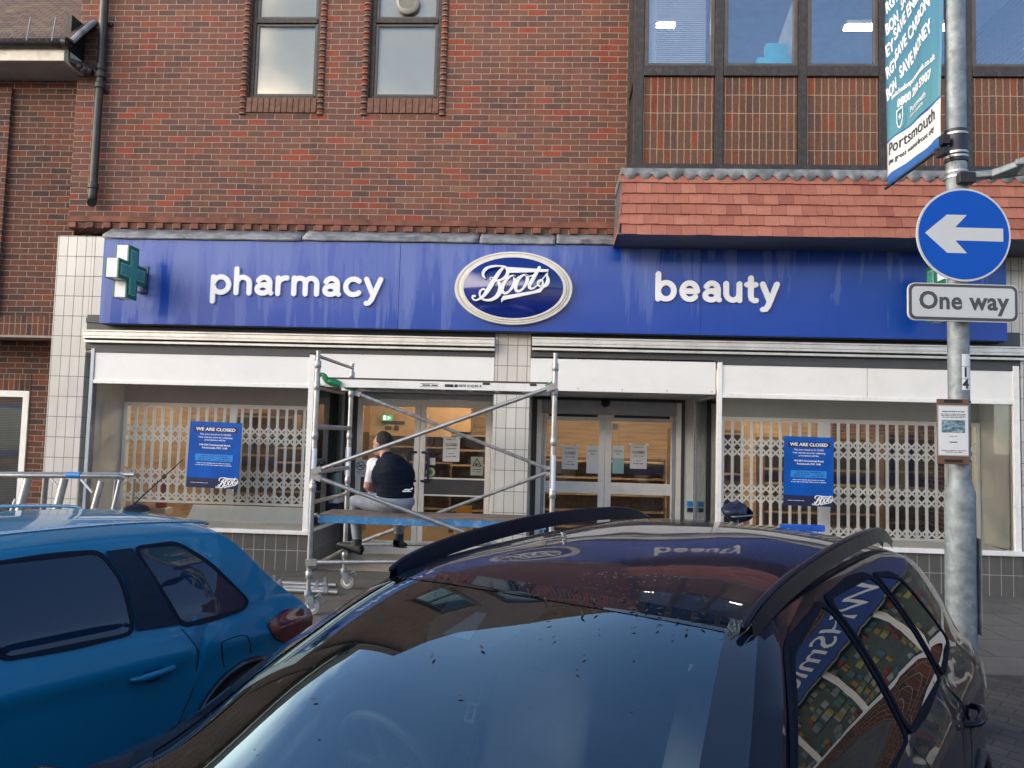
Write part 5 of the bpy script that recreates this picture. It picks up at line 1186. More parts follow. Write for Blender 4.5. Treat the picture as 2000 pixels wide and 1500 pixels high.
for fi in range(len(q.f)):
    i, j = divmod(fi, NV); h = 2.55*(j+.5)/NV; q.m[fi] = 1 if h < .09 else (2 if h < .33 else 0)
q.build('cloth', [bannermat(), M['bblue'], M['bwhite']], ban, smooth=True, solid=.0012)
q = MB(); q.grid(lambda i, j: tuple(outer+rd*(BW*i)+Z3*(.333+.012*j)+nrm*(.010*math.sin(i*8+.17*5)+.006*math.sin(i*15-.17*9)+.004)), 16, 1); q.build('blue_line', M['bblue'], ban)
q = MB(); q.tube(outer-rd*.03, hinge*1+Z3*zR0+Vector((0, 0, 0)), .011, 10); q.build('banner_arm', M['black'], ban); q = MB(); q.tube(outer+Z3*2.56-rd*.03, Vector((hinge.x, hinge.y, zR0+2.56)), .011, 10); q.build('banner_arm', M['black'], ban); q = MB()
q.tube(Vector((hinge.x-.05, hinge.y, zR0-.03)), Vector((px0, PYp, zR0-.03)), .018, 10); q.obox(Vector((hinge.x-.01, hinge.y-.04, zR0+.03)), X3, Y3, Z3, .022, .03, .03); q.obox(Vector((hinge.x-.03, hinge.y-.06, zR0-.06)), ub, Vector((-ub.y, ub.x, 0)), Z3, .05, .02, .02)
q.build('arm_bracket', M['black'], ban)
def btxt(s_, a, h, sz, mat, slant=0.0, bold=0., width=None, algn='LEFT'):
    u_ = (rd*math.cos(slant)+Z3*math.sin(slant)); v_ = (-rd*math.sin(slant)+Z3*math.cos(slant))
    o_ = text(s_, 'lettering', M[mat], ban, bpt(a, h), u_, v_, sz, .0008, bold, ax=algn, width=width); lo = outer-Vector(ban.location)
    for v__ in o_.data.vertices:       # lay the print on the folds of the cloth
        d__ = v__.co-lo; i = d__.dot(rd)/BW; j = (d__.z+.005)/2.55
        v__.co += nrm*(.010*math.sin(i*8+j*5)+.006*math.sin(i*15-j*9)+.0035)
    return o_
btxt('Portsmouth', .07*BW, .262, .125, 'ink', 0, .004, width=BW*.82, algn='LEFT'); btxt('the great waterfront city', .07*BW, .165, .055, 'ink', 0, .0, width=BW*.82)
btxt('0800 260 5907', .24*BW, .56, .085, 'white_ink', 0, .03, width=BW*.60); btxt('switchedonportsmouth.co.uk', .12*BW, .655, .06, 'white_ink', 0, .02, width=BW*.78)
btxt('Portsmouth', .42*BW, .452, .06, 'white_ink', 0, .0, width=BW*.32); btxt('CITY COUNCIL', .42*BW, .405, .03, 'white_ink', 0, .0, width=BW*.28)
q = MB(); k_ = 1.35; sh = [(-.035*k_, .05*k_), (.035*k_, .05*k_), (.035*k_, -.01*k_), (.02*k_, -.04*k_), (0, -.055*k_), (-.02*k_, -.04*k_), (-.035*k_, -.01*k_)]
stroke(q, [(a_, b_, .010) for a_, b_ in sh+[sh[0]]], 0, .001, bpt(.31*BW, .435)+nrm*.02, rd, Z3, nrm); st_ = [(.026*math.cos(2*PI*k/10+PI/2)*(1 if k % 2 == 0 else .4), .026*math.sin(2*PI*k/10+PI/2)*(1 if k % 2 == 0 else .4)+.01) for k in range(10)]
q.prism(st_, bpt(.31*BW, .435)+nrm*.02, rd, Z3, nrm, .001); q.build('crest', M['white_ink'], ban)
# slanting slogans, cut by the edge of the cloth as printed
sl_ = R(13)
words_ = ['SAVE MONEY', 'SAVE CARBON', 'SAVE ENERGY']
for k in range(11):
    h_ = .78+.172*k; btxt(words_[k % 3], (.27, .17, .14)[k % 3]*BW, h_, .135, 'white_ink', sl_, .03, width=BW*(.60, .68, .70)[k % 3])
for k in range(10):
    s_ = ('BON', 'RGY', 'EY')[k % 3]; btxt(s_, .02*BW, .70+.172*k, .135, 'white_ink', sl_, .03, width=BW*(.19, .19, .12)[k % 3])
for k in range(9):
    s_ = ('SA', 'SA', 'S')[k % 3]; btxt(s_, BW*(.86, .86, .92)[k % 3], 1.10+.172*k, .135, 'white_ink', sl_, .03, width=BW*(.12, .12, .06)[k % 3])

# ================================================================= ROAD SIGNS ON THE POST
syp = PYp-r1-.06
M['roadblue'] = plain('road_sign_blue', (.0, .085, .50), .4, spec=.25, var=.03, dirt=(.03, .09, .3), dscale=30, darkf=.2); M['signwhite'] = plain('road_sign_white', (.62, .64, .64), .35, var=.03); M['signgrey'] = plain('road_sign_grey_back', (.07, .072, .075), .5)
c = at(1882, 458.5, syp); Rs = 92.5/1560*(CD+syp)*.985; ca = R(3)
Un = Vector((math.cos(ca), math.sin(ca), .0)); Wn = Vector((math.sin(ca), -math.cos(ca), 0)); Un2 = Vector((Un.x, Un.y, 0)).normalized()
t = thing('direction_sign', tuple(c), 'round blue road sign with a white arrow pointing left on the lamp post', 'road sign')
q = MB(); q.lathe(c-Wn*.012, Wn, [(Rs*.97, 0), (Rs, .003), (Rs, .013)], 64, 0); q.lathe(c-Wn*.0, Wn, [(Rs*.958, .0), (Rs*.958, .0025)], 64, 1); q.build('disc', [M['signwhite'], M['roadblue']], t, smooth='auto')
s_ = Rs/92.5; ap = [(-77, 5), (-32, 38), (8, 38), (-18, 14), (78, 12), (78, -15), (-16, -16), (6, -38), (-34, -38)]
ap = [(-76, 2), (-33, 39), (6, 39), (-17, 14), (77, 14), (77, -12), (-17, -12), (6, -37), (-33, -37)]
q = MB(); q.prism([(a_*s_, b_*s_) for a_, b_ in ap], c+Wn*.0026, Un2, Z3, Wn, .0015); q.build('arrow', M['signwhite'], t)
q = MB(); q.lathe((px0, PYp, c.z+.12), Z3, [(r1+.004, 0), (r1+.004, .025)], 24); q.lathe((px0, PYp, c.z-.14), Z3, [(r1+.004, 0), (r1+.004, .025)], 24); q.box(px0-.1, px0+.1, syp+.014, syp+.03, c.z+.11, c.z+.15); q.box(px0-.1, px0+.1, syp+.014, syp+.03, c.z-.15, c.z-.11); q.build('clip', M['galv'], t)
c = at(1881, 591, syp); hw, hh = 107/1560*(CD+syp)*.99, 37/1560*(CD+syp)*.985
t = thing('one_way_plate', tuple(c), 'white one way plate with a dark border below the round blue sign', 'road sign')
def rrect(w_, h_, r_, k=6):
    o = []
    for (sx_, sz_, a0_) in ((1, 1, 0), (-1, 1, 90), (-1, -1, 180), (1, -1, 270)):
        for i in range(k+1): a_ = R(a0_+90*i/k); o.append((sx_*(w_-r_)+r_*math.cos(a_), sz_*(h_-r_)+r_*math.sin(a_)))
    return o
q = MB(); q.prism(rrect(hw, hh, .045), c-Wn*.012, Un2, Z3, Wn, .013, 2); q.prism(rrect(hw-.006, hh-.006, .042), c, Un2, Z3, Wn, .003, 0); q.prism(rrect(hw-.024, hh-.024, .03), c, Un2, Z3, Wn, .005, 1); q.build('plate', [M['signgrey'], M['signwhite'], M['signwhite']], t)
text('One way', 'lettering', M['signgrey'], t, c+Wn*.0056+Z3*.004, Un2, Z3, .155, .0006, .028, width=hw*1.63, space=1.05)
# laminated notice cable-tied to the post
c = at(1861, 843, PYp-r1-.03); t = thing('planning_notice', tuple(c), 'laminated paper notice on a brown board strapped round the lamp post', 'notice')
u_ = Vector((math.cos(R(-4)), math.sin(R(-4)), 0)); n_ = Vector((-.07, -1, 0)).normalized(); k_ = (CD+c.y)/1560
q = MB(); q.obox(c, u_, n_, Z3, 29*k_, .004, 62*k_); q.build('board', plain('brown_card', (.16, .085, .055), .7, var=.3, dirt=(.06, .04, .03)), t, bevel=.004)
q = MB(); q.obox(c+n_*.006+Z3*2*k_, u_, n_, Z3, 27.5*k_, .0012, 48*k_); q.obox(c+n_*.0075+Z3*2*k_, u_, n_, Z3, 26*k_, .0008, 46*k_, 1); q.build('sheet', [M['int_grey'], M['paper']], t)
def photomat():
    mt, n, l, p = nodes('printed_photo'); f = noise(n, l, scalev(n, l, objc(n), (14, 14, 30)), 2.2, 6, .7)
    l.new(ramp(n, l, f, [(.35, (.03, .05, .06)), (.5, (.12, .22, .27)), (.62, (.35, .5, .6)), (.8, (.5, .66, .8))]), p.inputs['Base Color']); p.inputs['Roughness'].default_value = .5; return mt
q = MB(); q.obox(c+n_*.0086+Z3*10*k_, u_, n_, Z3, 21*k_, .0006, 12*k_); q.build('photo', photomat(), t)
for s_, dz, sz, wf in (('~Temporary works notice for this street', 38, .014, 40), ('~Road closure and traffic order details', 33, .010, 44), ('~Please contact the office for information', 30, .010, 44), ('~This notice remains until works end', 27, .010, 40), ('~Street view', -9, .008, 14), ('~LUTS', -20, .016, 14), ('~Reference and address of office follow', -36, .009, 44), ('~Telephone and email', -39, .009, 30)):
    text(s_, 'lettering', M['ink'], t, c+n_*.0087+Z3*dz*k_, u_, Z3, sz, .0003, 0, width=wf*k_)
q = MB()
for dz in (58, -55): q.lathe((px0, PYp, c.z+dz*k_-.004), Z3, [(r1+.003, 0), (r1+.003, .01)], 24); q.obox(c+n_*.006+Z3*dz*k_, u_, n_, Z3, 16*k_, .003, 2.4*k_)
q.build('strap', M['black'], t)

# ================================================================= CARS
def pchip(xs, ys, x):
    if x <= xs[0]: return ys[0]
    if x >= xs[-1]: return ys[-1]
    i = max(k for k in range(len(xs)) if xs[k] <= x); i = min(i, len(xs)-2)
    def sl_(k):
        if k <= 0: return (ys[1]-ys[0])/(xs[1]-xs[0])
        if k >= len(xs)-1: return (ys[-1]-ys[-2])/(xs[-1]-xs[-2])
        a = (ys[k]-ys[k-1])/(xs[k]-xs[k-1]); b = (ys[k+1]-ys[k])/(xs[k+1]-xs[k])
        return 0 if a*b <= 0 else 2*a*b/(a+b)
    h = xs[i+1]-xs[i]; t = (x-xs[i])/h; m0, m1 = sl_(i), sl_(i+1)
    return (2*t**3-3*t*t+1)*ys[i]+(t**3-2*t*t+t)*h*m0+(-2*t**3+3*t*t)*ys[i+1]+(t**3-t*t)*h*m1

def paint(name, base, flake=.0, rough=.22, coat=1.0, metal=0.0, drops=False, spec=.5):
    mt, n, l, p = nodes(name); o = objc(n)
    c = mixc(n, l, noise(n, l, o, 2.5, 4), tuple(x*.92 for x in base), tuple(x*1.08 for x in base))
    l.new(c, p.inputs['Base Color']); setp(p, metal=metal, coat=coat, coatr=.015, rough=rough, spec=spec); p.inputs['Coat IOR'].default_value = 1.36
    dirt = ramp(n, l, noise(n, l, o, 30, 8, .75), [(.55, (0, 0, 0)), (.8, (.06,)*3)]); 
    l.new(math_(n, l, 'ADD', dirt, .012), p.inputs['Coat Roughness'])
    h = math_(n, l, 'MULTIPLY', noise(n, l, o, 1.7, 2), 1.0)
    nn = bump(n, l, h, .004)
    if drops:
        v = n.new('ShaderNodeTexVoronoi'); v.inputs['Scale'].default_value = 60; l.new(o, v.inputs['Vector'])
        d = ramp(n, l, v.outputs['Distance'], [(.12, (1, 1, 1)), (.2, (0, 0, 0))]); k = ramp(n, l, noise(n, l, o, 5, 4), [(.52, (0, 0, 0)), (.6, (1, 1, 1))])
        nn = bump(n, l, math_(n, l, 'MULTIPLY', d, k), .002, 1, nn)
    l.new(nn, p.inputs['Coat Normal']); return mt

def car(name, loc, heading, C, label, group):
    root = thing(name, loc, label, 'car', group, heading)
    pz, py = C['pz'], C['py']
    def Yw(x, z):
        y = pchip(pz, py, z)
        f = C['front']; r_ = C['rear']
        if x > f: y -= C['kf']*(x-f)**2
        if x < r_: y -= C['kr']*(x-r_)**2
        return max(.05, y)
    TE = spl([(x, z) for x, z in C['top']], 8)                    # shoulder line: nose, bonnet, pillar, roof, tail
    nK = len(C['top'])
    BO = []
    xN, xT = C['top'][0][0], C['top'][-1][0]; n = len(TE)
    for i, (x, z) in enumerate(TE):
        t = i/(n-1); BO.append(xN+(xT-xN)*t)
    # spread the lower outline by arclength in x of the shoulder line, kept monotone
    xsT = [p[0] for p in TE]
    run = 0; acc = [0]
    for i in range(1, n): run += max(.004, xsT[i-1]-xsT[i]); acc.append(run)
    BO = [C['nose']+(C['tail']-C['nose'])*a/run for a in acc]
    wheels = C['wheels']; wr_ = C['wr']
    def zbot(x):
        z = C['sill']+.10*max(0, (abs(x-(C['nose']+C['tail'])/2)-1.6))
        for wx in wheels:
            d = abs(x-wx)
            if d < wr_+.045: z = max(z, wr_-.02+math.sqrt(max(0, (wr_+.045)**2-d*d)))
        return z
    def sidept(i, j, s_, off=0.0):
        x1, z1 = TE[i]; x0 = BO[i]
        jj = j
        x_b = x0; z0 = zbot(x_b)
        z = z0+(z1-z0)*jj
        x = x_b+(x1-x_b)*jj**1.6
        return (x, s_*(Yw(x, z)+off), z)
    NJ = 48
    P = C['paint']
    bw = MB()
    for s_ in (1, -1):
        vs = [sidept(i, j/NJ, s_) for i in range(n) for j in range(NJ+1)]; fs = []
        for i in range(n-1):
            for j in range(NJ):
                a = i*(NJ+1)+j; q_ = (a, a+1, a+NJ+2, a+NJ+1); fs.append(q_ if s_ > 0 else q_[::-1])
        bw.add(vs, fs)
    # top skin
    NV = 28
    def crownat(i):
        t = i/(n-1)*(nK-1); k = min(int(t), nK-2); f_ = t-k; a, b = C['crown'][k], C['crown'][k+1]
        f_ = f_*f_*(3-2*f_); return tuple(p_+(q_-p_)*f_ for p_, q_ in zip(a, b))
    def toppt(i, v, off=0.0):
        x, z = TE[int(i)] if i == int(i) else tuple(a+(b-a)*(i-int(i)) for a, b in zip(TE[int(i)], TE[int(i)+1]))
        cx_, cz_ = crownat(i); y = Yw(x, z); e = C.get('pow', 3.2); k = 1-abs(v)**e
        a = TE[max(0, int(i)-1)]; b = TE[min(n-1, int(i)+1)]; tx, tz = b[0]-a[0], b[1]-a[1]; d = math.hypot(tx, tz) or 1; nx_, nz_ = tz/d, -tx/d
        if nz_ < 0 and nx_ < 0: nx_, nz_ = nx_, nz_
        return (x+cx_*k+nx_*off, y*v, z+cz_*k+nz_*off)
    # the windscreen is a hole in the skin between stations wi0..wi1
    wi0, wi1 = C['ws'][0]*8, C['ws'][1]*8; wv = C['wsv']
    vsl = [-1+2*k/NV for k in range(NV+1)]
    for i in range(n-1):
        for k in range(NV):
            vm = (vsl[k]+vsl[k+1])/2; inside = wi0 <= i < wi1 and abs(vm) < wv
            if inside: continue
            bw.add([toppt(i, vsl[k]), toppt(i, vsl[k+1]), toppt(i+1, vsl[k+1]), toppt(i+1, vsl[k])], [(0, 1, 2, 3)])
    # underbody
    bw.add([(C['nose']-.1, .8, .22), (C['tail']+.1, .8, .22), (C['tail']+.1, -.8, .22), (C['nose']-.1, -.8, .22)], [(0, 1, 2, 3)])
    body = bw.build('body', P, root, smooth=True, local=True)
    # windscreen glass with its dark printed border
    wq = MB(); NI, NW = (wi1-wi0)*2, 24
    wg = lambda off, vv, i0=wi0, i1=wi1: (lambda i, j: toppt(min(n-1.001, i0+(i1-i0)*i), -vv+2*vv*j, off))
    wvv = wv+.001
    q_ = MB(); q_.grid(wg(.001, wvv), NI, NW); ws = q_.build('windscreen', C['wsmat'], root, smooth=True, local=True)
    q_ = MB(); b_ = .055
    f = wg(.003, wvv)
    for (i0, i1, j0, j1) in ((0, b_*1.2, 0, 1), (1-b_*1.4, 1, 0, 1), (b_*1.2, 1-b_*1.4, 0, b_), (b_*1.2, 1-b_*1.4, 1-b_, 1)):
        q_.grid(lambda i, j: f(i0+(i1-i0)*i, j0+(j1-j0)*j), 16, 16)
    q_.build('windscreen_border', C['frit'], ws, smooth=True, local=True)
    # side glass laid into the flank as tinted panes with a dark surround
    def polyfill(poly, off, sidz, mat, nm, parent, mul=1, kk=14):
        """poly: (x,z) outline -> surface on the flank"""
        for s_ in sidz:
            mb = MB(); cx_ = sum(p_[0] for p_ in poly)/len(poly); cz_ = sum(p_[1] for p_ in poly)/len(poly); m_ = len(poly); vs = []
            for r_ in range(kk+1):
                f_ = r_/kk
                for (x, z) in poly:
                    X_, Z_ = cx_+(x-cx_)*f_, cz_+(z-cz_)*f_; vs.append((X_, s_*(Yw(X_, Z_)+off), Z_))
            fs = [(r_*m_+k, r_*m_+(k+1) % m_, (r_+1)*m_+(k+1) % m_, (r_+1)*m_+k) for r_ in range(kk) for k in range(m_)]
            mb.add(vs, fs); o = mb.build(nm, mat, parent, smooth=True, local=True)
    def ring(poly, w_, off, s_, mat, nm, parent):
        cx_ = sum(p_[0] for p_ in poly)/len(poly); cz_ = sum(p_[1] for p_ in poly)/len(poly); mb = MB(); m_ = len(poly); vs = []
        for (x, z) in poly:
            d = math.hypot(x-cx_, z-cz_); ux, uz = (x-cx_)/d, (z-cz_)/d
            for (a, h) in ((-w_*.1, off-.002), (0, off+.004), (w_, off+.004), (w_*1.15, off-.004)):
                X_, Z_ = x+ux*a, z+uz*a; vs.append((X_, s_*(Yw(X_, Z_)+h), Z_))
        fs = [(k*4+j, k*4+j+1, ((k+1) % m_)*4+j+1, ((k+1) % m_)*4+j) for k in range(m_) for j in range(3)]
        mb.add(vs, fs); mb.build(nm, mat, parent, smooth=True, local=True)
    for (nm, poly) in C['windows']:
        pl = rounded(poly, C.get('wround', .05))
        polyfill(pl, .007, (1, -1), C['glass'], nm, root)
        for s_ in (1, -1): ring(pl, C.get('trimw', .022), .007, s_, C['trim'], 'window_trim', root)
    for (nm, poly, mat) in C.get('panels', []):
        polyfill(rounded(poly, .01), .006, (1, -1), mat, nm, root)
    # shut lines: thin dark grooves
    for line in C['lines']:
        L_ = spl(line, 6)
        for s_ in (1, -1):
            q_ = MB(); pts = [(x, s_*(Yw(x, z)+.0005), z) for x, z in L_]; q_.sweep(pts, .0032, 6)
            q_.build('shut_line', M['black'], root, local=True)
    # roof rails
    for s_ in (1, -1):
        q_ = MB(); R_ = spl(C['rail'], 6); q_.sweep([(x, s_*y, z) for x, y, z in R_], [C['rr']*(.25 if i in (0, len(R_)-1) else 1) for i in range(len(R_))], 12, flat=.8)
        if C.get('railweb'):
            for (x0, x1) in C['railweb']:
                pts = [p_ for p_ in R_ if x1 <= p_[0] <= x0]
                vs = []
                for (x, y, z) in pts: vs += [(x, s_*(y-.012), z), (x, s_*(y-.02), z-.05), (x, s_*(y+.012), z), (x, s_*(y+.02), z-.05)]
                k_ = len(pts); fs = []
                for k in range(k_-1): a = 4*k; fs += [(a, a+4, a+5, a+1), (a+2, a+3, a+7, a+6)]
                q_.add(vs, fs)
        q_.build('roof_rail', C['railmat'], root, smooth='auto', local=True)
    # handles, mirrors, lamps
    for (hx_, hz_) in C['handles']:
        for s_ in (1, -1):
            y = Yw(hx_, hz_); q_ = MB(); A_ = C.get('hslope', .03)
            q_.sweep(spl([(hx_-.11, s_*(y-.005), hz_+A_*.0), (hx_-.08, s_*(y+.030), hz_+.004), (hx_, s_*(y+.040), hz_), (hx_+.08, s_*(y+.030), hz_-.006), (hx_+.11, s_*(y-.005), hz_-.01)], 5), [.012]*5+[.016]*10+[.012]*6, 10)
            ho = q_.build('door_handle', P, root, smooth='auto', local=True)
            q_ = MB(); q_.grid(lambda i, j: (hx_+.055*i*math.cos(2*PI*j), s_*(y+.0025-.0*(1-i)), hz_+.048*i*math.sin(2*PI*j)), 6, 24); q_.build('handle_recess', C['recess'], ho, smooth=True, local=True)
    for s_ in (1, -1):
        mx_, mz_ = C['mirror']; y = Yw(mx_, mz_); q_ = MB()
        q_.grid(lambda i, j: (mx_+.09*math.cos(PI*i)*1.0+.0, s_*(y+.14+.11*math.sin(PI*i)*math.cos(2*PI*j)), mz_+.06+.075*math.sin(PI*i)*math.sin(2*PI*j)), 12, 20)
        q_.sweep([(mx_+.02, s_*(y-.02), mz_), (mx_+.02, s_*(y+.08), mz_+.03)], .025, 10); q_.build('wing_mirror', P, root, smooth='auto', local=True)
        # tail lamp wraps from the flank round to the back
        q_ = MB(); T_ = C['taillamp']; m_ = len(T_)
        polyfill(rounded(T_, .03), .014, (s_,), C['lampmat'], 'tail_lamp', root)
        polyfill(rounded(C['headlamp'], .03), .01, (s_,), C['headmat'], 'headlamp', root)
        for wx in wheels:
            yw = C['wy']; c0 = Vector((wx, s_*(yw-.20), wr_)); ax = Vector((0, s_, 0)); w_ = MB()
            w_.lathe(c0, ax, [(wr_*.66, 0), (wr_*.93, .0), (wr_, .03), (wr_, .17), (wr_*.95, .20), (wr_*.68, .205), (wr_*.66, .19)], 40); wo_ = w_.build('tyre', M['rubber'], root, smooth='auto', local=True)
            w_ = MB(); w_.lathe(c0, ax, [(wr_*.655, .02), (wr_*.655, .19), (wr_*.62, .195), (wr_*.60, .15), (.05, .14), (.045, .17), (.01, .175)], 30)
            for k in range(5):
                an = 2*PI*k/5; d_ = Vector((math.cos(an), 0, math.sin(an))); w_.obox(c0+ax*.17+d_*wr_*.35, d_, ax, d_.cross(ax), wr_*.28, .012, .035)
            w_.build('rim', C['rimmat'], wo_, smooth='auto', local=True)
            # dark liner and plastic arch lip
        for wx in wheels:
            w_ = MB(); pts = [(wx+(wr_+.05)*math.cos(R(a)), s_*(Yw(wx+(wr_+.05)*math.cos(R(a)), wr_-.02+(wr_+.05)*math.sin(R(a)))+.004), wr_-.02+(wr_+.05)*math.sin(R(a))) for a in range(-8, 189, 8)]
            w_.sweep(pts, C.get('lip', .02), 10); w_.build('arch_trim', C['lipmat'], root, smooth='auto', local=True)
            w_ = MB(); w_.lathe((wx, s_*.35, wr_-.02), (0, s_, 0), [(wr_+.04, 0), (wr_+.04, Yw(wx, .7)-.36)], 32); w_.build('wheel_arch', M['black'], root, local=True)
    # nose: grille, number plate, tail glass
    q_ = MB(); q_.obox((C['nose']+C['crown'][1][0]-.01, 0, .52), X3, Y3, Z3, .03, .42, .10); q_.obox((C['nose']+C['crown'][1][0]-.01, 0, .33), X3, Y3, Z3, .03, .60, .05); q_.build('grille', M['black'], root, local=True, bevel=.01)
    # tail window
    t0, t1 = C['tailglass']; q_ = MB(); q_.grid(lambda i, j: toppt(t0*8+(t1-t0)*8*i, -.80+1.6*j, .006), 12, 16); q_.build('rear_window', C['glass'], root, smooth=True, local=True)
    # cabin: dashboard, wheel, seats, dark lining
    cab = C['cabin']; cw = MB(); fx, bx = cab['dash'], cab['back']
    cw.box(bx, fx, -.66, .66, .28, .34); q2 = cw.build('cabin_floor', M['cab_dark'], root, local=True)
    q_ = MB(); q_.grid(lambda i, j: (fx+.25-.5*i, -.68+1.36*j, cab['dz']-.10*(i-.3)**2*4-.02*math.cos(j*6.28*2)), 8, 16); q_.box(fx-.28, fx-.02, -.66, .66, .5, cab['dz']-.1); q_.build('dashboard', M['cab_dark'], root, smooth='auto', local=True)
    q_ = MB(); c_ = Vector((fx-.42, -.36, cab['dz']-.04)); ax_ = Vector((-.9, 0, .42)).normalized(); u1 = Y3; u2 = ax_.cross(u1)
    q_.sweep([c_+(u1*math.cos(2*PI*k/32)+u2*math.sin(2*PI*k/32))*.18 for k in range(33)], .015, 8); q_.tube(c_-u1*.17, c_+u1*.17, .018, 8); q_.tube(c_, c_-u2*.17, .018, 8); q_.lathe(c_-ax_*.02, ax_, [(.06, 0), (.05, .03)], 16); q_.build('steering_wheel', M['cab_dark'], root, smooth='auto', local=True)
    for rx, ys_ in ((cab['s1'], (-.36, .36)), (cab['s1']-.85, (-.36, .36))):
        for y in ys_:
            q_ = MB()
            def seat(i, j):
                a = 2*PI*j; h = i*.64; hw_ = .245*(1-.18*i)*(1 if .02 < i < .98 else .86); return (rx-.12-.28*i+.075*math.cos(a), y+hw_*math.copysign(abs(math.sin(a))**.55, math.sin(a)), .48+h)
            q_.grid(seat, 14, 20); q_.box(rx-.10, rx+.42, y-.24, y+.24, .38, .54)
            q_.grid(lambda i, j: (rx-.42+.06*math.sin(PI*i)*math.cos(2*PI*j), y+.13*math.sin(PI*i)**.5*math.copysign(abs(math.sin(2*PI*j))**.6, math.sin(2*PI*j)), 1.13+.11*(1-math.cos(PI*i))), 10, 18)
            q_.build('seat', M['cab_seat'], root, smooth='auto', local=True)
    # mirror cluster behind the windscreen
    i_ = wi1-3; c_ = Vector(toppt(i_, 0, -.05)); q_ = MB()
    q_.grid(lambda i, j: toppt(wi1-.9-(wi1-wi0)*.30*i, -.07+(1-2*j)*(.24-.05*i)*math.sqrt(max(0, 1-i**3.5)), -.006), 24, 16); q_.build('sensor_patch', M['cab_dark'], ws, smooth=True, local=True)
    q_ = MB(); q_.grid(lambda i, j: toppt(wi1-.9-(wi1-wi0)*(.12+.11*i), -.09+(.05+.08*i)*(j-.5), -.004), 8, 8); q_.build('sensor_window', plain('sensor_window', (.16, .24, .28), .6, spec=.15), ws, smooth=True, local=True)
    q_ = MB(); q_.obox(c_+Vector((-.05, 0, -.06)), X3, Y3, Z3, .015, .12, .032); q_.build('rear_view_mirror', M['black'], root, local=True, bevel=.008)
    return root, Yw, toppt, body

def rounded(poly, r_, k=5):
    out = []; n = len(poly)
    for i in range(n):
        p = Vector((*poly[i], 0)); a = Vector((*poly[i-1], 0)); b = Vector((*poly[(i+1) % n], 0))
        da, db = (a-p), (b-p); ra = min(r_, da.length*.4, ); rb = min(r_, db.length*.4)
        s, e = p+da.normalized()*ra, p+db.normalized()*rb
        for t in range(k+1):
            t /= k; q = (1-t)**2*s+2*t*(1-t)*p+t*t*e; out.append((q.x, q.y))
    # add mid points on long edges
    res = []
    for i in range(len(out)):
        a, b = out[i], out[(i+1) % len(out)]; res.append(a); d = math.hypot(a[0]-b[0], a[1]-b[1]); m_ = int(d/.06)
        for t in range(1, m_+1): t /= (m_+1); res.append((a[0]+(b[0]-a[0])*t, a[1]+(b[1]-a[1])*t))
    return res

M['cab_dark'] = plain('cabin_dark', (.030, .032, .036), .6); M['cab_seat'] = plain('seat_cloth', (.26, .28, .29), .85, var=.1)
def darkglass(name, col, coat=0.0, rough=.01, spec=.75):
    mt, n, l, p = nodes(name); p.inputs['Base Color'].default_value = (*col, 1); setp(p, rough=.0, coat=coat, coatr=.0, spec=spec)
    l.new(bump(n, l, noise(n, l, objc(n), 1.1, 1), .003), p.inputs['Normal']); return mt
M['lens_red'] = plain('tail_lamp_red', (.16, .004, .01), .08, coat=1, var=.3, vscale=8); M['head'] = plain('headlamp_clear', (.5, .52, .55), .1, metal=.5, coat=1)

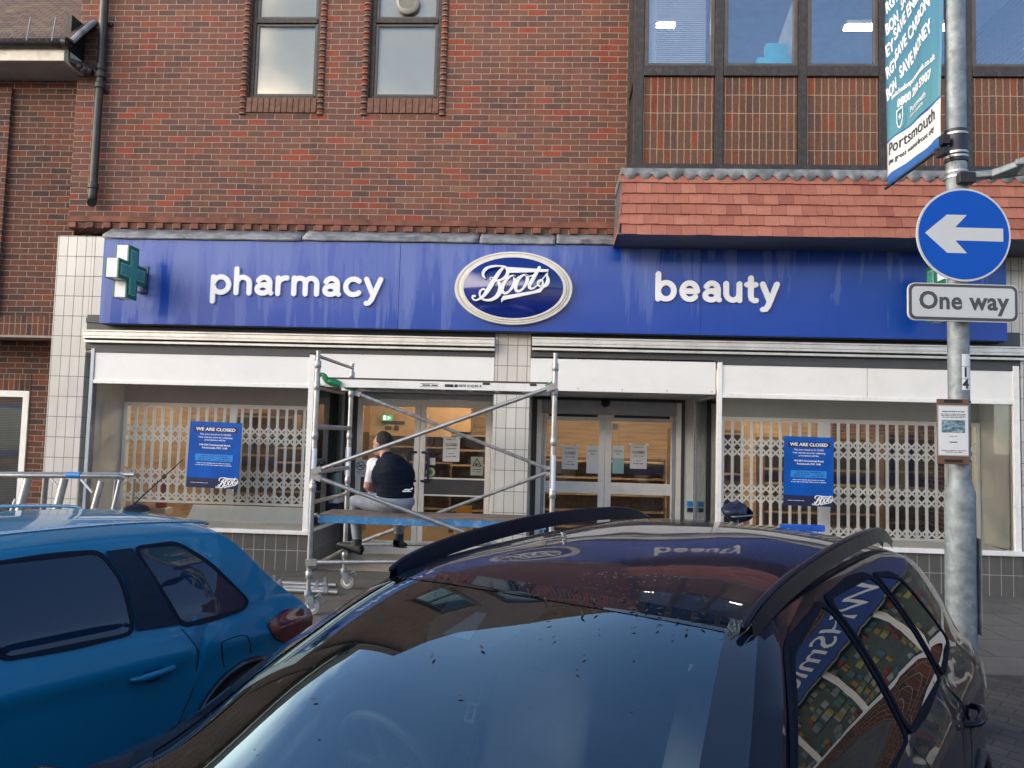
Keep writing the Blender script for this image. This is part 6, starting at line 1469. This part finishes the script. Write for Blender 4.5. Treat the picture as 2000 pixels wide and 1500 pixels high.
# ---- the dark car in front
black = dict(
 pz=[.2, .35, .55, .75, .90, .97, 1.03, 1.2, 1.35, 1.44, 1.485], py=[.88, .925, .935, .935, .925, .90, .845, .765, .68, .602, .535],
 front=1.35, rear=-1.45, kf=.28, kr=.14, nose=2.12, tail=-2.14, sill=.2,
 top=[(2.10, .62), (1.98, .82), (1.50, .93), (.98, 1.00), (.58, 1.225), (.20, 1.405), (-.25, 1.455), (-.80, 1.468), (-1.35, 1.435), (-1.72, 1.36), (-1.92, 1.12), (-2.08, .92), (-2.14, .60)],
 crown=[(.10, .0), (.14, .02), (.10, .07), (.30, .03), (.24, .04), (.16, .052), (.04, .075), (0, .08), (0, .07), (-.06, .05), (-.10, .02), (-.08, .0), (-.05, 0)],
 ws=(3, 5), wsv=.93, wheels=(1.36, -1.30), wr=.34, wy=.90, pow=3.0,
 windows=[('front_door_glass', [(.84, 1.04), (.68, 1.13), (.25, 1.36), (-.20, 1.41), (-.31, 1.045)]), ('rear_door_glass', [(-.37, 1.05), (-.27, 1.41), (-.86, 1.405), (-1.03, 1.055)]), ('quarter_glass', [(-1.09, 1.06), (-.93, 1.40), (-1.20, 1.36), (-1.46, 1.10)])],
 lines=[[(.66, 1.02), (.74, .8), (.70, .5), (.60, .24)], [(-.335, 1.02), (-.33, .8), (-.34, .5), (-.36, .24)], [(-1.06, 1.02), (-1.10, .85), (-1.0, .66), (-.90, .5), (-.88, .24)]],
 rail=[(.33, .585, 1.425), (.22, .588, 1.465), (-.05, .592, 1.508), (-.55, .596, 1.542), (-1.05, .590, 1.545), (-1.42, .58, 1.52), (-1.66, .575, 1.445)], rr=.010, railweb=[(.31, -1.6)],
 handles=[(-.13, .90), (-1.13, .915)], mirror=(1.15, .80), taillamp=[(-1.80, .93), (-2.06, .94), (-2.09, .80), (-1.95, .80)], headlamp=[(1.55, .80), (1.98, .74), (2.02, .64), (1.75, .66)],
 tailglass=(9.1, 10.4), cabin=dict(dash=.95, back=-1.5, dz=.96, s1=.05),
 paint=paint('black_paintwork', (.005, .006, .014), coat=.75, drops=True, rough=.3, spec=.05), glass=darkglass('dark_tinted_glass', (.004, .008, .008)), wsmat=glass('windscreen_glass', tint=(.70, .78, .80), f0=.09, gcol=(.60, .87, 1), dust=.010),
 frit=darkglass('printed_border', (.004, .008, .016)), trim=plain('black_window_trim', (.006, .009, .018), .7, spec=.06), railmat=plain('rail_black', (.006, .008, .018), .3, spec=.16), recess=paint('recess_black', (.004, .004, .006)), lampmat=M['lens_red'], headmat=M['head'], rimmat=M['alu'], lipmat=plain('arch_plastic', (.02, .02, .022), .5))
PK = (.15, -7.04, ROADZ+.012)
bc, Yk, Tk, _b = car('parked_car', PK, R(-122.1), black, 'black crossover in the foreground with arched roof rails and sky mirrored in its windscreen', 'parked cars')
for s_ in (-1, 1):
    q = MB(); a_, b_ = Vector((-.30, s_*.60, 1.25)), Vector((.10, s_*.50, .50))
    q.obox((a_+b_)/2, (b_-a_), X3, Y3, (b_-a_).length/2, .003, .024); bo = q.build('seat_belt', M['cab_dark'], bc, local=True)
    q = MB(); c = a_.lerp(b_, .50)+Vector((.014, 0, 0)); d_ = (b_-a_).normalized(); q.obox(c-d_*.03, d_, X3, Y3, .004, .004, .024); q.obox(c+d_*.03, d_, X3, Y3, .004, .004, .019); q.obox(c-Y3*.016, d_, X3, Y3, .03, .004, .004); q.obox(c+Y3*.016, d_, X3, Y3, .03, .004, .004); q.build('belt_tongue', M['white_ink'], bo, local=True)
# ---- the blue car beside it
blue = dict(
 pz=[.2, .35, .55, .68, .785, .80, .86, .92, 1.0, 1.15, 1.27, 1.33, 1.37], py=[.84, .862, .866, .870, .888, .880, .853, .815, .79, .73, .67, .635, .585],
 front=1.55, rear=-.95, kf=.28, kr=.20, nose=2.40, tail=-1.78, sill=.2,
 top=[(2.36, .58), (2.22, .78), (1.75, .87), (1.22, .93), (.80, 1.12), (.42, 1.29), (.0, 1.335), (-.50, 1.340), (-1.0, 1.325), (-1.19, 1.275), (-1.43, 1.04), (-1.72, .82), (-1.78, .55)],
 crown=[(.10, .0), (.14, .02), (.10, .06), (.28, .03), (.22, .04), (.16, .05), (.04, .07), (0, .075), (0, .07), (-.03, .05), (-.06, .02), (-.05, 0), (-.05, 0)],
 ws=(3, 5), wsv=.86, wheels=(1.45, -1.20), wr=.31, wy=.88, pow=3.0,
 windows=[('front_door_glass', [(1.0, .945), (.84, 1.03), (.46, 1.245), (.17, 1.285), (.12, .93)]), ('rear_door_glass', [(.05, .93), (.10, 1.285), (-.43, 1.283), (-.50, 1.15), (-.52, .925)]), ('quarter_glass', [(-.79, .915), (-.62, 1.285), (-.86, 1.28), (-1.0, 1.17), (-1.21, .965), (-1.17, .925)])],
 panels=[],
 wround=.05, trimw=.02,
 lines=[[(.9, .9), (1.0, .7), (.95, .5), (.85, .24)], [(.085, .9), (.09, .7), (.08, .5), (.06, .24)], [(-.775, .895), (-.84, .78), (-.84, .62), (-.78, .48), (-.70, .35)], [(-1.02, .66), (-.98, .78), (-1.02, .80), (-1.13, .80), (-1.17, .76), (-1.20, .69)]],
 rail=[(.50, .60, 1.355), (.38, .602, 1.385), (-.1, .606, 1.405), (-.6, .604, 1.405), (-.98, .598, 1.385), (-1.10, .59, 1.362)], rr=.013,
 handles=[(.24, .775), (-.60, .735)], mirror=(.92, .90), taillamp=[(-1.30, .825), (-1.46, .87), (-1.72, .83), (-1.74, .70), (-1.52, .665), (-1.36, .74)], headlamp=[(1.8, .76), (2.24, .70), (2.28, .60), (2.0, .62)],
 tailglass=(9.1, 10.2), cabin=dict(dash=1.2, back=-1.2, dz=.90, s1=.3),
 paint=paint('blue_metallic_paint', (.0, .185, .34), coat=.85, metal=.0, rough=.45, spec=.2), glass=darkglass('privacy_glass', (.010, .024, .055), spec=.5), wsmat=glass('car_windscreen', tint=(.5, .6, .62), f0=.1),
 frit=darkglass('black_border', (.006, .006, .008)), trim=plain('rubber_trim', (.010, .016, .030), .65, spec=.12), railmat=plain('satin_silver_rail', (.55, .62, .68), .25, metal=.8), recess=paint('blue_recess', (.003, .07, .22), metal=.3), lampmat=M['lens_red'], headmat=M['head'], rimmat=M['alu'], lipmat=paint('gloss_arch_black', (.008, .008, .01)))
PB = (-2.9, -6.0, ROADZ+.005)
uc, Yb, Tb, _u = car('parked_car', PB, R(-118), blue, 'bright blue hatchback with silver roof rails and a whip aerial at the left', 'parked cars')
# C pillar cladding between rear door glass and quarter glass, aerial, fin
for s_ in (1, -1):
    q = MB(); pl = [(-.545, .925), (-.525, 1.16), (-.46, 1.29), (-.60, 1.29), (-.775, .915)]; cx_, cz_ = -.6, 1.08
    vs = []
    for r_ in range(9):
        f_ = r_/8
        for (x, z) in rounded(pl, .01): X_, Z_ = cx_+(x-cx_)*f_, cz_+(z-cz_)*f_; vs.append((X_, s_*(Yb(X_, Z_)+.010), Z_))
    m_ = len(rounded(pl, .01)); q.add(vs, [(r_*m_+k, r_*m_+(k+1) % m_, (r_+1)*m_+(k+1) % m_, (r_+1)*m_+k) for r_ in range(8) for k in range(m_)])
    q.build('pillar_trim', plain('gloss_black_trim', (.014, .025, .05), .6, spec=.15, dirt=(.03, .04, .06), dscale=30), uc, smooth=True, local=True)
q = MB(); c = Vector(Tb(8*8.2, 0)); q.grid(lambda i, j: (c.x-.09*math.cos(PI*i)+.0, .045*math.sin(PI*i)*math.cos(PI*j), c.z+.045*math.sin(PI*i)**.7*math.sin(PI*j)*1.0), 10, 10)
q.tube(c+Vector((.03, 0, .03)), c+Vector((-.30, 0, .30)), .005, 8, r2=.0035); q.build('aerial', plain('aerial_black', (.015, .015, .017), .45), uc, smooth='auto', local=True)
# crease along the blue flank

# wind-blown plant litter caught along the top of the windscreen and on the roof
rl = random.Random(9); q = MB()
Mk = Matrix.Translation(Vector(PK)) @ Matrix.Rotation(R(-122.1), 4, 'Z')
for k in range(230):
    i = 40+rl.gauss(0, 2.2) if k < 150 else rl.uniform(26, 62); v = rl.uniform(-.8, .8) if k > 60 else rl.uniform(.2, .85); i = max(25, min(66, i))
    p_ = Vector(Tk(i, v, .009)); e = Vector(Tk(min(i+.5, 67), v, .009)); f_ = Vector(Tk(i, v+.02, .009)); a = (e-p_).normalized(); b_ = (f_-p_).normalized(); an = rl.uniform(0, PI); d1 = a*math.cos(an)+b_*math.sin(an); d2 = b_*math.cos(an)-a*math.sin(an); L_ = rl.uniform(.003, .012)
    q.add([Mk @ (p_-d1*L_), Mk @ (p_+d2*L_*.3), Mk @ (p_+d1*L_), Mk @ (p_-d2*L_*.3)], [(0, 1, 2, 3)])
tag(q.build('plant_litter', plain('dead_leaf_bits', (.03, .022, .014), .8), None), 'tiny dark leaf bits scattered over the roof edge and windscreen of the dark car', 'leaf bits', kind='stuff')

# ================================================================= THE SEATED MAN
def seg_sdf_mesh(parts, ells, voxel=.011):
    """union of tapered limbs and ellipsoids -> one continuous skin"""
    mb = MB()
    for pts in parts: mb.sweep([p[:3] for p in pts], [p[3] for p in pts], 16)
    for pts in parts:
        for p in (pts[0], pts[-1]): ells = ells+[((p[0], p[1], p[2]), (p[3], p[3], p[3]), None)]
    for c, r_, rot in ells:
        c = Vector(c); Mx = Matrix.Rotation(rot, 3, 'Z') if rot else Matrix.Identity(3)
        mb.grid(lambda i, j: tuple(c+Mx @ Vector((r_[0]*math.sin(PI*i)*math.cos(2*PI*j), r_[1]*math.sin(PI*i)*math.sin(2*PI*j), -r_[2]*math.cos(PI*i)))), 12, 20)
    return mb
def skin(mb, name, mats, parent, cls, voxel=.011, smooth_it=6):
    me = bpy.data.meshes.new('t'); me.from_pydata(mb.v, [], mb.f)
    bm = bmesh.new(); bm.from_mesh(me); bmesh.ops.remove_doubles(bm, verts=bm.verts, dist=1e-5); bmesh.ops.recalc_face_normals(bm, faces=bm.faces); bm.to_mesh(me); bm.free()
    o = bpy.data.objects.new('t', me); COL.objects.link(o)
    r_ = o.modifiers.new('r', 'REMESH'); r_.mode = 'VOXEL'; r_.voxel_size = voxel
    s_ = o.modifiers.new('s', 'SMOOTH'); s_.iterations = smooth_it; s_.factor = .5
    dg = bpy.context.evaluated_depsgraph_get(); dg.update(); m2 = bpy.data.meshes.new_from_object(o.evaluated_get(dg)); bpy.data.objects.remove(o)
    off = wloc(parent); m2.materials.clear()
    for mm in mats: m2.materials.append(mm)
    for p in m2.polygons: p.material_index = cls(Vector(p.center)); p.use_smooth = True
    for v in m2.vertices: v.co -= off
    m2.name = name; ob_ = bpy.data.objects.new(name, m2); return link(ob_, parent)
PYm = LY1-.02                       # he sits on the far edge of the board, legs over the back
hipL = Vector((aX(755, 980, PYm-.12), PYm-.08, lz+.085)); hipR = Vector((aX(782, 980, PYm-.1), PYm-.10, lz+.085))
pel = (hipL+hipR)/2+Vector((.01, -.02, .03))
kneeL = Vector((aX(692, 985, PYm+.06), PYm+.10, lz+.075)); ankL = Vector((aX(697, 1058, PYm+.12), PYm+.13, aZ(697, 1058, PYm+.12)))
kneeR = Vector((aX(778, 1000, PYm+.3), PYm+.30, lz+.03)); ankR = Vector((aX(779, 1048, PYm+.36), PYm+.36, aZ(779, 1046, PYm+.36)))
neck = Vector((aX(757, 893, PYm-.06), PYm-.02, aZ(757, 893, PYm-.06))); chest = (neck*.62+pel*.38)+Vector((.035, -.05, 0)); waist = pel*.75+chest*.25
shL = Vector((aX(728, 905, PYm-.05), PYm-.01, aZ(728, 908, PYm-.05))); shR = Vector((aX(786, 910, PYm-.05), PYm-.07, aZ(792, 914, PYm-.05)))
headc = Vector((aX(745, 868, PYm), PYm+.03, aZ(745, 869, PYm)))
elL = Vector((aX(718, 950, PYm-.02), PYm-.02, aZ(718, 950, PYm-.02))); wrL = Vector((aX(731, 978, PYm+.05), PYm+.10, lz+.155))
elR = shR+Vector((-.02, .17, -.25)); wrR = Vector((hipL.x-.12, PYm+.12, lz+.20))
man = thing('person', (pel.x, pel.y, lz), 'man in navy body warmer and grey jeans sitting on the scaffold board, back turned', 'person')
V4 = lambda p, r_: (p.x, p.y, p.z, r_)
fwd = Vector((-.86, .5, 0)).normalized()        # facing left and a little away
parts = [[V4(pel, .135), V4(waist, .13), V4(chest, .145), V4(neck+Vector((0, 0, -.06)), .09)], [V4(neck+Vector((.0, 0, -.05)), .058), V4(headc+Vector((.01, 0, -.03)), .055)],
 [V4(shL, .062), V4(shL.lerp(elL, .5), .052), V4(elL, .043), V4(elL.lerp(wrL, .5), .04), V4(wrL, .028)], [V4(shR, .065), V4(elR, .043), V4(wrR, .028)],
 [V4(chest, .12), V4(shL, .07)], [V4(chest, .13), V4(shR, .075)],
 [V4(hipL, .105), V4(hipL.lerp(kneeL, .5), .092), V4(kneeL, .072), V4(kneeL.lerp(ankL, .4), .062), V4(ankL, .045)],
 [V4(hipR, .105), V4(hipR.lerp(kneeR, .6), .09), V4(kneeR, .07), V4(kneeR.lerp(ankR, .4), .06), V4(ankR, .045)]]
hR = Matrix.Rotation(math.atan2(fwd.y, fwd.x), 3, 'Z'); ha = math.atan2(fwd.y, fwd.x)
def hp(f, s_, u_): d = hR @ Vector((f, s_, u_)); return headc+d
ells = [(tuple(hp(-.01, 0, .025)), (.098, .077, .098), ha), (tuple(hp(.035, 0, -.035)), (.062, .058, .075), ha), (tuple(hp(.098, 0, -.012)), (.022, .012, .022), ha), (tuple(hp(.085, 0, -.075)), (.022, .03, .018), ha), (tuple(hp(.088, 0, -.048)), (.014, .026, .008), ha),
 (tuple(hp(-.005, .078, -.005)), (.018, .010, .032), ha), (tuple(hp(-.005, -.078, -.005)), (.018, .010, .032), ha), (tuple(hp(.082, .028, .028)), (.018, .02, .010), ha), (tuple(hp(.082, -.028, .028)), (.018, .02, .010), ha),
 (tuple(pel+Vector((0, 0, -.01))), (.20, .15, .11), 0)]
# hand on the thigh: palm, four fingers and thumb
hd = Vector((-.45, .85, -.12)).normalized(); hs = hd.cross(Z3).normalized()
parts.append([V4(wrL, .028), V4(wrL+hd*.05, .032), V4(wrL+hd*.085, .030)])
for k, (o_, ln) in enumerate(((-.033, .070), (-.011, .08), (.011, .076), (.032, .06))):
    a_ = wrL+hd*.085+hs*o_; parts.append([V4(a_, .010), V4(a_+hd*ln*.55+Vector((0, 0, -.004)), .009), V4(a_+hd*ln+Vector((0, 0, -.03)), .008)])
parts.append([V4(wrL+hd*.02-hs*.025, .012), V4(wrL+hd*.06-hs*.055, .010), V4(wrL+hd*.095-hs*.06, .009)])
M['skin'] = plain('skin', (.46, .25, .19), .5, var=.1, vscale=12); M['tee'] = plain('white_cotton', (.72, .74, .80), .8, var=.04); M['denim'] = plain('grey_denim', (.24, .275, .33), .85, var=.22, vscale=10, bumpd=.006, bscale=12, dirt=(.14, .165, .20), dscale=9, darkf=.4)
M['vestm'] = plain('navy_nylon', (.006, .011, .024), .75, spec=.15, var=.2); M['hairm'] = plain('dark_hair', (.016, .011, .009), .75, var=.5, vscale=60, bumpd=.004, bscale=90); M['shoe'] = plain('dark_shoe', (.025, .032, .036), .6, var=.3)
def cls(c):
    def dseg(a, b):
        t = max(0, min(1, (c-a).dot(b-a)/(b-a).length_squared)); return (c-a-(b-a)*t).length, t
    cand = []
    d, t = dseg(headc, neck); cand.append((d-.07, 0)); 
    for a, b, e in ((shL, elL, wrL), (shR, elR, wrR)):
        d, t = dseg(a, b); cand.append((d-.05, 1 if t < .80 else 0)); d, t = dseg(b, e); cand.append((d-.035, 0))
    d, t = dseg(wrL, wrL+hd*.17); cand.append((d-.035, 0))
    for a, b, e in ((hipL, kneeL, ankL), (hipR, kneeR, ankR)):
        d, t = dseg(a, b); cand.append((d-.09, 2)); d, t = dseg(b, e); cand.append((d-.06, 2))
    d, t = dseg(pel, chest); cand.append((d-.15, 2 if c.z < lz+.15 else 1)); d, t = dseg(chest, neck+Vector((0, 0, -.06))); cand.append((d-.10, 1))
    return min(cand)[1]
sk_ = seg_sdf_mesh(parts, ells); skin(sk_, 'body', [M['skin'], M['tee'], M['denim']], man, cls, voxel=.0085, smooth_it=4)
# body warmer: a quilted shell over the trunk
vp = []
nb_ = 30
zlo, zhi = lz+.135, neck.z+.005
vm = MB(); mw = seg_sdf_mesh([[V4(pel+Vector((0, 0, .10)), .15), V4(waist+Vector((0, 0, .04)), .155), V4(chest+Vector((0, -.01, 0)), .175), V4(chest.lerp(neck, .6), .13), V4(neck+Vector((.0, -.01, -.015)), .072)], [V4(chest+Vector((0, 0, .04)), .15), V4(shL+Vector((.035, 0, -.01)), .070)], [V4(chest+Vector((0, 0, .04)), .15), V4(shR+Vector((-.0, 0, -.01)), .088)], [V4(shR+Vector((.0, 0, -.02)), .085), V4(waist+Vector((.03, 0, .04)), .11)]], [(tuple(pel+Vector((.01, 0, .13))), (.18, .15, .07), 0), (tuple(waist+Vector((.01, 0, .02))), (.185, .15, .16), 0), (tuple(chest+Vector((.0, 0, -.02))), (.215, .155, .18), 0)])
vo = skin(mw, 'body_warmer', [M['vestm']], man, lambda c: 0, voxel=.009, smooth_it=8)
for v in vo.data.vertices:      # quilting ridges
    z = v.co.z; k = .0035*abs(math.sin(z*PI/.045))**.6; n_ = v.normal.copy(); v.co += n_*k
    if v.co.z < .10: v.co.z = .10+(v.co.z-.10)*.15
bk = at(797, 957, PYm-.27)
q = MB()
for (a, b) in (((-.045, -.012), (.03, -.012)), ((-.03, .003), (.04, .008)), ((0, -.01), (.045, .02))): stroke(q, [(*a, .010), (*b, .008)], 0, .004, (bk.x, pel.y-.178, bk.z), X3, Z3, -Y3)
q.build('emblem', M['white_ink'], vo)
# hair cap
hm = MB(); 
def hairpt(i, j, r_=1.0):
    th = PI*i*(.57+.02*math.sin(11*2*PI*j)); ph = 2*PI*j; d = Vector((math.sin(th)*math.cos(ph), math.sin(th)*math.sin(ph), math.cos(th)))
    lim = 1.0
    k = 1.07+.03*math.sin(9*ph+5*th)*math.sin(7*th)
    p_ = Vector((d.x*.100*k-.014, d.y*.079*k, d.z*.102*k+.028)); 
    if p_.x > 0: p_.x *= .78
    if d.x > .3 and d.z < .6: p_ *= .86
    if d.z < -.05 and d.x > -.2: p_ *= .9
    return tuple(headc+hR @ p_)
hm.grid(hairpt, 22, 40); hm.build('hair', M['hairm'], man, smooth=True)
# shoes
def shoe(ank, dirv, label=None):
    d = Vector(dirv).normalized(); s_ = d.cross(Z3).normalized(); u_ = s_.cross(d); mb = MB()
    L_ = [(-.075, .034, .055, .02), (-.05, .042, .075, .0), (0, .044, .085, 0), (.06, .045, .06, 0), (.12, .05, .045, -.003), (.17, .048, .036, -.002), (.205, .03, .022, 0)]
    prof = spl(L_, 4)
    def pt(i, j):
        k = i*(len(prof)-1); a = prof[min(int(k), len(prof)-1)]; b = prof[min(int(k)+1, len(prof)-1)]; f_ = k-int(k); x, w_, h_, z_ = [p_+(q_-p_)*f_ for p_, q_ in zip(a, b)]
        an = 2*PI*j; return tuple(ank+d*x+s_*w_*math.copysign(abs(math.cos(an))**.7, math.cos(an))+u_*(-.075+h_*.5+h_*.55*math.copysign(abs(math.sin(an))**.75, math.sin(an))))
    mb.grid(pt, 26, 24); mb.sweep([ank+Vector((0, 0, .05)), ank+u_*-.02], [.052, .05], 16)
    so_ = mb.build('shoe', M['shoe'], man, smooth=True)
    sl2 = MB(); 
    def sp(i, j): x, y, z = pt(i, j); p_ = Vector((x, y, z)); c_ = ank+d*((p_-ank).dot(d))+u_*(-.085); h = (p_-ank).dot(s_); return tuple(c_+s_*h*1.06+u_*(.006*math.sin(2*PI*j)))
    sl2.grid(sp, 26, 24); sl2.build('sole', M['black'], so_, smooth=True)
shoe(ankL+Vector((0, 0, -.02)), (-.86, .25, .22)); shoe(ankR+Vector((0, 0, -.03)), (.12, .9, -.15))

# ================================================================= ACROSS AND ALONG THE STREET (seen only in reflections)
bs = thing('bookshop', (9, 0, 0), 'brick building with a blue bookshop fascia next along the street, mirrored in the car windows', 'building')
q = MB(); bx0, bx1 = bend+.3, bend+14; BZ = 2.7
bx0 = RIGHT+.03
q.box(bx0, bx1+8, 0.0, .3, 3.15, 4.9); q.build('wall', M['brick_n'], bs)
q = MB(); q.box(bx0, bx1+8, -.18, 0, 2.05, 3.15); q.build('fascia', plain('navy_fascia', (.010, .035, .22), .4), bs)
text('WHSmith', 'lettering', M['white_ink'], bs, (bx0+2.7, -.185, 2.62), X3, Z3, .95, .01, .0, width=4.0)
q = MB()
for k in range(6): q.box(bx0+k*1.9, bx0+k*1.9+.07, -.03, .06, .5, 2.05)
q.box(bx0, bx0+9.6, -.03, .06, .4, .5); q.box(bx0, bx0+9.6, -.03, .06, 1.99, 2.05); q.build('window_frame', M['white_frame'], bs)
q = MB(); rnd = random.Random(5); cols = [(.35, .36, .34), (.25, .05, .04), (.33, .22, .05), (.06, .15, .22), (.10, .18, .13), (.22, .24, .24), (.34, .32, .12)]
for k in range(230): x = bx0+.2+rnd.random()*9; z = .55+int(rnd.random()*7)*.2; q.box(x, x+.07+rnd.random()*.11, .25-rnd.random()*.05, .27+rnd.random()*.02, z, z+.15, rnd.randrange(7))
q.build('book_display', [plain('cover_%d' % i, c_, .5) for i, c_ in enumerate(cols)], bs)
q = MB(); q.box(bx0, bx1+8, .28, .32, 0, 2.05); q.build('backing', plain('dim_green_interior', (.09, .11, .09), .6), bs)
q = MB(); q.box(bx0, bx1+8, .35, 11, 0, 8.6); q.build('rear_sun_block', M['brick_n'], bs)  # unseen solid block added behind the front to keep sun strips off the pavement
q = MB(); q.box(bx0, bx1+8, -.02, .3, 0, .39); q.build('stall_riser', M['brick_n'], bs)
# opposite terrace
M['render'] = plain('cream_render', (.22, .20, .17), .8, dirt=(.3, .28, .25), dscale=.6)
for (x0, x1, h_, mt_, lb, wn) in ((-26, -9, 6.5, M['brick_n'], 'brick terrace across the street, left part', 5), (-8.9, 3, 7.2, M['render'], 'cream rendered shop opposite the pharmacy', 4), (3.1, 18, 7.6, M['render'], 'dull rendered shop row opposite, to the right of the cream one', 4)):
    t = thing('terrace_building', ((x0+x1)/2, -24, 0), lb, 'building', 'buildings across the street')
    q = MB(); q.box(x0, x1, -32, -24, ROADZ, h_); q.build('wall', mt_, t)
    q = MB(); q.add([(x0-.2, -23.7, h_), (x1+.2, -23.7, h_), (x1+.2, -28, h_+2.4), (x0-.2, -28, h_+2.4), (x0-.2, -32.3, h_), (x1+.2, -32.3, h_)], [(0, 1, 2, 3), (3, 2, 5, 4), (0, 3, 4), (1, 5, 2)]); q.build('roof', plain('slate_roof', (.09, .09, .10), .7, var=.2), t)
    wd_ = (x1-x0)/wn
    for k in range(wn):
        xc = x0+wd_*(k+.5)
        q = MB(); q.box(xc-.65, xc+.65, -24.0, -23.93, 3.6, 5.0); w_ = q.build('window', M['white_frame'], t); q = MB(); q.box(xc-.57, xc+.57, -23.94, -23.92, 3.68, 4.92); q.build('pane', M['black'], w_)
        q = MB(); q.box(xc-wd_*.42, xc+wd_*.42, -24.0, -23.9, .2, 2.6); w_ = q.build('shop_window', M['navy'], t); q = MB(); q.box(xc-wd_*.38, xc+wd_*.38, -23.93, -23.88, .5, 2.4); q.build('pane', plain('dim_shop', (.12, .12, .11), .1), w_)
# street trees to the right, mirrored in the blue car
def leafmat():
    mt, n, l, p = nodes('leaf'); gg = n.new('ShaderNodeNewGeometry')
    l.new(ramp(n, l, gg.outputs['Random Per Island'], [(0, (.03, .05, .015)), (1, (.09, .13, .04))]), p.inputs['Base Color']); p.inputs['Roughness'].default_value = .6; return mt
lm = leafmat(); bark = plain('bark', (.09, .07, .05), .9, var=.4)
for k, (x, y, h_, lb) in enumerate(((17, -19, 5.2, 'small street tree across the road to the right'), (21, -14, 4.6, 'rounded street tree farther right along the road'), (24, -20, 6.0, 'tall street tree at the far right of the road'))):
    t = thing('street_tree', (x, y, ROADZ), lb, 'tree', 'street trees along the road'); rnd = random.Random(20+k)
    q = MB(); q.sweep([(x, y, ROADZ), (x+.05, y, h_*.3), (x-.05, y+.05, h_*.6), (x, y, h_*.9)], [.16, .12, .08, .02], 10)
    for a in range(7): an = a*2.4; q.sweep([(x, y, h_*(.35+.06*a)), (x+math.cos(an)*.7, y+math.sin(an)*.7, h_*(.5+.06*a)), (x+math.cos(an)*1.2, y+math.sin(an)*1.2, h_*(.58+.06*a))], [.06, .035, .012], 8)
    q.build('trunk', bark, t, smooth='auto')
    cr = MB(); cl = [(rnd.gauss(0, .75), rnd.gauss(0, .75), h_*.72+rnd.gauss(0, h_*.13)) for _ in range(26)]
    for _ in range(2600):
        c_ = rnd.choice(cl); p_ = Vector((x+c_[0]+rnd.gauss(0, .28), y+c_[1]+rnd.gauss(0, .28), c_[2]+rnd.gauss(0, .24))); a = Vector((rnd.gauss(0, 1), rnd.gauss(0, 1), rnd.gauss(0, 1))).normalized(); b = a.orthogonal().normalized()
        cr.add([p_-a*.07, p_+b*.04, p_+a*.07, p_-b*.04], [(0, 1, 2, 3)])
    cr.build('crown', lm, t)
